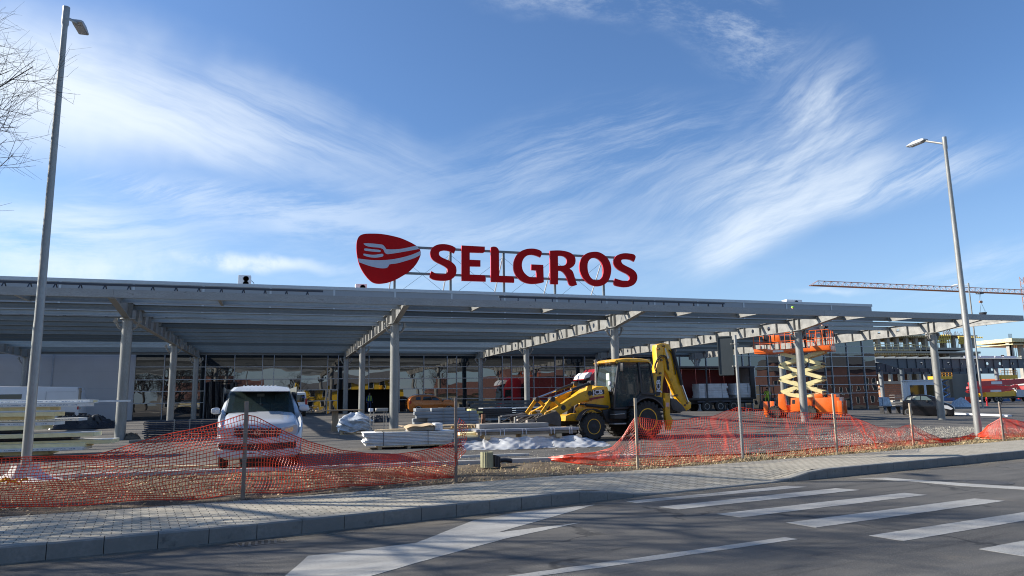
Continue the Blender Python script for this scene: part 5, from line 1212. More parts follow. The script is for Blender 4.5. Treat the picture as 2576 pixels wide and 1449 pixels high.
for i,(zy,zx,pr_,Y) in enumerate(ppx):
    q=at_Y(*ZP(zx,zy),Y); th=.095 if pr_ else .125
    t=thing('insulation_panel',f'{ORD[i]} {"white film faced" if pr_ else "cream foam edged"} panel from the top of the big pile at the left','panel',(q.x,Y,q.z-th/2),R_((-1)**i*.25),'insulation panels piled at the left')
    b=MB(); b.box(-7.5,0,0,1.1,.004,th-.004); b.build('foam_core',foam if not pr_ else film,t)
    b=MB(); b.box(-7.5,.002,-.002,1.102,th-.004,th); b.build('sheet_face',film,t)
    if pr_:
        b=MB(); r_1=random.Random(i)
        b.box(-7,-.2,-.0045,-.002,.022,.064)
        b.build('printed_marks',pprint,t)
q=at_Y(*ZP(1350,336),25.0); t=thing('long_edge_profile','long pale edge profile sticking out to the right over the panel pile','profile',(q.x,25.0,q.z-.03))
b=MB(); b.box(-3.6,-.9,0,.08,0,.06); b.build('foam_strip',foam,t); b=MB(); b.box(-.9,0,0,.08,0,.055); b.build('tip',film,t)
# timbers carrying the pile, dark gaps between
for k,(x_,h0) in enumerate(((-9.4,.55),(-7.9,.38),(-6.6,.3))):
    t=MB(); t.box(-.06,.06,0,1.0,0,h0,bev=.01); o=t.build('timber_bearer',wood,loc=(x_,24.5,lz(x_,24.5))); tag(o,('left hand ','middle ','right hand ')[k]+'timber bearer under the panel pile','timber','timbers under the panel pile')
b=MB(); b.box(-6,0,0,1.0,.0,.10,bev=.01); q=at_Y(*ZP(730,722),24.5); o=b.build('dark_strip',M('strip_black',(.015,.018,.03),.3),loc=(q.x,24.62,q.z-.06)); tag(o,'black strip between the cream panels low in the left pile','panel')
b=MB(); b.box(-6,0,0,.9,.0,.09,bev=.01); q=at_Y(*ZP(225,655),24.5); o=b.build('dark_strip',MATS['strip_black'],loc=(q.x,24.5,q.z-.05)); tag(o,'short black strip drawn for the shaded gap halfway up the left pile','panel')  # black slab added for the shade in a gap of the pile
def lump(name,label,cat,px,py,w,d,h,mat,seed,n=26,rough=.35,rz=0,group=None,pt=None,sharp=1.0):
    """crumpled sheet / bag / wrapped heap as one closed mesh"""
    p=pt or hit(px,py); r=random.Random(seed); ph=[(r.uniform(1,4),r.uniform(1,4),r.uniform(0,6)) for _ in range(6)]
    def f(u,v):
        a=2*PI*u; rr=v; 
        fo=1+rough*.35*sum(math.sin(A*a*1.0+P) for A,_,P in ((int(x[0]*2),x[1],x[2]) for x in ph))/3
        x=math.cos(a)*rr*w/2*fo; y=math.sin(a)*rr*d/2*fo
        z=h*(1-rr**2.6)**.8*(1+rough*(sum(math.sin(A*x*7/w*2+B*y*7/d*2+P) for A,B,P in ph)/4)) if rr<1 else 0
        return (x,y,max(0.003,z))
    b=MB(); b.grid(f,n*2,n)
    o=b.build(name,mat,loc=p,smooth=25 if sharp else 180); o.rotation_euler.z=rz; return tag(o,label,cat,group)
blks=M('black_tarp',(.014,.014,.016),.28,0,.2,4)
lump('black_tarpaulin','crumpled black plastic tarpaulin on the ground right of the panel pile','tarpaulin',205,1078,3.4,1.4,.62,blks,3,rough=.5)
lump('black_bag','black plastic bag against the pale wall at the left','bag',263,1055,1.6,.9,.85,blks,5,rough=.3)
lump('brown_bag','brown sack lying at the foot of the left front column','sack',330,1106,.75,.45,.27,M('sack',(.12,.10,.075),.9,0,.2,6,.2,30),8,rough=.2)
# stack of dark fence panels
p=hit(470,1099); t=thing('fence_panel_stack','flat stack of dark wire fence panels behind the silver van','fence panels',p,R_(3))
b=MB(); rr_=random.Random(2)
for k in range(9):
    z=.06+k*.085; a=rr_.uniform(-.05,.05)
    for y in (-.9,.9): b.tube([(-1.75+a,y,z),(1.75+a,y,z)],.025,6)
    for x in (-1.75,-.6,.6,1.75): b.tube([(x+a,-.9,z),(x+a,.9,z)],.025,6)
b.build('panel_frame',darkst,t)
b=MB()
for k in range(9):
    z=.06+k*.085
    for i in range(11): b.box(-1.7+i*.34-.004,-1.7+i*.34+.004,-.88,.88,z-.004,z+.004)
b.build('wire_mesh',darkst,t)
b=MB(); b.box(-1.7,-1.5,-1,1,0,.05); b.box(1.5,1.7,-1,1,0,.05); b.build_each('bearer',wood,t)
b=MB()
for x in (-.5,.15): b.box(x-.02,x+.02,-.94,-.925,.05,.85)
b.build('clip',galv,t)
p=hit(455,1111); o=MB(); o.box(-1.9,1.9,-.1,.1,0,.12,bev=.01); o=o.build('steel_channel',galvp,loc=p); tag(o,'long grey steel channel lying on the asphalt left of the silver van','steel channel')
def pallet(par,L_=1.2,W_=.8,z=0,name='pallet',mat=pine):
    b=MB()
    for i in range(7): y=-W_/2+.05+i*(W_-.1)/6; b.box(-L_/2,L_/2,y-.045,y+.045,z+.118,z+.14)
    for x in (-L_/2+.07,0,L_/2-.07):
        b.box(x-.05,x+.05,-W_/2,W_/2,z+.096,z+.1175)
        for y in (-W_/2+.07,0,W_/2-.07): b.box(x-.05,x+.05,y-.05,y+.05,z+.02,z+.0955)
    for y in (-W_/2+.05,0,W_/2-.05): b.box(-L_/2,L_/2,y-.05,y+.05,z,z+.0195)
    return b.build(name,mat,par)
wrapm=M('stretch_film',(.50,.54,.58),.22,0,.35,7,.5,12,.6,.25); pfilm=M('white_film',(.66,.68,.70),.3,0,.2,5,.4,10)
p=hit(893,1092); t=thing('wrapped_pallet_load','lumpy load wrapped in clear film on a small pallet, left of the middle front column','pallet load',p,R_(-8)); pallet(t,1.3,.9)
b=MB(); r=random.Random(9); ph=[(r.uniform(2,7),r.uniform(2,7),r.uniform(0,6)) for _ in range(8)]
def wf_(u,v):
    a=2*PI*u; c_,s__=math.cos(a),math.sin(a); k=1/max(abs(c_),abs(s__))**.75; z=.15+v*.82; sh=1-.75*max(0,v-.62)/.38 if v>.62 else 1
    nz=1+.10*sum(math.sin(int(A)*a+B*v*5+P) for A,B,P in ph)/2.5+.03*math.sin(9*a*2+v*37)*math.sin(v*51+a*9)
    return (c_*k*.70*sh*nz,s__*k*.50*sh*nz,z+.05*math.sin(a*5+P_) if v<1 else z) 
P_=1.; b.grid(wf_,90,34); b.build('wrapped_load',wrapm,t,smooth=25,fix=False)
# trestle table with plank top
p=hit(850,1088); t=thing('plank_table','plank table with a thick post leg behind the wrapped pallet','table',(p.x,p.y+1.5,p.z),0)
b=MB(); b.box(-1.0,1.3,-.5,.5,1.02,1.08); b.build('table_top',wood,t); b=MB(); b.box(-.2,.1,-.2,.1,0,1.02); b.build_each('leg',wood,t); b=MB(); b.box(.9,1.0,-.3,.3,0,1.02); b.build_each('leg',wood,t)
p=hit(951,1092); t=thing('metal_stand','thin legged metal stand carrying a grey trough, left of the middle front column','stand',p,0)
b=MB()
for x in (-.36,-.2,.25,.36):
    for y in (-.12,.12): b.tube([(x,y,0),(x,y,1.0)],.010,5)
b.build('leg_frame',galv,t); b=MB(); b.box(-.12,.42,-.18,.18,1.0,1.15,bev=.02); b.build('trough',conc,t); b=MB(); b.box(-.42,-.24,-.12,.12,1.0,1.15,bev=.01); b.build('box',white,t)
lump('black_sheet_heap','low heap of black sheeting behind the metal stand','sheeting',950,1062,2.0,1.0,.28,blks,15,rough=.6)
# stack of boards wrapped in white film
p=hit(1035,1128); t=thing('board_stack','wide stack of white film wrapped boards on low bearers with cardboard on top','board stack',(p.x,p.y+.55,p.z),R_(-3))
wfm=M('white_wrap',(.74,.74,.72),.45,0,.14,5,.3,14,.5,.2,(.5,1,4))
b=MB(); r=random.Random(12)
for k in range(9):
    a,c_=r.uniform(-.10,.08),r.uniform(-.12,.06); b.box(-1.38+a,1.38+c_,-.55+a*.3,.6,.11+k*.046,.11+k*.046+.040,bev=.006)
b.build('boards',wfm,t)
b=MB()
for x in (-.95,-.05,.95): b.box(x-.05,x+.05,-.6,.6,0,.10)
b.box(-1.0,1.1,-.62,-.54,.08,.108); b.build_each('bearer',pine,t)
b=MB()
for x in (-.85,.55): b.box(x-.008,x+.008,-.60,-.59,.09,.54); b.box(x-.008,x+.008,-.59,.6,.53,.536)
b.build_each('strap',darkst,t)
b=MB(); b.grid(lambda u,v:(-.15+1.0*u,-.5+.75*v,.60+.10*math.sin(u*2.6)+.05*v+.03*math.sin(u*9)),14,6); b.build('cardboard_sheet',M('cardboard',(.44,.33,.20),.85,0,.1,5),t,fix=False)
b=MB(); b.box(-.05,.85,-.35,.4,.535,.66,bev=.01); b.build('cardboard_box',M('grey_card',(.35,.31,.25),.85),t)
b=MB(); b.box(.8,1.05,-.4,.3,.535,.76,bev=.02); b.build('wrapped_box',pfilm,t)
b=MB()
for k in range(3): b.box(-1.1+.1*k,-.15,-.4+.2*k,-.28+.2*k,.54,.60)
b.build('loose_slats',pine,t)
p2=hit(1090,1100); t=thing('empty_pallet','empty wooden pallet lying on wrapped slats behind the white board stack','pallet',(p2.x+.1,p.y+2.4,lz(0,22)+.50),R_(4)); pallet(t,1.4,.9)
t=thing('slat_bundle','bundle of pale slats and wrapped pieces under the empty pallet','slat bundle',(p2.x+.15,p.y+2.4,lz(0,22)),R_(2)); b=MB()
for k in range(7): b.box(-1.4,1.5,-.45+k*.13,-.37+k*.13,.36,.42)
b.build('slats',pine,t); b=MB(); b.box(-.9,1.0,-.45,.45,.43,.49,bev=.02); b.build('wrapped_piece',pfilm,t); b=MB(); b.box(-1.1,1.1,-.45,.45,0,.35,bev=.02); b.build('boards',M('grey_board',(.28,.28,.27),.8),t)
# grey beams in the back
p=hit(1125,1072); beamgrey=M('painted_beam',(.27,.29,.31),.5,.2,.10,2)
t=thing('beam_stack','strapped stack of long grey box beams in front of the orange car','beam stack',(p.x,p.y+1.0,p.z),R_(1))
Lb=172*p.y*.97/1793*1.0; r=random.Random(5)
for k in range(5):
    for j in range(3):
        a=r.choice([-.0,.12,.5,.95,.75]) if j==0 else r.uniform(0,.3); b=MB(); z0=.08+k*.185; b.box(-Lb/2+a,Lb/2-(.8 if k==4 else 0)-.1*(k==3),-.9+j*.42,-.9+j*.42+.38,z0,z0+.172,bev=.012); b.build('beam',beamgrey,t)
b=MB()
for x in (-.2,1.3): b.box(x-.015,x+.015,-.94,-.925,.05,1.0); b.box(x-.015,x+.015,-.925,.4,1.001,1.007)
b.build_each('strap',galv,t)
b=MB(); b.box(-2.5,-2.3,-1,.5,0,.075); b.box(2.3,2.5,-1,.5,0,.075); b.build_each('bearer',wood,t)
# long wrapped boards with plastic sheet
p=hit(1330,1128); cx_=p.x; 
t=thing('long_board_pack','long pack of film wrapped boards on pale bearers, in front of the digger bucket','board pack',(cx_+.05,p.y+.5,p.z),R_(-6))
b=MB(); b.box(-1.55,1.6,-.35,.55,.42,.50,bev=.02); b.box(-1.58,1.62,-.36,.56,.50,.585,bev=.02); b.build('boards',M('brown_board',(.24,.19,.13),.6,0,.2,3),t)
b=MB(); b.box(-1.60,1.66,-.385,.58,.505,.60,bev=.03); b.build('film',mat_thin('clear_film',(.34,.36,.40),.7,.15),t)
b=MB()
for x in (-1.45,-1.3,-.85,-.72,-.15,-.04,.75,.86,1.35,1.42): b.box(x-.012,x+.012,-.40,-.392,.40,.61)
b.build_each('tape',M('tape',(.55,.57,.6),.4),t)
b=MB()
for x in (-1.25,-.1,1.0): b.box(x-.09,x+.09,-.42,.5,.30,.415,bev=.01); b.box(x+.02,x+.07,-.3,.4,0,.30)
b.build_each('bearer',pine,t)
b=MB(); b.box(-1.45,.75,-.1,.5,.605,.74,bev=.008); b.build('grey_panel',M('beige_panel',(.30,.28,.25),.6),t)
b=MB(); b.box(-2.15,-1.5,-.2,.45,.36,.42); b.box(-2.05,-1.5,-.1,.4,.42,.50,bev=.01); b.build('end_boards',foam,t)
sheetm=mat_thin('plastic_sheet',(.62,.65,.69),.62,.18); 
def psheet(u,v):
    x=-2.05+4.6*u; fall=(1-v)
    hgt=(.33 if .18<u<.80 else .33*max(0,1-abs(u-.49)*1.0)*1.0+.10)
    if u>.78: hgt=.33-.26*(u-.78)/.22
    if u<.15: hgt=.25
    z=hgt*v**.9+.05*math.sin(u*19+v*4)*v*(1-v)*2+.018*math.sin(u*57+v*9)*v+.010*math.sin(u*93-v*14)*(1-v*.5)
    y=-.85+.13*math.sin(u*13)+.04*math.sin(u*37)+.50*v+.04*math.sin(u*24+v*6)+.015*math.sin(u*83+v*11)
    return (x,y,max(.01,z+.01))
b=MB(); b.grid(psheet,160,22); o=b.build('plastic_sheet',sheetm,loc=(cx_+.05,p.y+.5,p.z),smooth=60,fix=False); o.rotation_euler.z=R_(-6); tag(o,'crumpled translucent plastic sheet spread under the long board pack','plastic sheet')
# cream and black panels behind, dark profiles
p=hit(1280,1061); t=thing('cream_panel_stack','stack of black topped cream edged panels behind the long board pack','panel stack',(p.x+.8,p.y+.8,p.z),R_(-2))
for k in range(4):
    b=MB(); b.box(-2.5+.08*k*(-1)**k,3.0,-.7,.6,.28+k*.13,.28+k*.13+.10); b.build('panel',foam if 0 else M('panel_black_side',(.02,.021,.026),.4),t); b=MB(); b.box(-2.5+.08*k*(-1)**k-.30,-2.5+.08*k*(-1)**k-.002,-.7,.6,.285+k*.13,.28+k*.13+.125,bev=.01); b.build('foam_end',M('foam_yellow',(.62,.56,.22),.8,0,.1,5),t)
b=MB(); b.box(-2.3,3.0,-.75,.6,.81,.84); b.build('top_sheet',white,t); b=MB(); b.box(-2.2,2.6,-.6,.5,.1,.26); b.build('printed_panel',M('print_grey',(.28,.32,.35),.6,0,.3,10),t); b=MB(); b.box(-2.,-1.8,-.6,.5,0,.1); b.box(1.8,2.,-.6,.5,0,.1); b.build_each('bearer',wood,t)
p=hit(1290,1038); t=thing('dark_profile_stack','low stack of dark steel profiles in front of the glazing left of the digger','profile stack',(p.x,p.y,p.z),0)
b=MB(); r=random.Random(6)
for k in range(4):
    for j in range(3): a=r.uniform(-.4,.4); b.box(-3.2+a,3.0+a,-.6+j*.4,-.6+j*.4+.32,.02+k*.22,.02+k*.22+.19)
b.build('profiles',M('profile_dark',(.07,.08,.09),.5,.3,.2,2),t)
p=hit(1339,1050); b=MB(); b.box(-.85,.85,-.4,.4,.0,.55,bev=.01); o=b.build('blue_white_box',M('pale_blue',(.40,.50,.60),.5),loc=(p.x,p.y+1.2,p.z+.05)); tag(o,'long pale blue wrapped carton behind the folded forks','carton')
p=hit(1216,1066); b=MB(); b.lathe([(.12,0),(.12,.55),(.10,.55),(.10,.0)],'z',16); o=b.build('clay_pipe',M('clay',(.25,.12,.07),.8),loc=p); tag(o,'short brown pipe standing by the cream panel stack','pipe')
p=hit(2418-1*960-9,1052) if 0 else hit(1992-30,1052)
# ribbed pipe pieces in the verge
p=at_z(1228,1174,.19); t=thing('ribbed_pipe','cut piece of pale ribbed pipe standing in the dirt beside the gap in the net','pipe',(p.x,p.y+.1,.17),0)
b=MB(); pr2=[]; n=14
for k in range(44):
    a=2*PI*k/44; rr=.135+(.008 if k%2 else 0)
    pr2.append((rr*math.cos(a),rr*math.sin(a)))
b.ext([pr2,[(.115*math.cos(2*PI*k/24),.115*math.sin(2*PI*k/24)) for k in range(24)]],0,.33,'z'); b.build('pipe_wall',M('pipe_olive',(.34,.33,.20),.6,0,.12,5),t)
b=MB(); 
for k in range(4): b.box(.16+k*.035,.185+k*.035,-.09,.10,0,.26-.012*k)
b.build('slotted_side',M('pipe_dark',(.04,.04,.045),.5),t)
b=MB(); b.tube([(.3,.1,.12),(.45,.12,.13),(.62,.15,.10)],.05,8); b.build('black_hose',black,t)
# ================= LIGHT POLES =================
def light_pole(name,label,base,ztop,r0,r1,arm,headlen,foot=False,grp='street lights along the site'):
    t=thing(name,label,'street light',base,0,grp); H=ztop-base[2]
    b=MB(); b.lathe([(r0*1.6,0),(r0*1.6,.03),(r0,.05),(r0,H*.30),(r0*.93,H*.31),(r1*1.05,H*.955),(r1*1.35,H*.96),(r1*1.35,H),(0.001,H)],'z',16); b.build('pole',pole_m,t)
    a=Vector(arm)-Vector(base); st_=Vector((0,0,H-.25)); d=(a-st_); dn=Vector((d.x,d.y,0)).normalized()
    b=MB(); b.tube([st_,a],.035,8); b.build('arm',galv,t)
    b=MB(); T=frameT(a,dn,(-dn.y,dn.x,0)); pts=[(-.12,.03),(.0,.075),(.5*headlen,.09),(headlen,.03),(headlen,-.02),(.0,-.045),(-.12,-.02)]
    b.add([],[]); m2=MB(); rext(m2,pts,-.12,.12,.03); b.add(m2.v,m2.f,T); b.build('lamp_head',M('lamp_grey',(.40,.41,.42),.5,.2),t)
    b=MB(); b.box(.03,headlen*.85,-.09,.09,-.052,-.046,T); b.build('lens',lamp_g,t)
    if foot:
        b=MB(); ph=2.1
        def ff_(u,v):
            a_=2*PI*u; rr=(.16+.42*v*v)*(1+.25*math.sin(a_*2+ph)+.12*math.sin(a_*5)); return (math.cos(a_)*rr*1.25,math.sin(a_)*rr*.8,.34*(1-v)**1.6-.03)
        b.grid(ff_,40,12); b.build('concrete_foot',M('fresh_concrete',(.55,.53,.50),.9,0,.1,6,.3,25),t)
    return t
LX=at_z(62,1203,.2)
a1=at_X(196,58,LX.x); light_pole('light_pole','tall steel light pole at the left edge, standing in a lump of white concrete',(LX.x,LX.y,.17),at_Y(166,18,LX.y).z,.095,.056,(LX.x,a1.y,a1.z),.55,True)
LX=at_z(2463,1100,.2); a2=at_X(2322,354,LX.x); light_pole('light_pole','tall steel light pole at the right, rising from the orange net near the kerb',(LX.x,LX.y,.17),at_Y(2376,345,LX.y).z,.112,.055,(LX.x,min(a2.y,LX.y+2.2),a2.z),.65)
p=hit(2473,1027); zt_=at_Y(2440,712,p.y).z; a3=at_X(2408,712,p.x); light_pole('light_pole','thin distant light pole behind the right canopy end',tuple(p),zt_,.10,.07,(p.x,min(a3.y,p.y+3),zt_),.8)
# sign post with two panels seen from behind
p=at_z(1869,1153,.18); t=thing('sign_post','slim steel post with two grey road sign panels seen from behind','sign',p,0)
zt_=at_Y(1847,843,p.y).z-p.z
b=MB(); b.lathe([(.036,0),(.036,zt_),(.001,zt_)],'z',14); b.build('post',pole_m,t)
sgb=M('sign_back',(.045,.055,.06),.5,.3,.05,2)
z0,z1=at_Y(1860,944,p.y).z-p.z,at_Y(1850,844,p.y).z-p.z
for (ax,ay,bx,by) in ((-.31,.30,-.045,.06),(.045,.06,.30,.42)):
    d=Vector((bx-ax,by-ay,0)); L_=d.length; T=frameT((ax,ay,0),d,(-d.y,d.x,0)); b=MB()
    m2=MB(); pts=spl([(.02,z0,),(L_-.02,z0),(L_,z0+.02),(L_,z1-.02),(L_-.02,z1),(.02,z1),(0,z1-.02),(0,z0+.02)],1); m2.ext(pts,-.006,.006,'y'); b.add(m2.v,m2.f,T); b.box(.0,L_,-.025,-.007,z0+.01,z0+.03,T); b.box(.0,L_,-.025,-.007,z1-.03,z1-.01,T); b.box(0,.02,-.025,-.007,z0+.03,z1-.03,T); b.box(L_-.02,L_,-.025,-.007,z0+.03,z1-.03,T)
    o=b.build('sign_panel',sgb,t)
    if ax>0: b=MB(); b.box(.16,.21,-.010,-.0065,z0+.35,z0+.43,T); b.build('sticker',white,o)
b=MB()
for zz in (z0+.22,z1-.2): b.lathe([(.037,zz-.02),(.046,zz-.02),(.046,zz+.02),(.037,zz+.02)],'z',14); b.box(-.10,.12,.03,.055,zz-.015,zz+.015)
b.build('clamp',galv,t)
# ================= NET FENCE =================
netm=M('orange_net',(.68,.050,.012),.45,0,.12,4)
def net(name,label,cps,cell=.047,seed=1,wob=.03,h=.0054,par=None,rows=20):
    """cps: (px, bottom py, top py, world Y)"""
    P=[]
    for px,yb,yt,Y in cps:
        B_=at_Y(px,yb,Y); T_=at_Y(px,yt,Y); P.append((Vector((B_.x,Y,B_.z+.02)),T_.z))
    S=[0]; 
    for a,c_ in zip(P,P[1:]): S.append(S[-1]+(a[0]-c_[0]).length)
    n=int(S[-1]/cell); r=random.Random(seed); ph=[(r.uniform(.6,1.6),r.uniform(0,6)) for _ in range(5)]
    def at(s):
        for i in range(len(S)-1):
            if s<=S[i+1]+1e-6: break
        t=(s-S[i])/(S[i+1]-S[i]); 
        def cr(k):
            v=[P[max(0,i-1)],P[i],P[i+1],P[min(len(P)-1,i+2)]]; v=[(q[0].x,q[0].y,q[0].z,q[1])[k] for q in v]
            return v[1]+(v[2]-v[1])*(t if k!=3 else t) 
        return [cr(k) for k in range(4)]
    pts=[]
    for j in range(rows+1):
        row=[]
        for i in range(n+1):
            s=S[-1]*i/n; x,y,zb,zt=at(s); v=j/rows
            o=wob*(math.sin(s*2.1*ph[0][0]+v*3+ph[0][1])+.6*math.sin(s*5*ph[1][0]-v*5+ph[1][1])+.4*math.sin(s*11+v*9))*(.35+v*(1-v)*2.4)
            zz=zb+(zt-zb)*(v+.02*math.sin(s*4+v*12)+.035*math.sin(s*1.3+v*7+ph[2][1])*v*(1-v)*4)
            sx=.035*math.sin(v*5+s*1.7+ph[3][1])*(zt-zb)+.02*math.sin(v*14+s*3)
            row.append(Vector((x+sx,y+o*1.6,zz)))
        pts.append(row)
    b=MB()
    for j in range(rows+1):
        hh=h*1.5 if j in (0,rows) else h
        vs=[];fs=[]
        for i,p in enumerate(pts[j]): vs+=[p+Vector((0,-hh*.6,0)),p+Vector((0,hh*.4,hh)),p+Vector((0,hh*.4,-hh))]
        for i in range(n): 
            for k in range(3): fs.append((i*3+k,i*3+(k+1)%3,i*3+3+(k+1)%3,i*3+3+k))
        b.add(vs,fs)
    for i in range(n+1):
        vs=[];fs=[]
        for j in range(rows+1): p=pts[j][i]; vs+=[p+Vector((0,-h*.6,0)),p+Vector((h*.8,h*.4,0)),p+Vector((-h*.8,h*.4,0))]
        for j in range(rows):
            for k in range(3): fs.append((j*3+k,j*3+(k+1)%3,j*3+3+(k+1)%3,j*3+3+k))
        b.add(vs,fs)
    o=b.build(name,netm,smooth=0,fix=False); return tag(o,label,'safety net',None)
net('orange_net','long orange plastic net fence on the left, sagging away from its middle stake',
 [(-60,1290,1154,12.0),(0,1283,1154,12.1),(80,1279,1152,12.12),(240,1270,1141,12.2),(406,1262,1094,12.27),(520,1254,1065,12.3),(606,1248,1045,12.33),(640,1246,1052,12.36),(700,1241,1080,12.5),(779,1235,1110,12.65),(859,1229,1134,12.8),(930,1223,1142,12.95),(994,1218,1141,13.05),(1060,1211,1134,13.15),(1110,1206,1125,13.2),(1147,1202,1112,13.26)],seed=3,rows=21)
net('orange_net','narrow torn strip of orange net hanging on the stake beside the gap',[(1150,1160,1052,13.34),(1164,1148,1062,13.36),(1172,1140,1075,13.4)],seed=7,wob=.03,rows=14,cell=.05)
net('orange_net','long orange net fence on the right, lying crumpled at its left end',
 [(1385,1161,1150,14.9),(1420,1166,1146,14.6),(1460,1170,1141,14.4),(1500,1172,1138,14.3),(1540,1174,1125,14.1),(1570,1175,1098,14.0),(1590,1175,1070,13.9),(1605,1175,1051,13.85),(1660,1172,1057,13.95),(1737,1167,1055,14.2),(1800,1162,1044,14.6),(1853,1158,1033,15.05),(1872,1156,1023,15.1),(1954,1151,1033,14.95),(2040,1146,1037,14.9),(2103,1141,1039,14.88),(2144,1138,1041,15.0),(2211,1130,1073,15.6),(2260,1125,1078,15.9),(2300,1121,1066,16.12),(2340,1118,1092,16.3),(2377,1115,1105,16.5),(2415,1113,1101,16.9),(2452,1107,1089,17.6)],seed=5,rows=20,wob=.05,cell=.056,h=.0042)
net('orange_net','orange net fence at the right edge of the picture, beyond the light pole',[(2464,1104,1092,17.75),(2490,1106,1070,17.2),(2526,1105,1050,16.85),(2576,1099,1060,17.3),(2640,1093,1058,18.0),(2760,1083,1050,19.5)],seed=8,rows=20,cell=.055)
def stake(px,yb,yt,Y,w,label,mat=wood,lean=0):
    B_=at_Y(px,yb,Y); T_=at_Y(px,yt,Y); h=T_.z-B_.z+.1; b=MB(); b.box(-w/2,w/2,-w*.32,w*.32,-.1,h-.1+.0,bev=.004)
    t=thing('wooden_stake',label,'stake',(B_.x,Y,B_.z),0,'wooden stakes holding the orange net'); t.rotation_euler=(0,R_(lean),0)
    b.build('stake_shaft',mat,t); b=MB(); 
    for zz in (h*.35,h*.62): b.tube([(-w*.6,-w*.4,zz),(w*.6,-w*.4,zz+.015),(w*.6,w*.4,zz),(-w*.6,w*.4,zz+.01)],.004,5,closed=True)
    b.build('wire_tie',galv,t)
wd2=M('grey_wood',(.27,.21,.17),.85,0,.25,8,.3,40,.3,.2,(1,1,.15)); wlt=M('light_wood',(.46,.38,.28),.85,0,.2,8,.3,40,.3,.2,(1,1,.15))
stake(611,1247,1010,12.27,.062,'thick weathered stake standing in front of the silver van',wd2)
stake(1147,1204,1000,13.22,.055,'stake with a torn strip of net beside the gap in the fence',wd2)
stake(1605,1176,1001,13.8,.055,'pale stake in front of the digger rear wheel',wlt)
stake(2107,1141,990,14.84,.05,'pale stake in front of the scissor lift',wlt)
stake(2299,1122,1014,16.1,.06,'short pale stake left of the black car wheel',wlt)
stake(2525,1106,1012,16.82,.06,'brown stake nearest the right edge of the picture',wd2)
# ================= VERGE: dry grass, dead leaves, rubble =================
def gz(x,y): 
    t=(y-PAVB(x))/(YB(x)-PAVB(x)); return dirtz(x,y,max(0,min(1,t)))
straw=M('dry_grass',(.48,.37,.19),.9,0,.4,3); leafm=M('dead_leaf',(.50,.37,.21),.85,0,.45,9); leafd=M('dead_leaf_dark',(.15,.11,.075),.9,0,.4,9); greenm=M('green_weed',(.10,.14,.04),.9,0,.3,5)
r=random.Random(21)
def dens(x,t):
    if x<3.2: return 1.0 if t>.15 else .25
    if x<7.2: return .55 if t<.55 else .2
    return 1.0 if t<.6 else .25
bg_=MB(); bl_=MB(); bd_=MB(); bw_=MB()
for k in range(34000):
    x=-9+ (r.random()**1.15)*41; t=r.random(); y=PAVB(x)+(YB(x)-PAVB(x))*t
    if y>18.2 or r.random()>dens(x,t)*(.45 if 3.2<x<7.2 else .85)*(.35+.65*math.sin(x*1.9+y*2.7+1.5*math.sin(x*.8))**2): continue
    z=gz(x,y)-.004; a=r.uniform(0,2*PI); s=r.uniform(.018,.06); c_,s_=math.cos(a),math.sin(a); up=r.uniform(-.3,.8)*s
    tgt=bl_ if r.random()<.78 else bd_
    w=s*r.uniform(.25,.5)
    tgt.add([(x,y,z+.008),(x+c_*s*.5-s_*w,y+s_*s*.5+c_*w,z+.015+abs(up)*.5),(x+c_*s,y+s_*s,z+.012+abs(up)),(x+c_*s*.5+s_*w,y+s_*s*.5-c_*w,z+.010+abs(up)*.3)],[(0,1,2,3)])
for k in range(42000):
    x=-9+(r.random()**1.1)*41; t=r.random()**1.3 if x>7 else r.random(); y=PAVB(x)+.02+(YB(x)-PAVB(x)-.05)*t
    if y>18 or r.random()>dens(x,t)*(.25+.75*math.sin(x*1.3+y*2.1+math.sin(x*.7)*2)**2): continue
    tall=(x>7.0 and t<.5); z=gz(x,y)-.01; h=r.uniform(.02,.10)*(3.2 if tall and r.random()<.12 else 1); a=r.uniform(0,2*PI); l=r.uniform(.2,2.2)*h; w=.0028 if h<.12 else .002
    dx,dy=math.cos(a)*l,math.sin(a)*l; px_,py_=-math.sin(a)*w,math.cos(a)*w
    tgt=bw_ if (r.random()<.07) else bg_
    tgt.add([(x-px_,y-py_,z),(x+px_,y+py_,z),(x+dx*.4+px_,y+dy*.4+py_,z+h*.65),(x+dx*.4-px_,y+dy*.4-py_,z+h*.65),(x+dx,y+dy,z+h)],[(0,1,2,3),(3,2,4)])
tag(bl_.build('dead_leaves',leafm,smooth=0,fix=False),'pale dead leaves littering the dirt strip','leaves',None,'stuff')
tag(bd_.build('dark_leaf_litter',leafd,smooth=0,fix=False),'dark rotten leaf litter on the dirt strip','leaves',None,'stuff')
tag(bg_.build('dry_grass',straw,smooth=0,fix=False),'dry straw coloured grass on the dirt strip','grass',None,'stuff')
tag(bw_.build('green_weeds',greenm,smooth=0,fix=False),'sparse green weeds on the dirt strip','weeds',None,'stuff')
# gravel patches and rubble
gm=M('gravel_stone',(.30,.28,.235),.9,0,.3,6); b=MB()
for k in range(14000):
    if k<9500: x=r.uniform(17,30); y=r.gauss(20.8,1.5)+ (x-22)*.35
    else: x=r.uniform(-6,26); y=YB(x)+r.expovariate(.5)
    if y<YB(x)+.05: continue
    z=lz(x,y); s=r.uniform(.008,.026)*(1.0 if k<9500 else .9); v=[(x+s*r.uniform(-1,1),y+s*r.uniform(-1,1),z+s*r.uniform(.2,1.2)) for _ in range(2)]
    b.add([(x-s,y-s*.6,z-.01),(x+s,y-s*.8,z-.01),(x+s*.7,y+s,z-.01),(x-s*.6,y+s*.8,z-.01),v[0],v[1]],[(0,1,4),(1,2,4),(2,3,5),(3,0,5),(0,4,5),(2,5,4)])
tag(b.build('gravel',gm,smooth=0),'scattered pale gravel on the yard near the right light pole','gravel',None,'stuff')
def dirt_pile_f(u,v): return None
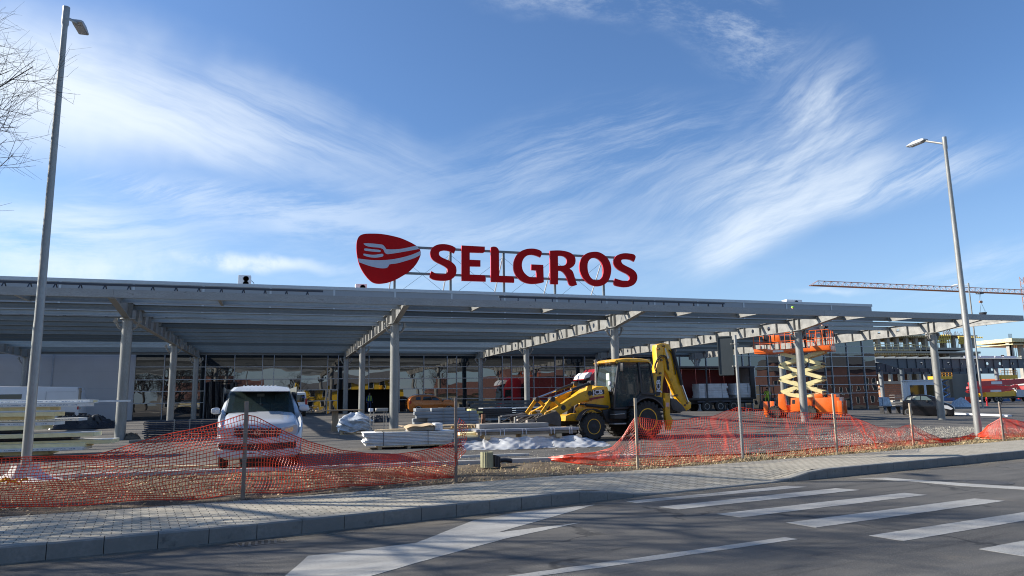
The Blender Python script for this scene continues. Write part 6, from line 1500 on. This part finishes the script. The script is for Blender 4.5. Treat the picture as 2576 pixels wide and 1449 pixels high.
# yellow flexible pipe bits at the far left of the strip
p=at_z(12,1226,.2); b=MB(); r2=random.Random(31); pts=[]
for k in range(26): a=k*.55; pts.append((.16*math.cos(a)+r2.uniform(-.03,.03)+.012*k-.1,.10*math.sin(a),.05+.07*abs(math.sin(k*.9))+r2.uniform(0,.05)))
b.tube(pts,.02,8); o=b.build('yellow_hose',M('hose_yellow',(.75,.38,.01),.5),loc=(p.x,p.y,.2)); tag(o,'tangled yellow plastic hose behind the net at the left edge','hose')
# long plank and loose white boards
def plank(px1,py1,px2,py2,w,h,label,mat,dy=0):
    a,c_=hit(px1,py1),hit(px2,py2); b=MB(); m=(a+c_)/2; b.bar((a-m)+Vector((0,0,h/2)),(c_-m)+Vector((0,0,h/2)),w,h); o=b.build('plank',mat,loc=m); tag(o,label,'plank')
plank(2395,1042,2540,1048,.45,.12,'long white plank lying behind the black car bumper at the right',white)
plank(90,1181,560,1176,.12,.05,'long pale lath lying along the yard kerb at the left',pine)
plank(1158,1152,1330,1146,.10,.06,'pale kerb lath lying beside the gap in the net',M('lath',(.5,.49,.45),.8))
# ================= BACKGROUND RIGHT =================
def Wp(px,py,Y): return at_Y(px,py,Y)
timb=M('formwork_timber',(.72,.60,.33),.8,0,.25,3); formy=M('formwork_yellow',(.68,.50,.10),.6,0,.2,4); rawc=M('raw_concrete',(.40,.37,.31),.9,0,.15,.5,0,None,.3,.1); rust=M('rebar_rust',(.13,.07,.045),.8)
# building under construction
BY=118.; 
t=thing('construction_building','unfinished concrete building with yellow formwork and props behind the right end of the canopy','building',(Wp(2330,1000,BY).x,BY,-.3)); O=Vector(t.location)
def X(px,Y=BY): return Wp(px,950,Y).x-O.x
def Zz(py,Y=BY,px=2330): return Wp(px,py,Y).z-O.z
x0,x1=X(2170),X(2448); xr=X(2466)
b=MB(); b.box(x0,x1,0,16,Zz(880),Zz(874)); b.box(x0-.5,xr,-.8,16,Zz(889),Zz(884)); b.box(x0,xr,-.5,16,Zz(845),Zz(842)); b.build_each('floor_slab',rawc,t)
b=MB(); r=random.Random(2)
for k,px in enumerate(list(range(2200,2465,24))):
    xx=X(px); b.box(xx-.35,xx+.35,.4,1.1,Zz(874),Zz(846)); b.box(xx-.35,xx+.35,8,8.7,Zz(874),Zz(846)); b.box(xx-.3,xx+.3,.5,1.1,Zz(1010),Zz(890))
b.build_each('column',rawc,t)
b=MB()
for k in range(70):
    xx=r.uniform(x0,xr); yy=r.uniform(.2,9); b.tube([(xx,yy,Zz(874)),(xx,yy,Zz(847))],.05,4); xx=r.uniform(x0,xr); b.tube([(xx,yy,Zz(905)),(xx,yy,Zz(889))],.05,4)
b.build_each('prop',M('prop_steel',(.35,.30,.22),.6,.3),t)
b=MB(); xx=x0-.5
while xx<X(2345): b.box(xx,xx+.16,-.7,8,Zz(849.5),Zz(846.5)); b.box(xx,xx+.16,-.9,8,Zz(893),Zz(890.5)); xx+=.62
b.box(x0-.6,X(2345),-.75,-.6,Zz(846.5),Zz(845)); b.box(x0-.6,X(2300),-.9,-.75,Zz(883),Zz(880.5)); b.box(x0-.6,X(2300),-1.1,-1.0,Zz(870),Zz(868.5)); b.box(x0-.6,X(2300),-1.1,-1.0,Zz(875),Zz(873.5)); 
for k in range(14): xx=x0+k*1.5; b.box(xx-.05,xx+.05,-1.05,-.95,Zz(884),Zz(866))
b.build('timber_beams',timb,t)
b=MB(); 
for (pa,pb,ya,yb) in ((2353,2391,842,864),(2412,2427,845,866),(2440,2472,846,850)):
    xa,xb=X(pa),X(pb); n=6 if yb-ya>10 else 1
    for k in range(n): z0=Zz(yb)+(Zz(ya)-Zz(yb))*k/n; b.box(xa,xb,-1.0,-.8,z0+.05,z0+(Zz(ya)-Zz(yb))/n-.12)
    for k in range(8): xx=xa+(xb-xa)*k/7; b.box(xx-.05,xx+.05,-1.12,-1.001,Zz(yb),Zz(ya))
b.build_each('yellow_formwork',formy,t)
b=MB()
for (pa,pb,top,n) in ((2358,2372,828,16),(2396,2412,824,26),(2415,2440,832,14)):
    for k in range(n): xx=r.uniform(X(pa),X(pb)); b.tube([(xx,r.uniform(0,2),Zz(846)),(xx+r.uniform(-.1,.1),r.uniform(0,2),Zz(top+r.uniform(-2,4)))],.03,3)
b.build('rebar',rust,t)
b=MB(); b.box(X(2395),X(2466),-.2,.2,Zz(1010),Zz(884)); b.box(X(2395)-.3,X(2395),-.2,12,Zz(1010),Zz(884)); b.build('concrete_wall',M('wall_brown_grey',(.22,.20,.165),.9,0,.12,.35,0,None,.3,0,(1,1,.3)),t)
b=MB(); b.box(X(2437),X(2443),-.22,-.205,Zz(960),Zz(935)); b.box(X(2449),X(2457),-.22,-.205,Zz(960),Zz(935)); b.build_each('opening_shade',blackm,t)  # black plates on the wall paint the shaded window openings
b=MB(); b.box(x0,xr,2,12,Zz(884),Zz(846)); 
b=MB(); b.box(x0-.4,xr,10,10.2,Zz(1010),Zz(884)); b.build('rear_wall',M('brick_dark',(.22,.10,.07),.9,0,.3,.8),t)
b=MB(); b.tube([(X(2466),0,Zz(870)),(X(2478),0,Zz(870))],.06,5); b.tube([(X(2280),-1.2,Zz(867)),(X(2350),-1.2,Zz(876))],.10,5); b.build('scaffold_pole',timb,t)
# brick wall and low concrete ledge in front
t=thing('brick_wall','low wall of orange hollow bricks beneath the unfinished building','wall',(Wp(2250,1000,100).x,100.,Wp(2250,1006,100).z)); O=Vector(t.location)
m=bpy.data.materials.new('hollow_brick'); m.use_nodes=True; q=NB(m.node_tree); bs=m.node_tree.nodes['Principled BSDF']; br=q.n('ShaderNodeTexBrick'); q.link(q.mapping(m.node_tree.nodes.new('ShaderNodeTexCoord').outputs['Object'],rot=(R_(90),0,0)),br.inputs['Vector'])
for k,v in (('Scale',1.),('Mortar Size',.025),('Brick Width',.5),('Row Height',.33)): br.inputs[k].default_value=v
br.inputs['Color1'].default_value=(.50,.20,.10,1); br.inputs['Color2'].default_value=(.62,.27,.14,1); br.inputs['Mortar'].default_value=(.28,.2,.15,1); q.link(br.outputs['Color'],bs.inputs['Base Color']); bs.inputs['Roughness'].default_value=.9
xa,xb=Wp(2216,1000,100).x-O.x,Wp(2300,1000,100).x-O.x
b=MB(); b.box(xa,xb,0,.4,0,Wp(2250,966,100).z-O.z); b.build('brickwork',m,t)
b=MB(); zt_=Wp(2250,966,100).z-O.z; b.box(xa-.5,xb+6,-.2,1,zt_,zt_+.5); b.build('ledge',M('pale_ledge',(.5,.46,.38),.9),t)
# kiosk
p=hit(2340,1010) if 0 else Vector((0,0,0)); KY=74.; kx0,kx1,kx2=Wp(2286,1000,KY).x,Wp(2358,1000,KY).x,Wp(2399,1000,KY).x; kz=Wp(2340,1012,KY).z
t=thing('site_kiosk','white gatehouse kiosk with dark windows behind the black car','kiosk',(kx0,KY,kz),R_(-38)); H=Wp(2340,958,KY).z-kz; W1=4.0; DP=4.0
kw=M('kiosk_white',(.82,.83,.84),.5,0,.04,1)
b=MB(); b.box(0,W1,0,DP,0,H*.18); b.box(0,W1,0,DP,H*.80,H)
for xx in (0,W1*.47,W1-.26): b.box(xx,xx+.26,0,.26,H*.18,H*.80)
for yy in (DP*.25,DP-.26): b.box(W1-.26,W1,yy,yy+.26,H*.18,H*.8)
b.box(0,W1,DP-.1,DP,H*.18,H*.8); b.box(0,.1,.3,DP-.1,H*.18,H*.8); b.build('wall',kw,t)
kgl=mat_glass('kiosk_glass',(.02,.03,.03),.03,1.8)
for a_,c_ in ((.26,W1*.47),(W1*.47+.26,W1-.26)): g=MB(); g.box(a_,c_,.10,.13,H*.18,H*.80); g.build('window',kgl,t)
g=MB(); g.box(W1-.13,W1-.10,DP*.25+.26,DP-.26,H*.18,H*.8); g.build('window',kgl,t); g=MB(); g.box(W1-.13,W1-.10,.26,DP*.25,H*.18,H*.8); g.build('window',kgl,t)
b=MB(); b.box(-.15,W1+.15,-.15,DP+.1,H,H+.12); b.build('roof',kw,t)
# second canopy
CY2=92.; t=thing('far_canopy','second dark steel canopy frame beyond the right end of the store','canopy',(Wp(2400,1000,CY2).x,CY2,-.3)); O=Vector(t.location)
c2m=M('far_steel',(.10,.115,.13),.5,.3,.1,.5)
def X2(px,Y=CY2): return Wp(px,950,Y).x-O.x
def Z2(py,Y=CY2): return Wp(2400,py,Y).z-O.z
zb2,zt2_=Z2(926),Z2(903)
for (Y,dz,pa,pb) in ((0,0,2262,2700),(7,-.3,2200,2520),(14,-.4,2205,2700)):
    b=MB(); xa,xb=X2(pa),X2(pb); xs_=xa
    holes=[]; xx=xa+5
    while xx<xb-1: holes.append([(xx+.27*math.cos(2*PI*k/14),(zb2+zt2_)/2+dz+.27*math.sin(2*PI*k/14)) for k in range(14)]); xx+=2.9
    b.ext([[(xa-4.5,zt2_+dz-.45),(xa,zb2+dz),(xb,zb2+dz),(xb,zt2_+dz),(xa-4.5,zt2_+dz)]]+holes,Y-.02,Y+.02,'y')
    b.box(xa-4.5,xb,Y-.18,Y+.18,zt2_+dz,zt2_+dz+.04); b.box(xa,xb,Y-.18,Y+.18,zb2+dz-.04,zb2+dz)
    xx=xa
    while xx<xb: b.box(xx-.02,xx+.02,Y-.16,Y+.16,zb2+dz,zt2_+dz); xx+=1.9
    b.build('beam',c2m,t)
b=MB()
for k in range(14): xx=X2(2210)+k*2.3; b.box(xx,xx+.1,-1.5,15,zt2_+.05,zt2_+.3)
b.build('purlins',c2m,t)
b=MB(); xa=X2(2410)
for k in range(7): b.box(xa+k*1.7,xa+k*1.7+1.6,-1.6-.12*(k%3),-1.5,zt2_+.05+.05*(k%2),zt2_+.42); 
b.build('sheet_stack',M('roof_sheet_white',(.75,.76,.78),.4),t)
for px,Y in ((2270,0),(2508,0),(2302,7),(2322,14),(2503,14)):
    b=MB(); b.lathe([(.32,.0),(.32,zb2-.05),(.5,zb2-.04)],'z',18); b.build('column',c2m if Y==0 and px==2270 else M('far_column',(.22,.23,.235),.5,.2),t,loc=(X2(px),Y,0))
# second building frame at the edge
t=thing('unfinished_building','bare concrete columns with yellow slab formwork at the right edge','building frame',(Wp(2560,1000,125).x,125,-.4)); O=Vector(t.location)
X3=lambda px: Wp(px,930,125).x-O.x; Z3=lambda py: Wp(2560,py,125).z-O.z
b=MB(); b.box(X3(2546),X3(2551),0,.8,Z3(1000),Z3(860)); b.box(X3(2548),X3(2556),0,.8,Z3(1000),Z3(862)); b.box(X3(2574),X3(2582),0,.8,Z3(1000),Z3(862)); b.build_each('column',conc,t)
b=MB(); b.box(X3(2544),X3(2700),-1,8,Z3(861),Z3(852)); b.box(X3(2542),X3(2700),-1.4,8,Z3(868),Z3(866)); b.build('slab_formwork',timb,t)
b=MB()
for k in range(12): xx=X3(2554)+k*.6; b.tube([(xx,1.5,Z3(905)),(xx,1.5,Z3(866))],.06,4)
for k in range(5): xx=X3(2548)+k*.25; b.tube([(xx,0,Z3(852)),(xx,0,Z3(840))],.05,4)
b.build('prop',darkst,t)
b=MB(); b.box(X3(2549),X3(2720),-3,0,Z3(1000),Z3(951)); b.build('ground_floor_wall',M('pale_wall',(.5,.47,.43),.9),t)
# small yellow platforms
for (px,py,py2,w,lab,Y) in ((2355,954,937,3.4,'yellow work platform with rails on top of the white kiosk',80.),(2520,953,932,3.6,'yellow railed scissor platform beside the distant concrete frame',112.)):
    q=Wp(px,py,Y); h=Wp(px,py2,Y).z-q.z; sw=(Wp(px+41,py,Y).x-q.x)
    base=Wp(px,1010,Y).z; t=thing('work_platform',lab,'work platform',(q.x,Y,base)); dz=q.z-base
    b=MB(); b.box(0,sw,0,1.4,dz,dz+.45*h); b.build('deck',M('platform_yellow',(.72,.42,.02),.5),t)
    b=MB()
    for k in range(6): xx=sw*k/5; b.tube([(xx,0,dz+.4*h),(xx,0,dz+h)],.05,5)
    b.tube([(0,0,dz+h),(sw,0,dz+h)],.05,5); b.tube([(0,0,dz+h*.72),(sw,0,dz+h*.72)],.05,5); b.build('rail',M('rail_orange',(.70,.30,.02),.5),t)
    b=MB()
    for k in range(3): z0=dz*k/3; b.bar((sw*.1,.4,z0+.1),(sw*.9,.4,z0+dz/3),.12,.16); b.bar((sw*.9,.8,z0+.1),(sw*.1,.8,z0+dz/3),.12,.16)
    b.box(0,sw,0,1.4,0,.5); b.build('scissor_base',M('base_blue',(.03,.10,.25),.5),t)
# concrete pump truck
PYY=88.; p=Wp(2480,1012,PYY); t=thing('concrete_pump_truck','concrete pump truck with folded red booms on a yellow chassis at the right','pump truck',(p.x,PYY,p.z)); O=Vector(t.location)
XP=lambda px: Wp(px,980,PYY).x-O.x; ZPp=lambda py: Wp(2490,py,PYY).z-O.z
pr_red=M('pump_red',(.50,.03,.035),.45,0,.06,1)
def loopP(pts): return [(XP(px),ZPp(py)) for px,py in pts]
for i,(pts,ya,yb) in enumerate((([(2424,963),(2430,960),(2460,959),(2500,957),(2570,953),(2572,965),(2540,968),(2500,970),(2440,973),(2426,970)],-1.2,-.8),([(2432,972),(2500,970),(2540,972),(2556,968),(2560,976),(2500,980),(2440,983),(2430,978)],-.4,0.),([(2420,983),(2440,978),(2470,979),(2530,978),(2545,982),(2500,986),(2440,990),(2424,988)],-.9,-.5))):
    b=MB(); b.ext(loopP(pts),ya,yb); b.build('boom_section',pr_red,t)
b=MB(); b.box(XP(2478),XP(2505),-1.23,-1.205,ZPp(967),ZPp(960)); b.box(XP(2478),XP(2505),-.93,-.905,ZPp(986),ZPp(981)); b.build_each('boom_stripe',white,t)
b=MB(); b.ext(loopP([(2460,987),(2500,987),(2520,985),(2568,982),(2572,994),(2545,997),(2500,998),(2462,998)]),-1.3,1.3); b.box(XP(2530),XP(2600),-1.0,1.0,ZPp(997),ZPp(982)); b.build('chassis_body',M('pump_yellow',(.75,.42,.02),.45,0,.08,1),t)
b=MB(); b.box(XP(2535),XP(2557),-1.5,-.6,ZPp(1000),ZPp(981)); b.build('cabinet',M('cabinet_grey',(.45,.48,.50),.5),t)
b=MB(); b.box(XP(2455),XP(2600),-1,1,ZPp(1003),ZPp(998)); b.build('frame_rail',mdark,t)
b=MB(); b.box(XP(2575),XP(2625),-1.25,1.25,ZPp(1006),ZPp(970),bev=.1); b.build('cab',pr_red,t)
for px in (2487,2498,2560,2590):
    for sd in (1,-1): wheel(t,XP(px),sd*1.05,.52,.34,alloy,side=sd,spokes=0,rr=.5)
b=MB(); b.tube([(XP(2435),-.8,ZPp(990)),(XP(2437),-.9,ZPp(1000)),(XP(2455),-.9,ZPp(1000))],.09,6); b.tube([(XP(2440),-1,0),(XP(2440),-1,ZPp(992))],.1,6); b.build('hopper_pipe',darkst,t)
# hydrant, heap, containers
p=hit(2484,1021); b=MB(); b.lathe([(.16,0),(.16,.05),(.10,.08),(.10,.9),(.15,.92),(.15,1.0),(.10,1.02),(.10,1.15),(.05,1.25),(.001,1.27)],'z',16); b.tube([(-.22,0,.8),(.22,0,.8)],.07,8); o=b.build('fire_hydrant',M('hydrant_red',(.45,.02,.03),.4),loc=p); tag(o,'red fire hydrant between the distant light pole and a canopy column','fire hydrant')
p=Wp(2483,975,135.); b=MB(); b.box(0,22,0,6,-2.5,Wp(2483,951,135).z-p.z); 
t=thing('orange_shed','long low orange roofed shed far behind the pump truck','shed',(p.x,135,-.5)); zz=Wp(2483,952,135).z+.5
b=MB(); b.box(0,24,0,8,0,zz-1.5); b.build('wall',M('shed_wall',(.45,.40,.36),.8),t); b=MB(); b.add([(-.3,-.5,zz-1.5),(24,-.5,zz-1.5),(24,4,zz),(-.3,4,zz),(-.3,8.5,zz-1.5),(24,8.5,zz-1.5),(-.3,-.5,zz-1.6),(24,-.5,zz-1.6),(24,8.5,zz-1.6),(-.3,8.5,zz-1.6)],[(0,1,2,3),(3,2,5,4),(6,7,1,0),(9,4,5,8),(1,7,8,5,2),(6,0,3,4,9)]); b.build('roof',M('shed_orange',(.70,.20,.07),.7,0,.08,.5),t)
# wrapped silver stack and odds behind the scissor lift
p=hit(2206,1028); t=thing('silver_wrapped_stack','stack wrapped in silvery film in front of the corner glazing','wrapped stack',p,R_(-4))
b=MB(); rext(b,[(-1.9,.12),(1.9,.12),(1.7,.5),(1.45,1.35),(-1.5,1.5),(-1.6,.5)],-.6,.6,.08); b.build('wrapped_load',M('silver_film',(.40,.44,.49),.3,.1,.3,4,.5,8),t)
b=MB()
for k in range(5): b.box(-1.7+k*.85-.06,-1.7+k*.85+.06,-.6,.6,0,.12)
b.build_each('bearer',conc,t)
b=MB(); b.box(-.6,-.45,-.68,-.66,.2,1.45); b.box(.4,.55,-.68,-.66,.2,1.4); b.build_each('tape',pfilm,t)
p=hit(2240,1040); t=thing('black_bench','low black metal bench left of the black car','bench',p,0); b=MB(); b.box(-.9,.9,-.25,.25,.50,.56); b.build('seat',black,t)
for x_ in (-.8,-.1,.8): b=MB(); b.box(x_-.03,x_+.03,-.2,.2,0,.5); b.build('leg',black,t)
p=hit(2262,1022); t=thing('wire_cage','empty wire mesh cage standing against the brick wall','wire cage',(p.x,p.y,p.z)); b=MB()
for z in (0.1,.5,.9,1.3,1.7): b.tube([(-1.2,-.5,z),(1.2,-.5,z),(1.2,.5,z),(-1.2,.5,z)],.03,4,closed=True)
for k in range(13): b.tube([(-1.2+.2*k,-.5,.1),(-1.2+.2*k,-.5,1.7)],.02,4)
b.build('mesh',galv,t)
p=hit(2422,1030); lump('scrap_heap','heap of crumpled silver and white wrapping by the kiosk','scrap heap',2418,1024,3.2,1.6,.9,wrapm,44,rough=.35)
p=hit(2445,1018); b=MB(); b.box(-1.2,1.2,-.03,.03,.3,1.3); 
o=b.build('barrier',M('barrier_red_white',(.55,.10,.10),.5),loc=p); tag(o,'red and white site barrier board near the distant light pole','barrier')
# tower crane
CYY=190.; cr=M('crane_orange',(.40,.17,.08),.6,0,.15,.3)
q=Wp(2602,900,CYY); t=thing('tower_crane','orange lattice tower crane with a long jib reaching left over the site','crane',(q.x,CYY,-1)); O=Vector(t.location)
XC=lambda px: Wp(px,725,CYY).x-O.x
def ZC(px,py): return Wp(px,py,CYY).z-O.z
ztop_l,zbot_l=ZC(2058,715),ZC(2040,727); zl=ZC(2300,728); 
xl=XC(2040); xr_=7.0; zb3=ZC(2320,729.5); zt3=ZC(2320,718)
b=MB(); w=.8
b.tube([(xl,0,zb3),(xr_,0,zb3)],.10,4) ; b.tube([(xl,-w,zb3),(xr_,-w,zb3)],.13,4); b.tube([(xl,w,zb3),(xr_,w,zb3)],.13,4); xs_=XC(2058); b.tube([(xs_,0,zt3),(xr_,0,zt3)],.12,4)
n=34
for k in range(n):
    xa=xs_+(0-xs_)*k/n; xb=xs_+(0-xs_)*(k+1)/n; xm_=(xa+xb)/2
    for sy in (-w,w): b.tube([(xa,0,zt3),(xm_,sy,zb3)],.055,3); b.tube([(xm_,sy,zb3),(xb,0,zt3)],.055,3)
for sy in (-w,w): b.tube([(xl,sy,zb3),(xs_,0,zt3)],.07,3)
b.build('jib',cr,t)
b=MB()
for sx in (-.9,.9):
    for sy in (-.9,.9): b.tube([(sx,sy,0),(sx,sy,zt3+5)],.12,4)
z=0
while z<zt3+3:
    for (a,c_) in (((-.9,-.9),(.9,-.9)),((-.9,.9),(.9,.9)),((-.9,-.9),(-.9,.9)),((.9,-.9),(.9,.9))): b.tube([(*a,z),(*c_,z+1.5)],.06,3); b.tube([(*c_,z+1.5),(*a,z+3)],.06,3)
    z+=3
b.build('mast',cr,t)
b=MB(); xt=XC(2463); b.box(xt-1,xt+1,-.8,.8,zb3-.6,zb3-.1); b.tube([(xt-.3,0,zb3),(xt-.3,0,ZC(2463,757))],.04,3); b.tube([(xt+.3,0,zb3),(xt+.3,0,ZC(2463,757))],.04,3); b.build('trolley',darkst,t)
zh=ZC(2464,757); b=MB(); b.box(xt-.7,xt+.7,-.3,.3,zh-.7,zh+.1,bev=.2); b.build('hook_block',cr,t)
t2=thing('concrete_bucket','dark concrete bucket hanging from the crane hook','bucket',(O.x+xt+.4,CYY,O.z+ZC(2467,797))); h=ZC(2467,786)-ZC(2467,797)
b=MB(); b.lathe([(.7,0),(1.3,h),(1.2,h),(.6,.1)],'z',18); b.build('pan',darkst,t2); b=MB()
for k in range(4): b.tube([(1.2*math.cos(k*PI/2),1.2*math.sin(k*PI/2),h),(-.2,0,zh-ZC(2467,797)-.6)],.03,3)
b.build('sling',darkst,t2)
b=MB(); b.tube([(.3,0,0),(.7,0,-1.5),(.9,0,-3.2)],.12,6); b.build('discharge_hose',darkst,t2)
# antenna poles and far tree line
b=MB(); b.tube([(0,0,0),(0,0,11)],.12,6); b.box(-.5,.5,-.2,.2,8.2,8.6); b.box(-.3,.3,-.2,.2,10.2,11.2); q=Wp(2535,1000,130); o=b.build('antenna_mast',M('mast_brown',(.12,.07,.06),.6),loc=(q.x,130,-.3)); tag(o,'thin dark antenna mast in front of the far sky at the right','mast')
# ================= TREES =================
bark=M('bark',(.04,.032,.026),.9,0,.3,6)
def bare_tree(name,label,x,y,z,H,seed,spread=.55,depth=6,group=None,lean=(0,0),n0=6,t0=.35,tl=.42,mat=bark):
    t=thing(name,label,'tree',(x,y,z),0,group); r=random.Random(seed); tr=MB(); cr_=MB()
    def br(p,d,l,rad,dep,mb):
        pts=[p]; rs=[rad]; q=p.copy(); dd=d.copy(); nseg=3 if dep<3 else 2
        for k in range(nseg):
            dd=(dd+Vector((r.uniform(-1,1),r.uniform(-1,1),r.uniform(-.3,.6)))*.16).normalized(); q=q+dd*l/nseg; pts.append(q.copy()); rs.append(rad*(1-.45*(k+1)/nseg))
        mb.tube(pts,rs,8 if dep==0 else (5 if dep<3 else 3),cap=False)
        if dep>=depth: return
        nk=(n0 if dep==0 else r.choice((3,4,4))); 
        for k in range(nk):
            f=r.uniform(.35,1) if dep else t0+(1-t0)*(k+1)/nk; i=min(int(f*nseg),nseg-1); s=f*nseg-i; b0=pts[i].lerp(pts[i+1],s); base=(pts[i+1]-pts[i]).normalized()
            a=r.uniform(0,2*PI); side=base.orthogonal().normalized(); side.rotate(Matrix.Rotation(a,3,base)); 
            nd=(base*(1-spread*r.uniform(.7,1.1))+side*spread*r.uniform(.8,1.3)+Vector((0,0,.18))).normalized()
            br(b0,nd,l*r.uniform(.55,.78),rs[i]*.64,dep+1,cr_)
    br(Vector((0,0,0)),Vector((lean[0],lean[1],1)).normalized(),H*tl,H*.022,0,tr)
    tr.build('trunk',mat,t,fix=False); cr_.build('crown',mat,t,smooth=0,fix=False); return t
q=at_Y(-1010,1100,15.5); bare_tree('bare_tree','leafless tree whose twigs reach in at the left edge against the clouds',q.x,15.5,.15,9.6,19,.62,6,lean=(.0,0),n0=8,t0=.8,tl=.62)
bare_tree('bare_tree','leafless roadside tree nearer the road, left of the picture edge',-15.5,14.5,.1,11,23,.6,6,'leafless trees along the road')
bare_tree('bare_tree','leafless roadside tree farthest along the road to the left',-21,17.5,.1,12,31,.6,5,'leafless trees along the road')
bare_tree('bare_tree','leafless young roadside tree closest to the left picture edge',-11.5,12.3,.1,9.5,37,.62,6,'leafless trees along the road')
bare_tree('bare_tree','leafless roadside tree standing next to the kerb on the left',-17,10.8,.1,12,41,.62,6,'leafless trees along the road')
# across the road, seen mirrored in the store glazing and the cars
for k,(x,y,h) in enumerate(((-26,-22,12),(-12,-26,13),(3,-24,10),(34,-28,12))):
    bare_tree('bare_tree','leafless tree across the road, mirrored in the glazing '+('at the far left','behind the silver van','left of the doorway','right of the lorry')[k],x,y,0,h,50+k,.6,5,'leafless trees across the road')
def house(label,x,y,w,d,h,wm,rm,shop=False):
    t=thing('house',label,'house',(x,y,0)); b=MB(); b.box(-w/2,w/2,-d/2,d/2,-.1,h); b.build('wall',wm,t)
    b=MB(); b.ext([(-d/2-.5,h),(d/2+.5,h),(0,h+d*.32)],-w/2-.4,w/2+.4,'x'); b.build('roof',rm,t)
    for k in range(int(w/2.6)):
        xx=-w/2+1.3+k*2.6
        for zz in ([1.0] if h<4 else [1.0,3.8]):
            g=MB(); g.box(xx-.5,xx+.5,d/2+.002,d/2+.04,zz,zz+1.3); o=g.build('window',carglass,t); g=MB(); g.box(xx-.58,xx-.5,d/2+.002,d/2+.07,zz-.05,zz+1.38); g.box(xx+.5,xx+.58,d/2+.002,d/2+.07,zz-.05,zz+1.38); g.box(xx-.58,xx+.58,d/2+.002,d/2+.09,zz-.1,zz-.002); g.build('frame',white,o)
yw=M('shop_yellow',(.72,.45,.02),.6,0,.08,.5); rt_=M('roof_tile_red',(.16,.075,.055),.8,0,.2,3); wbrn=M('house_ochre',(.40,.33,.22),.8,0,.1,.5); wgr=M('house_grey',(.25,.24,.23),.8,0,.1,.5)
a_,c_=at_Y(755,957,161.).x,at_Y(1005,957,161.).x
house('yellow shop building across the road, mirrored in the store glazing',(a_+c_)/2,-29,c_-a_,8,5.2,yw,M('roof_dark',(.12,.12,.12),.8))
house('ochre house across the road, mirrored in the glazing near the middle',(c_+6+10),-27,16,9,3.6,wbrn,rt_)
house('brown house across the road, mirrored in the glazing on the right',c_+40,-30,26,9,5.6,wgr,rt_)
house('grey house across the road, mirrored in the glazing on the left',a_-18,-30,20,9,4.2,wgr,rt_)
house('reddish brown apartment block across the road, mirrored in the corner glazing',150,-31,46,10,9.5,M('block_brown',(.20,.10,.075),.8,0,.15,.4),M('roof_dark2',(.12,.12,.12),.8))
house('beige house across the road, mirrored left of the corner glazing',106,-28,24,9,6,M('house_beige',(.50,.44,.33),.8,0,.1,.5),rt_)
# distant low hedge and tree masses on the horizon
b=MB(); r=random.Random(77)
def blobm(b,x,y,w,h):
    for k in range(int(w*16)):
        xx=x+r.uniform(-w/2,w/2); zz=r.uniform(0,1)**.7*h*(1-abs(xx-x)/w*1.2); s=r.uniform(.3,.9); a=r.uniform(0,3)
        b.add([(xx-s*math.cos(a),y+r.uniform(-2,2),zz),(xx+s*math.cos(a),y+r.uniform(-2,2),zz+s*.3),(xx,y+r.uniform(-2,2),zz+s*1.2)],[(0,1,2)])
for k in range(16): blobm(b,120+k*16,260+r.uniform(-10,10),22,5+r.uniform(0,3))
tag(b.build('far_trees',M('far_foliage',(.06,.06,.04),.9),smooth=0,fix=False),'far line of bare trees on the horizon at the right','trees',None,'stuff')
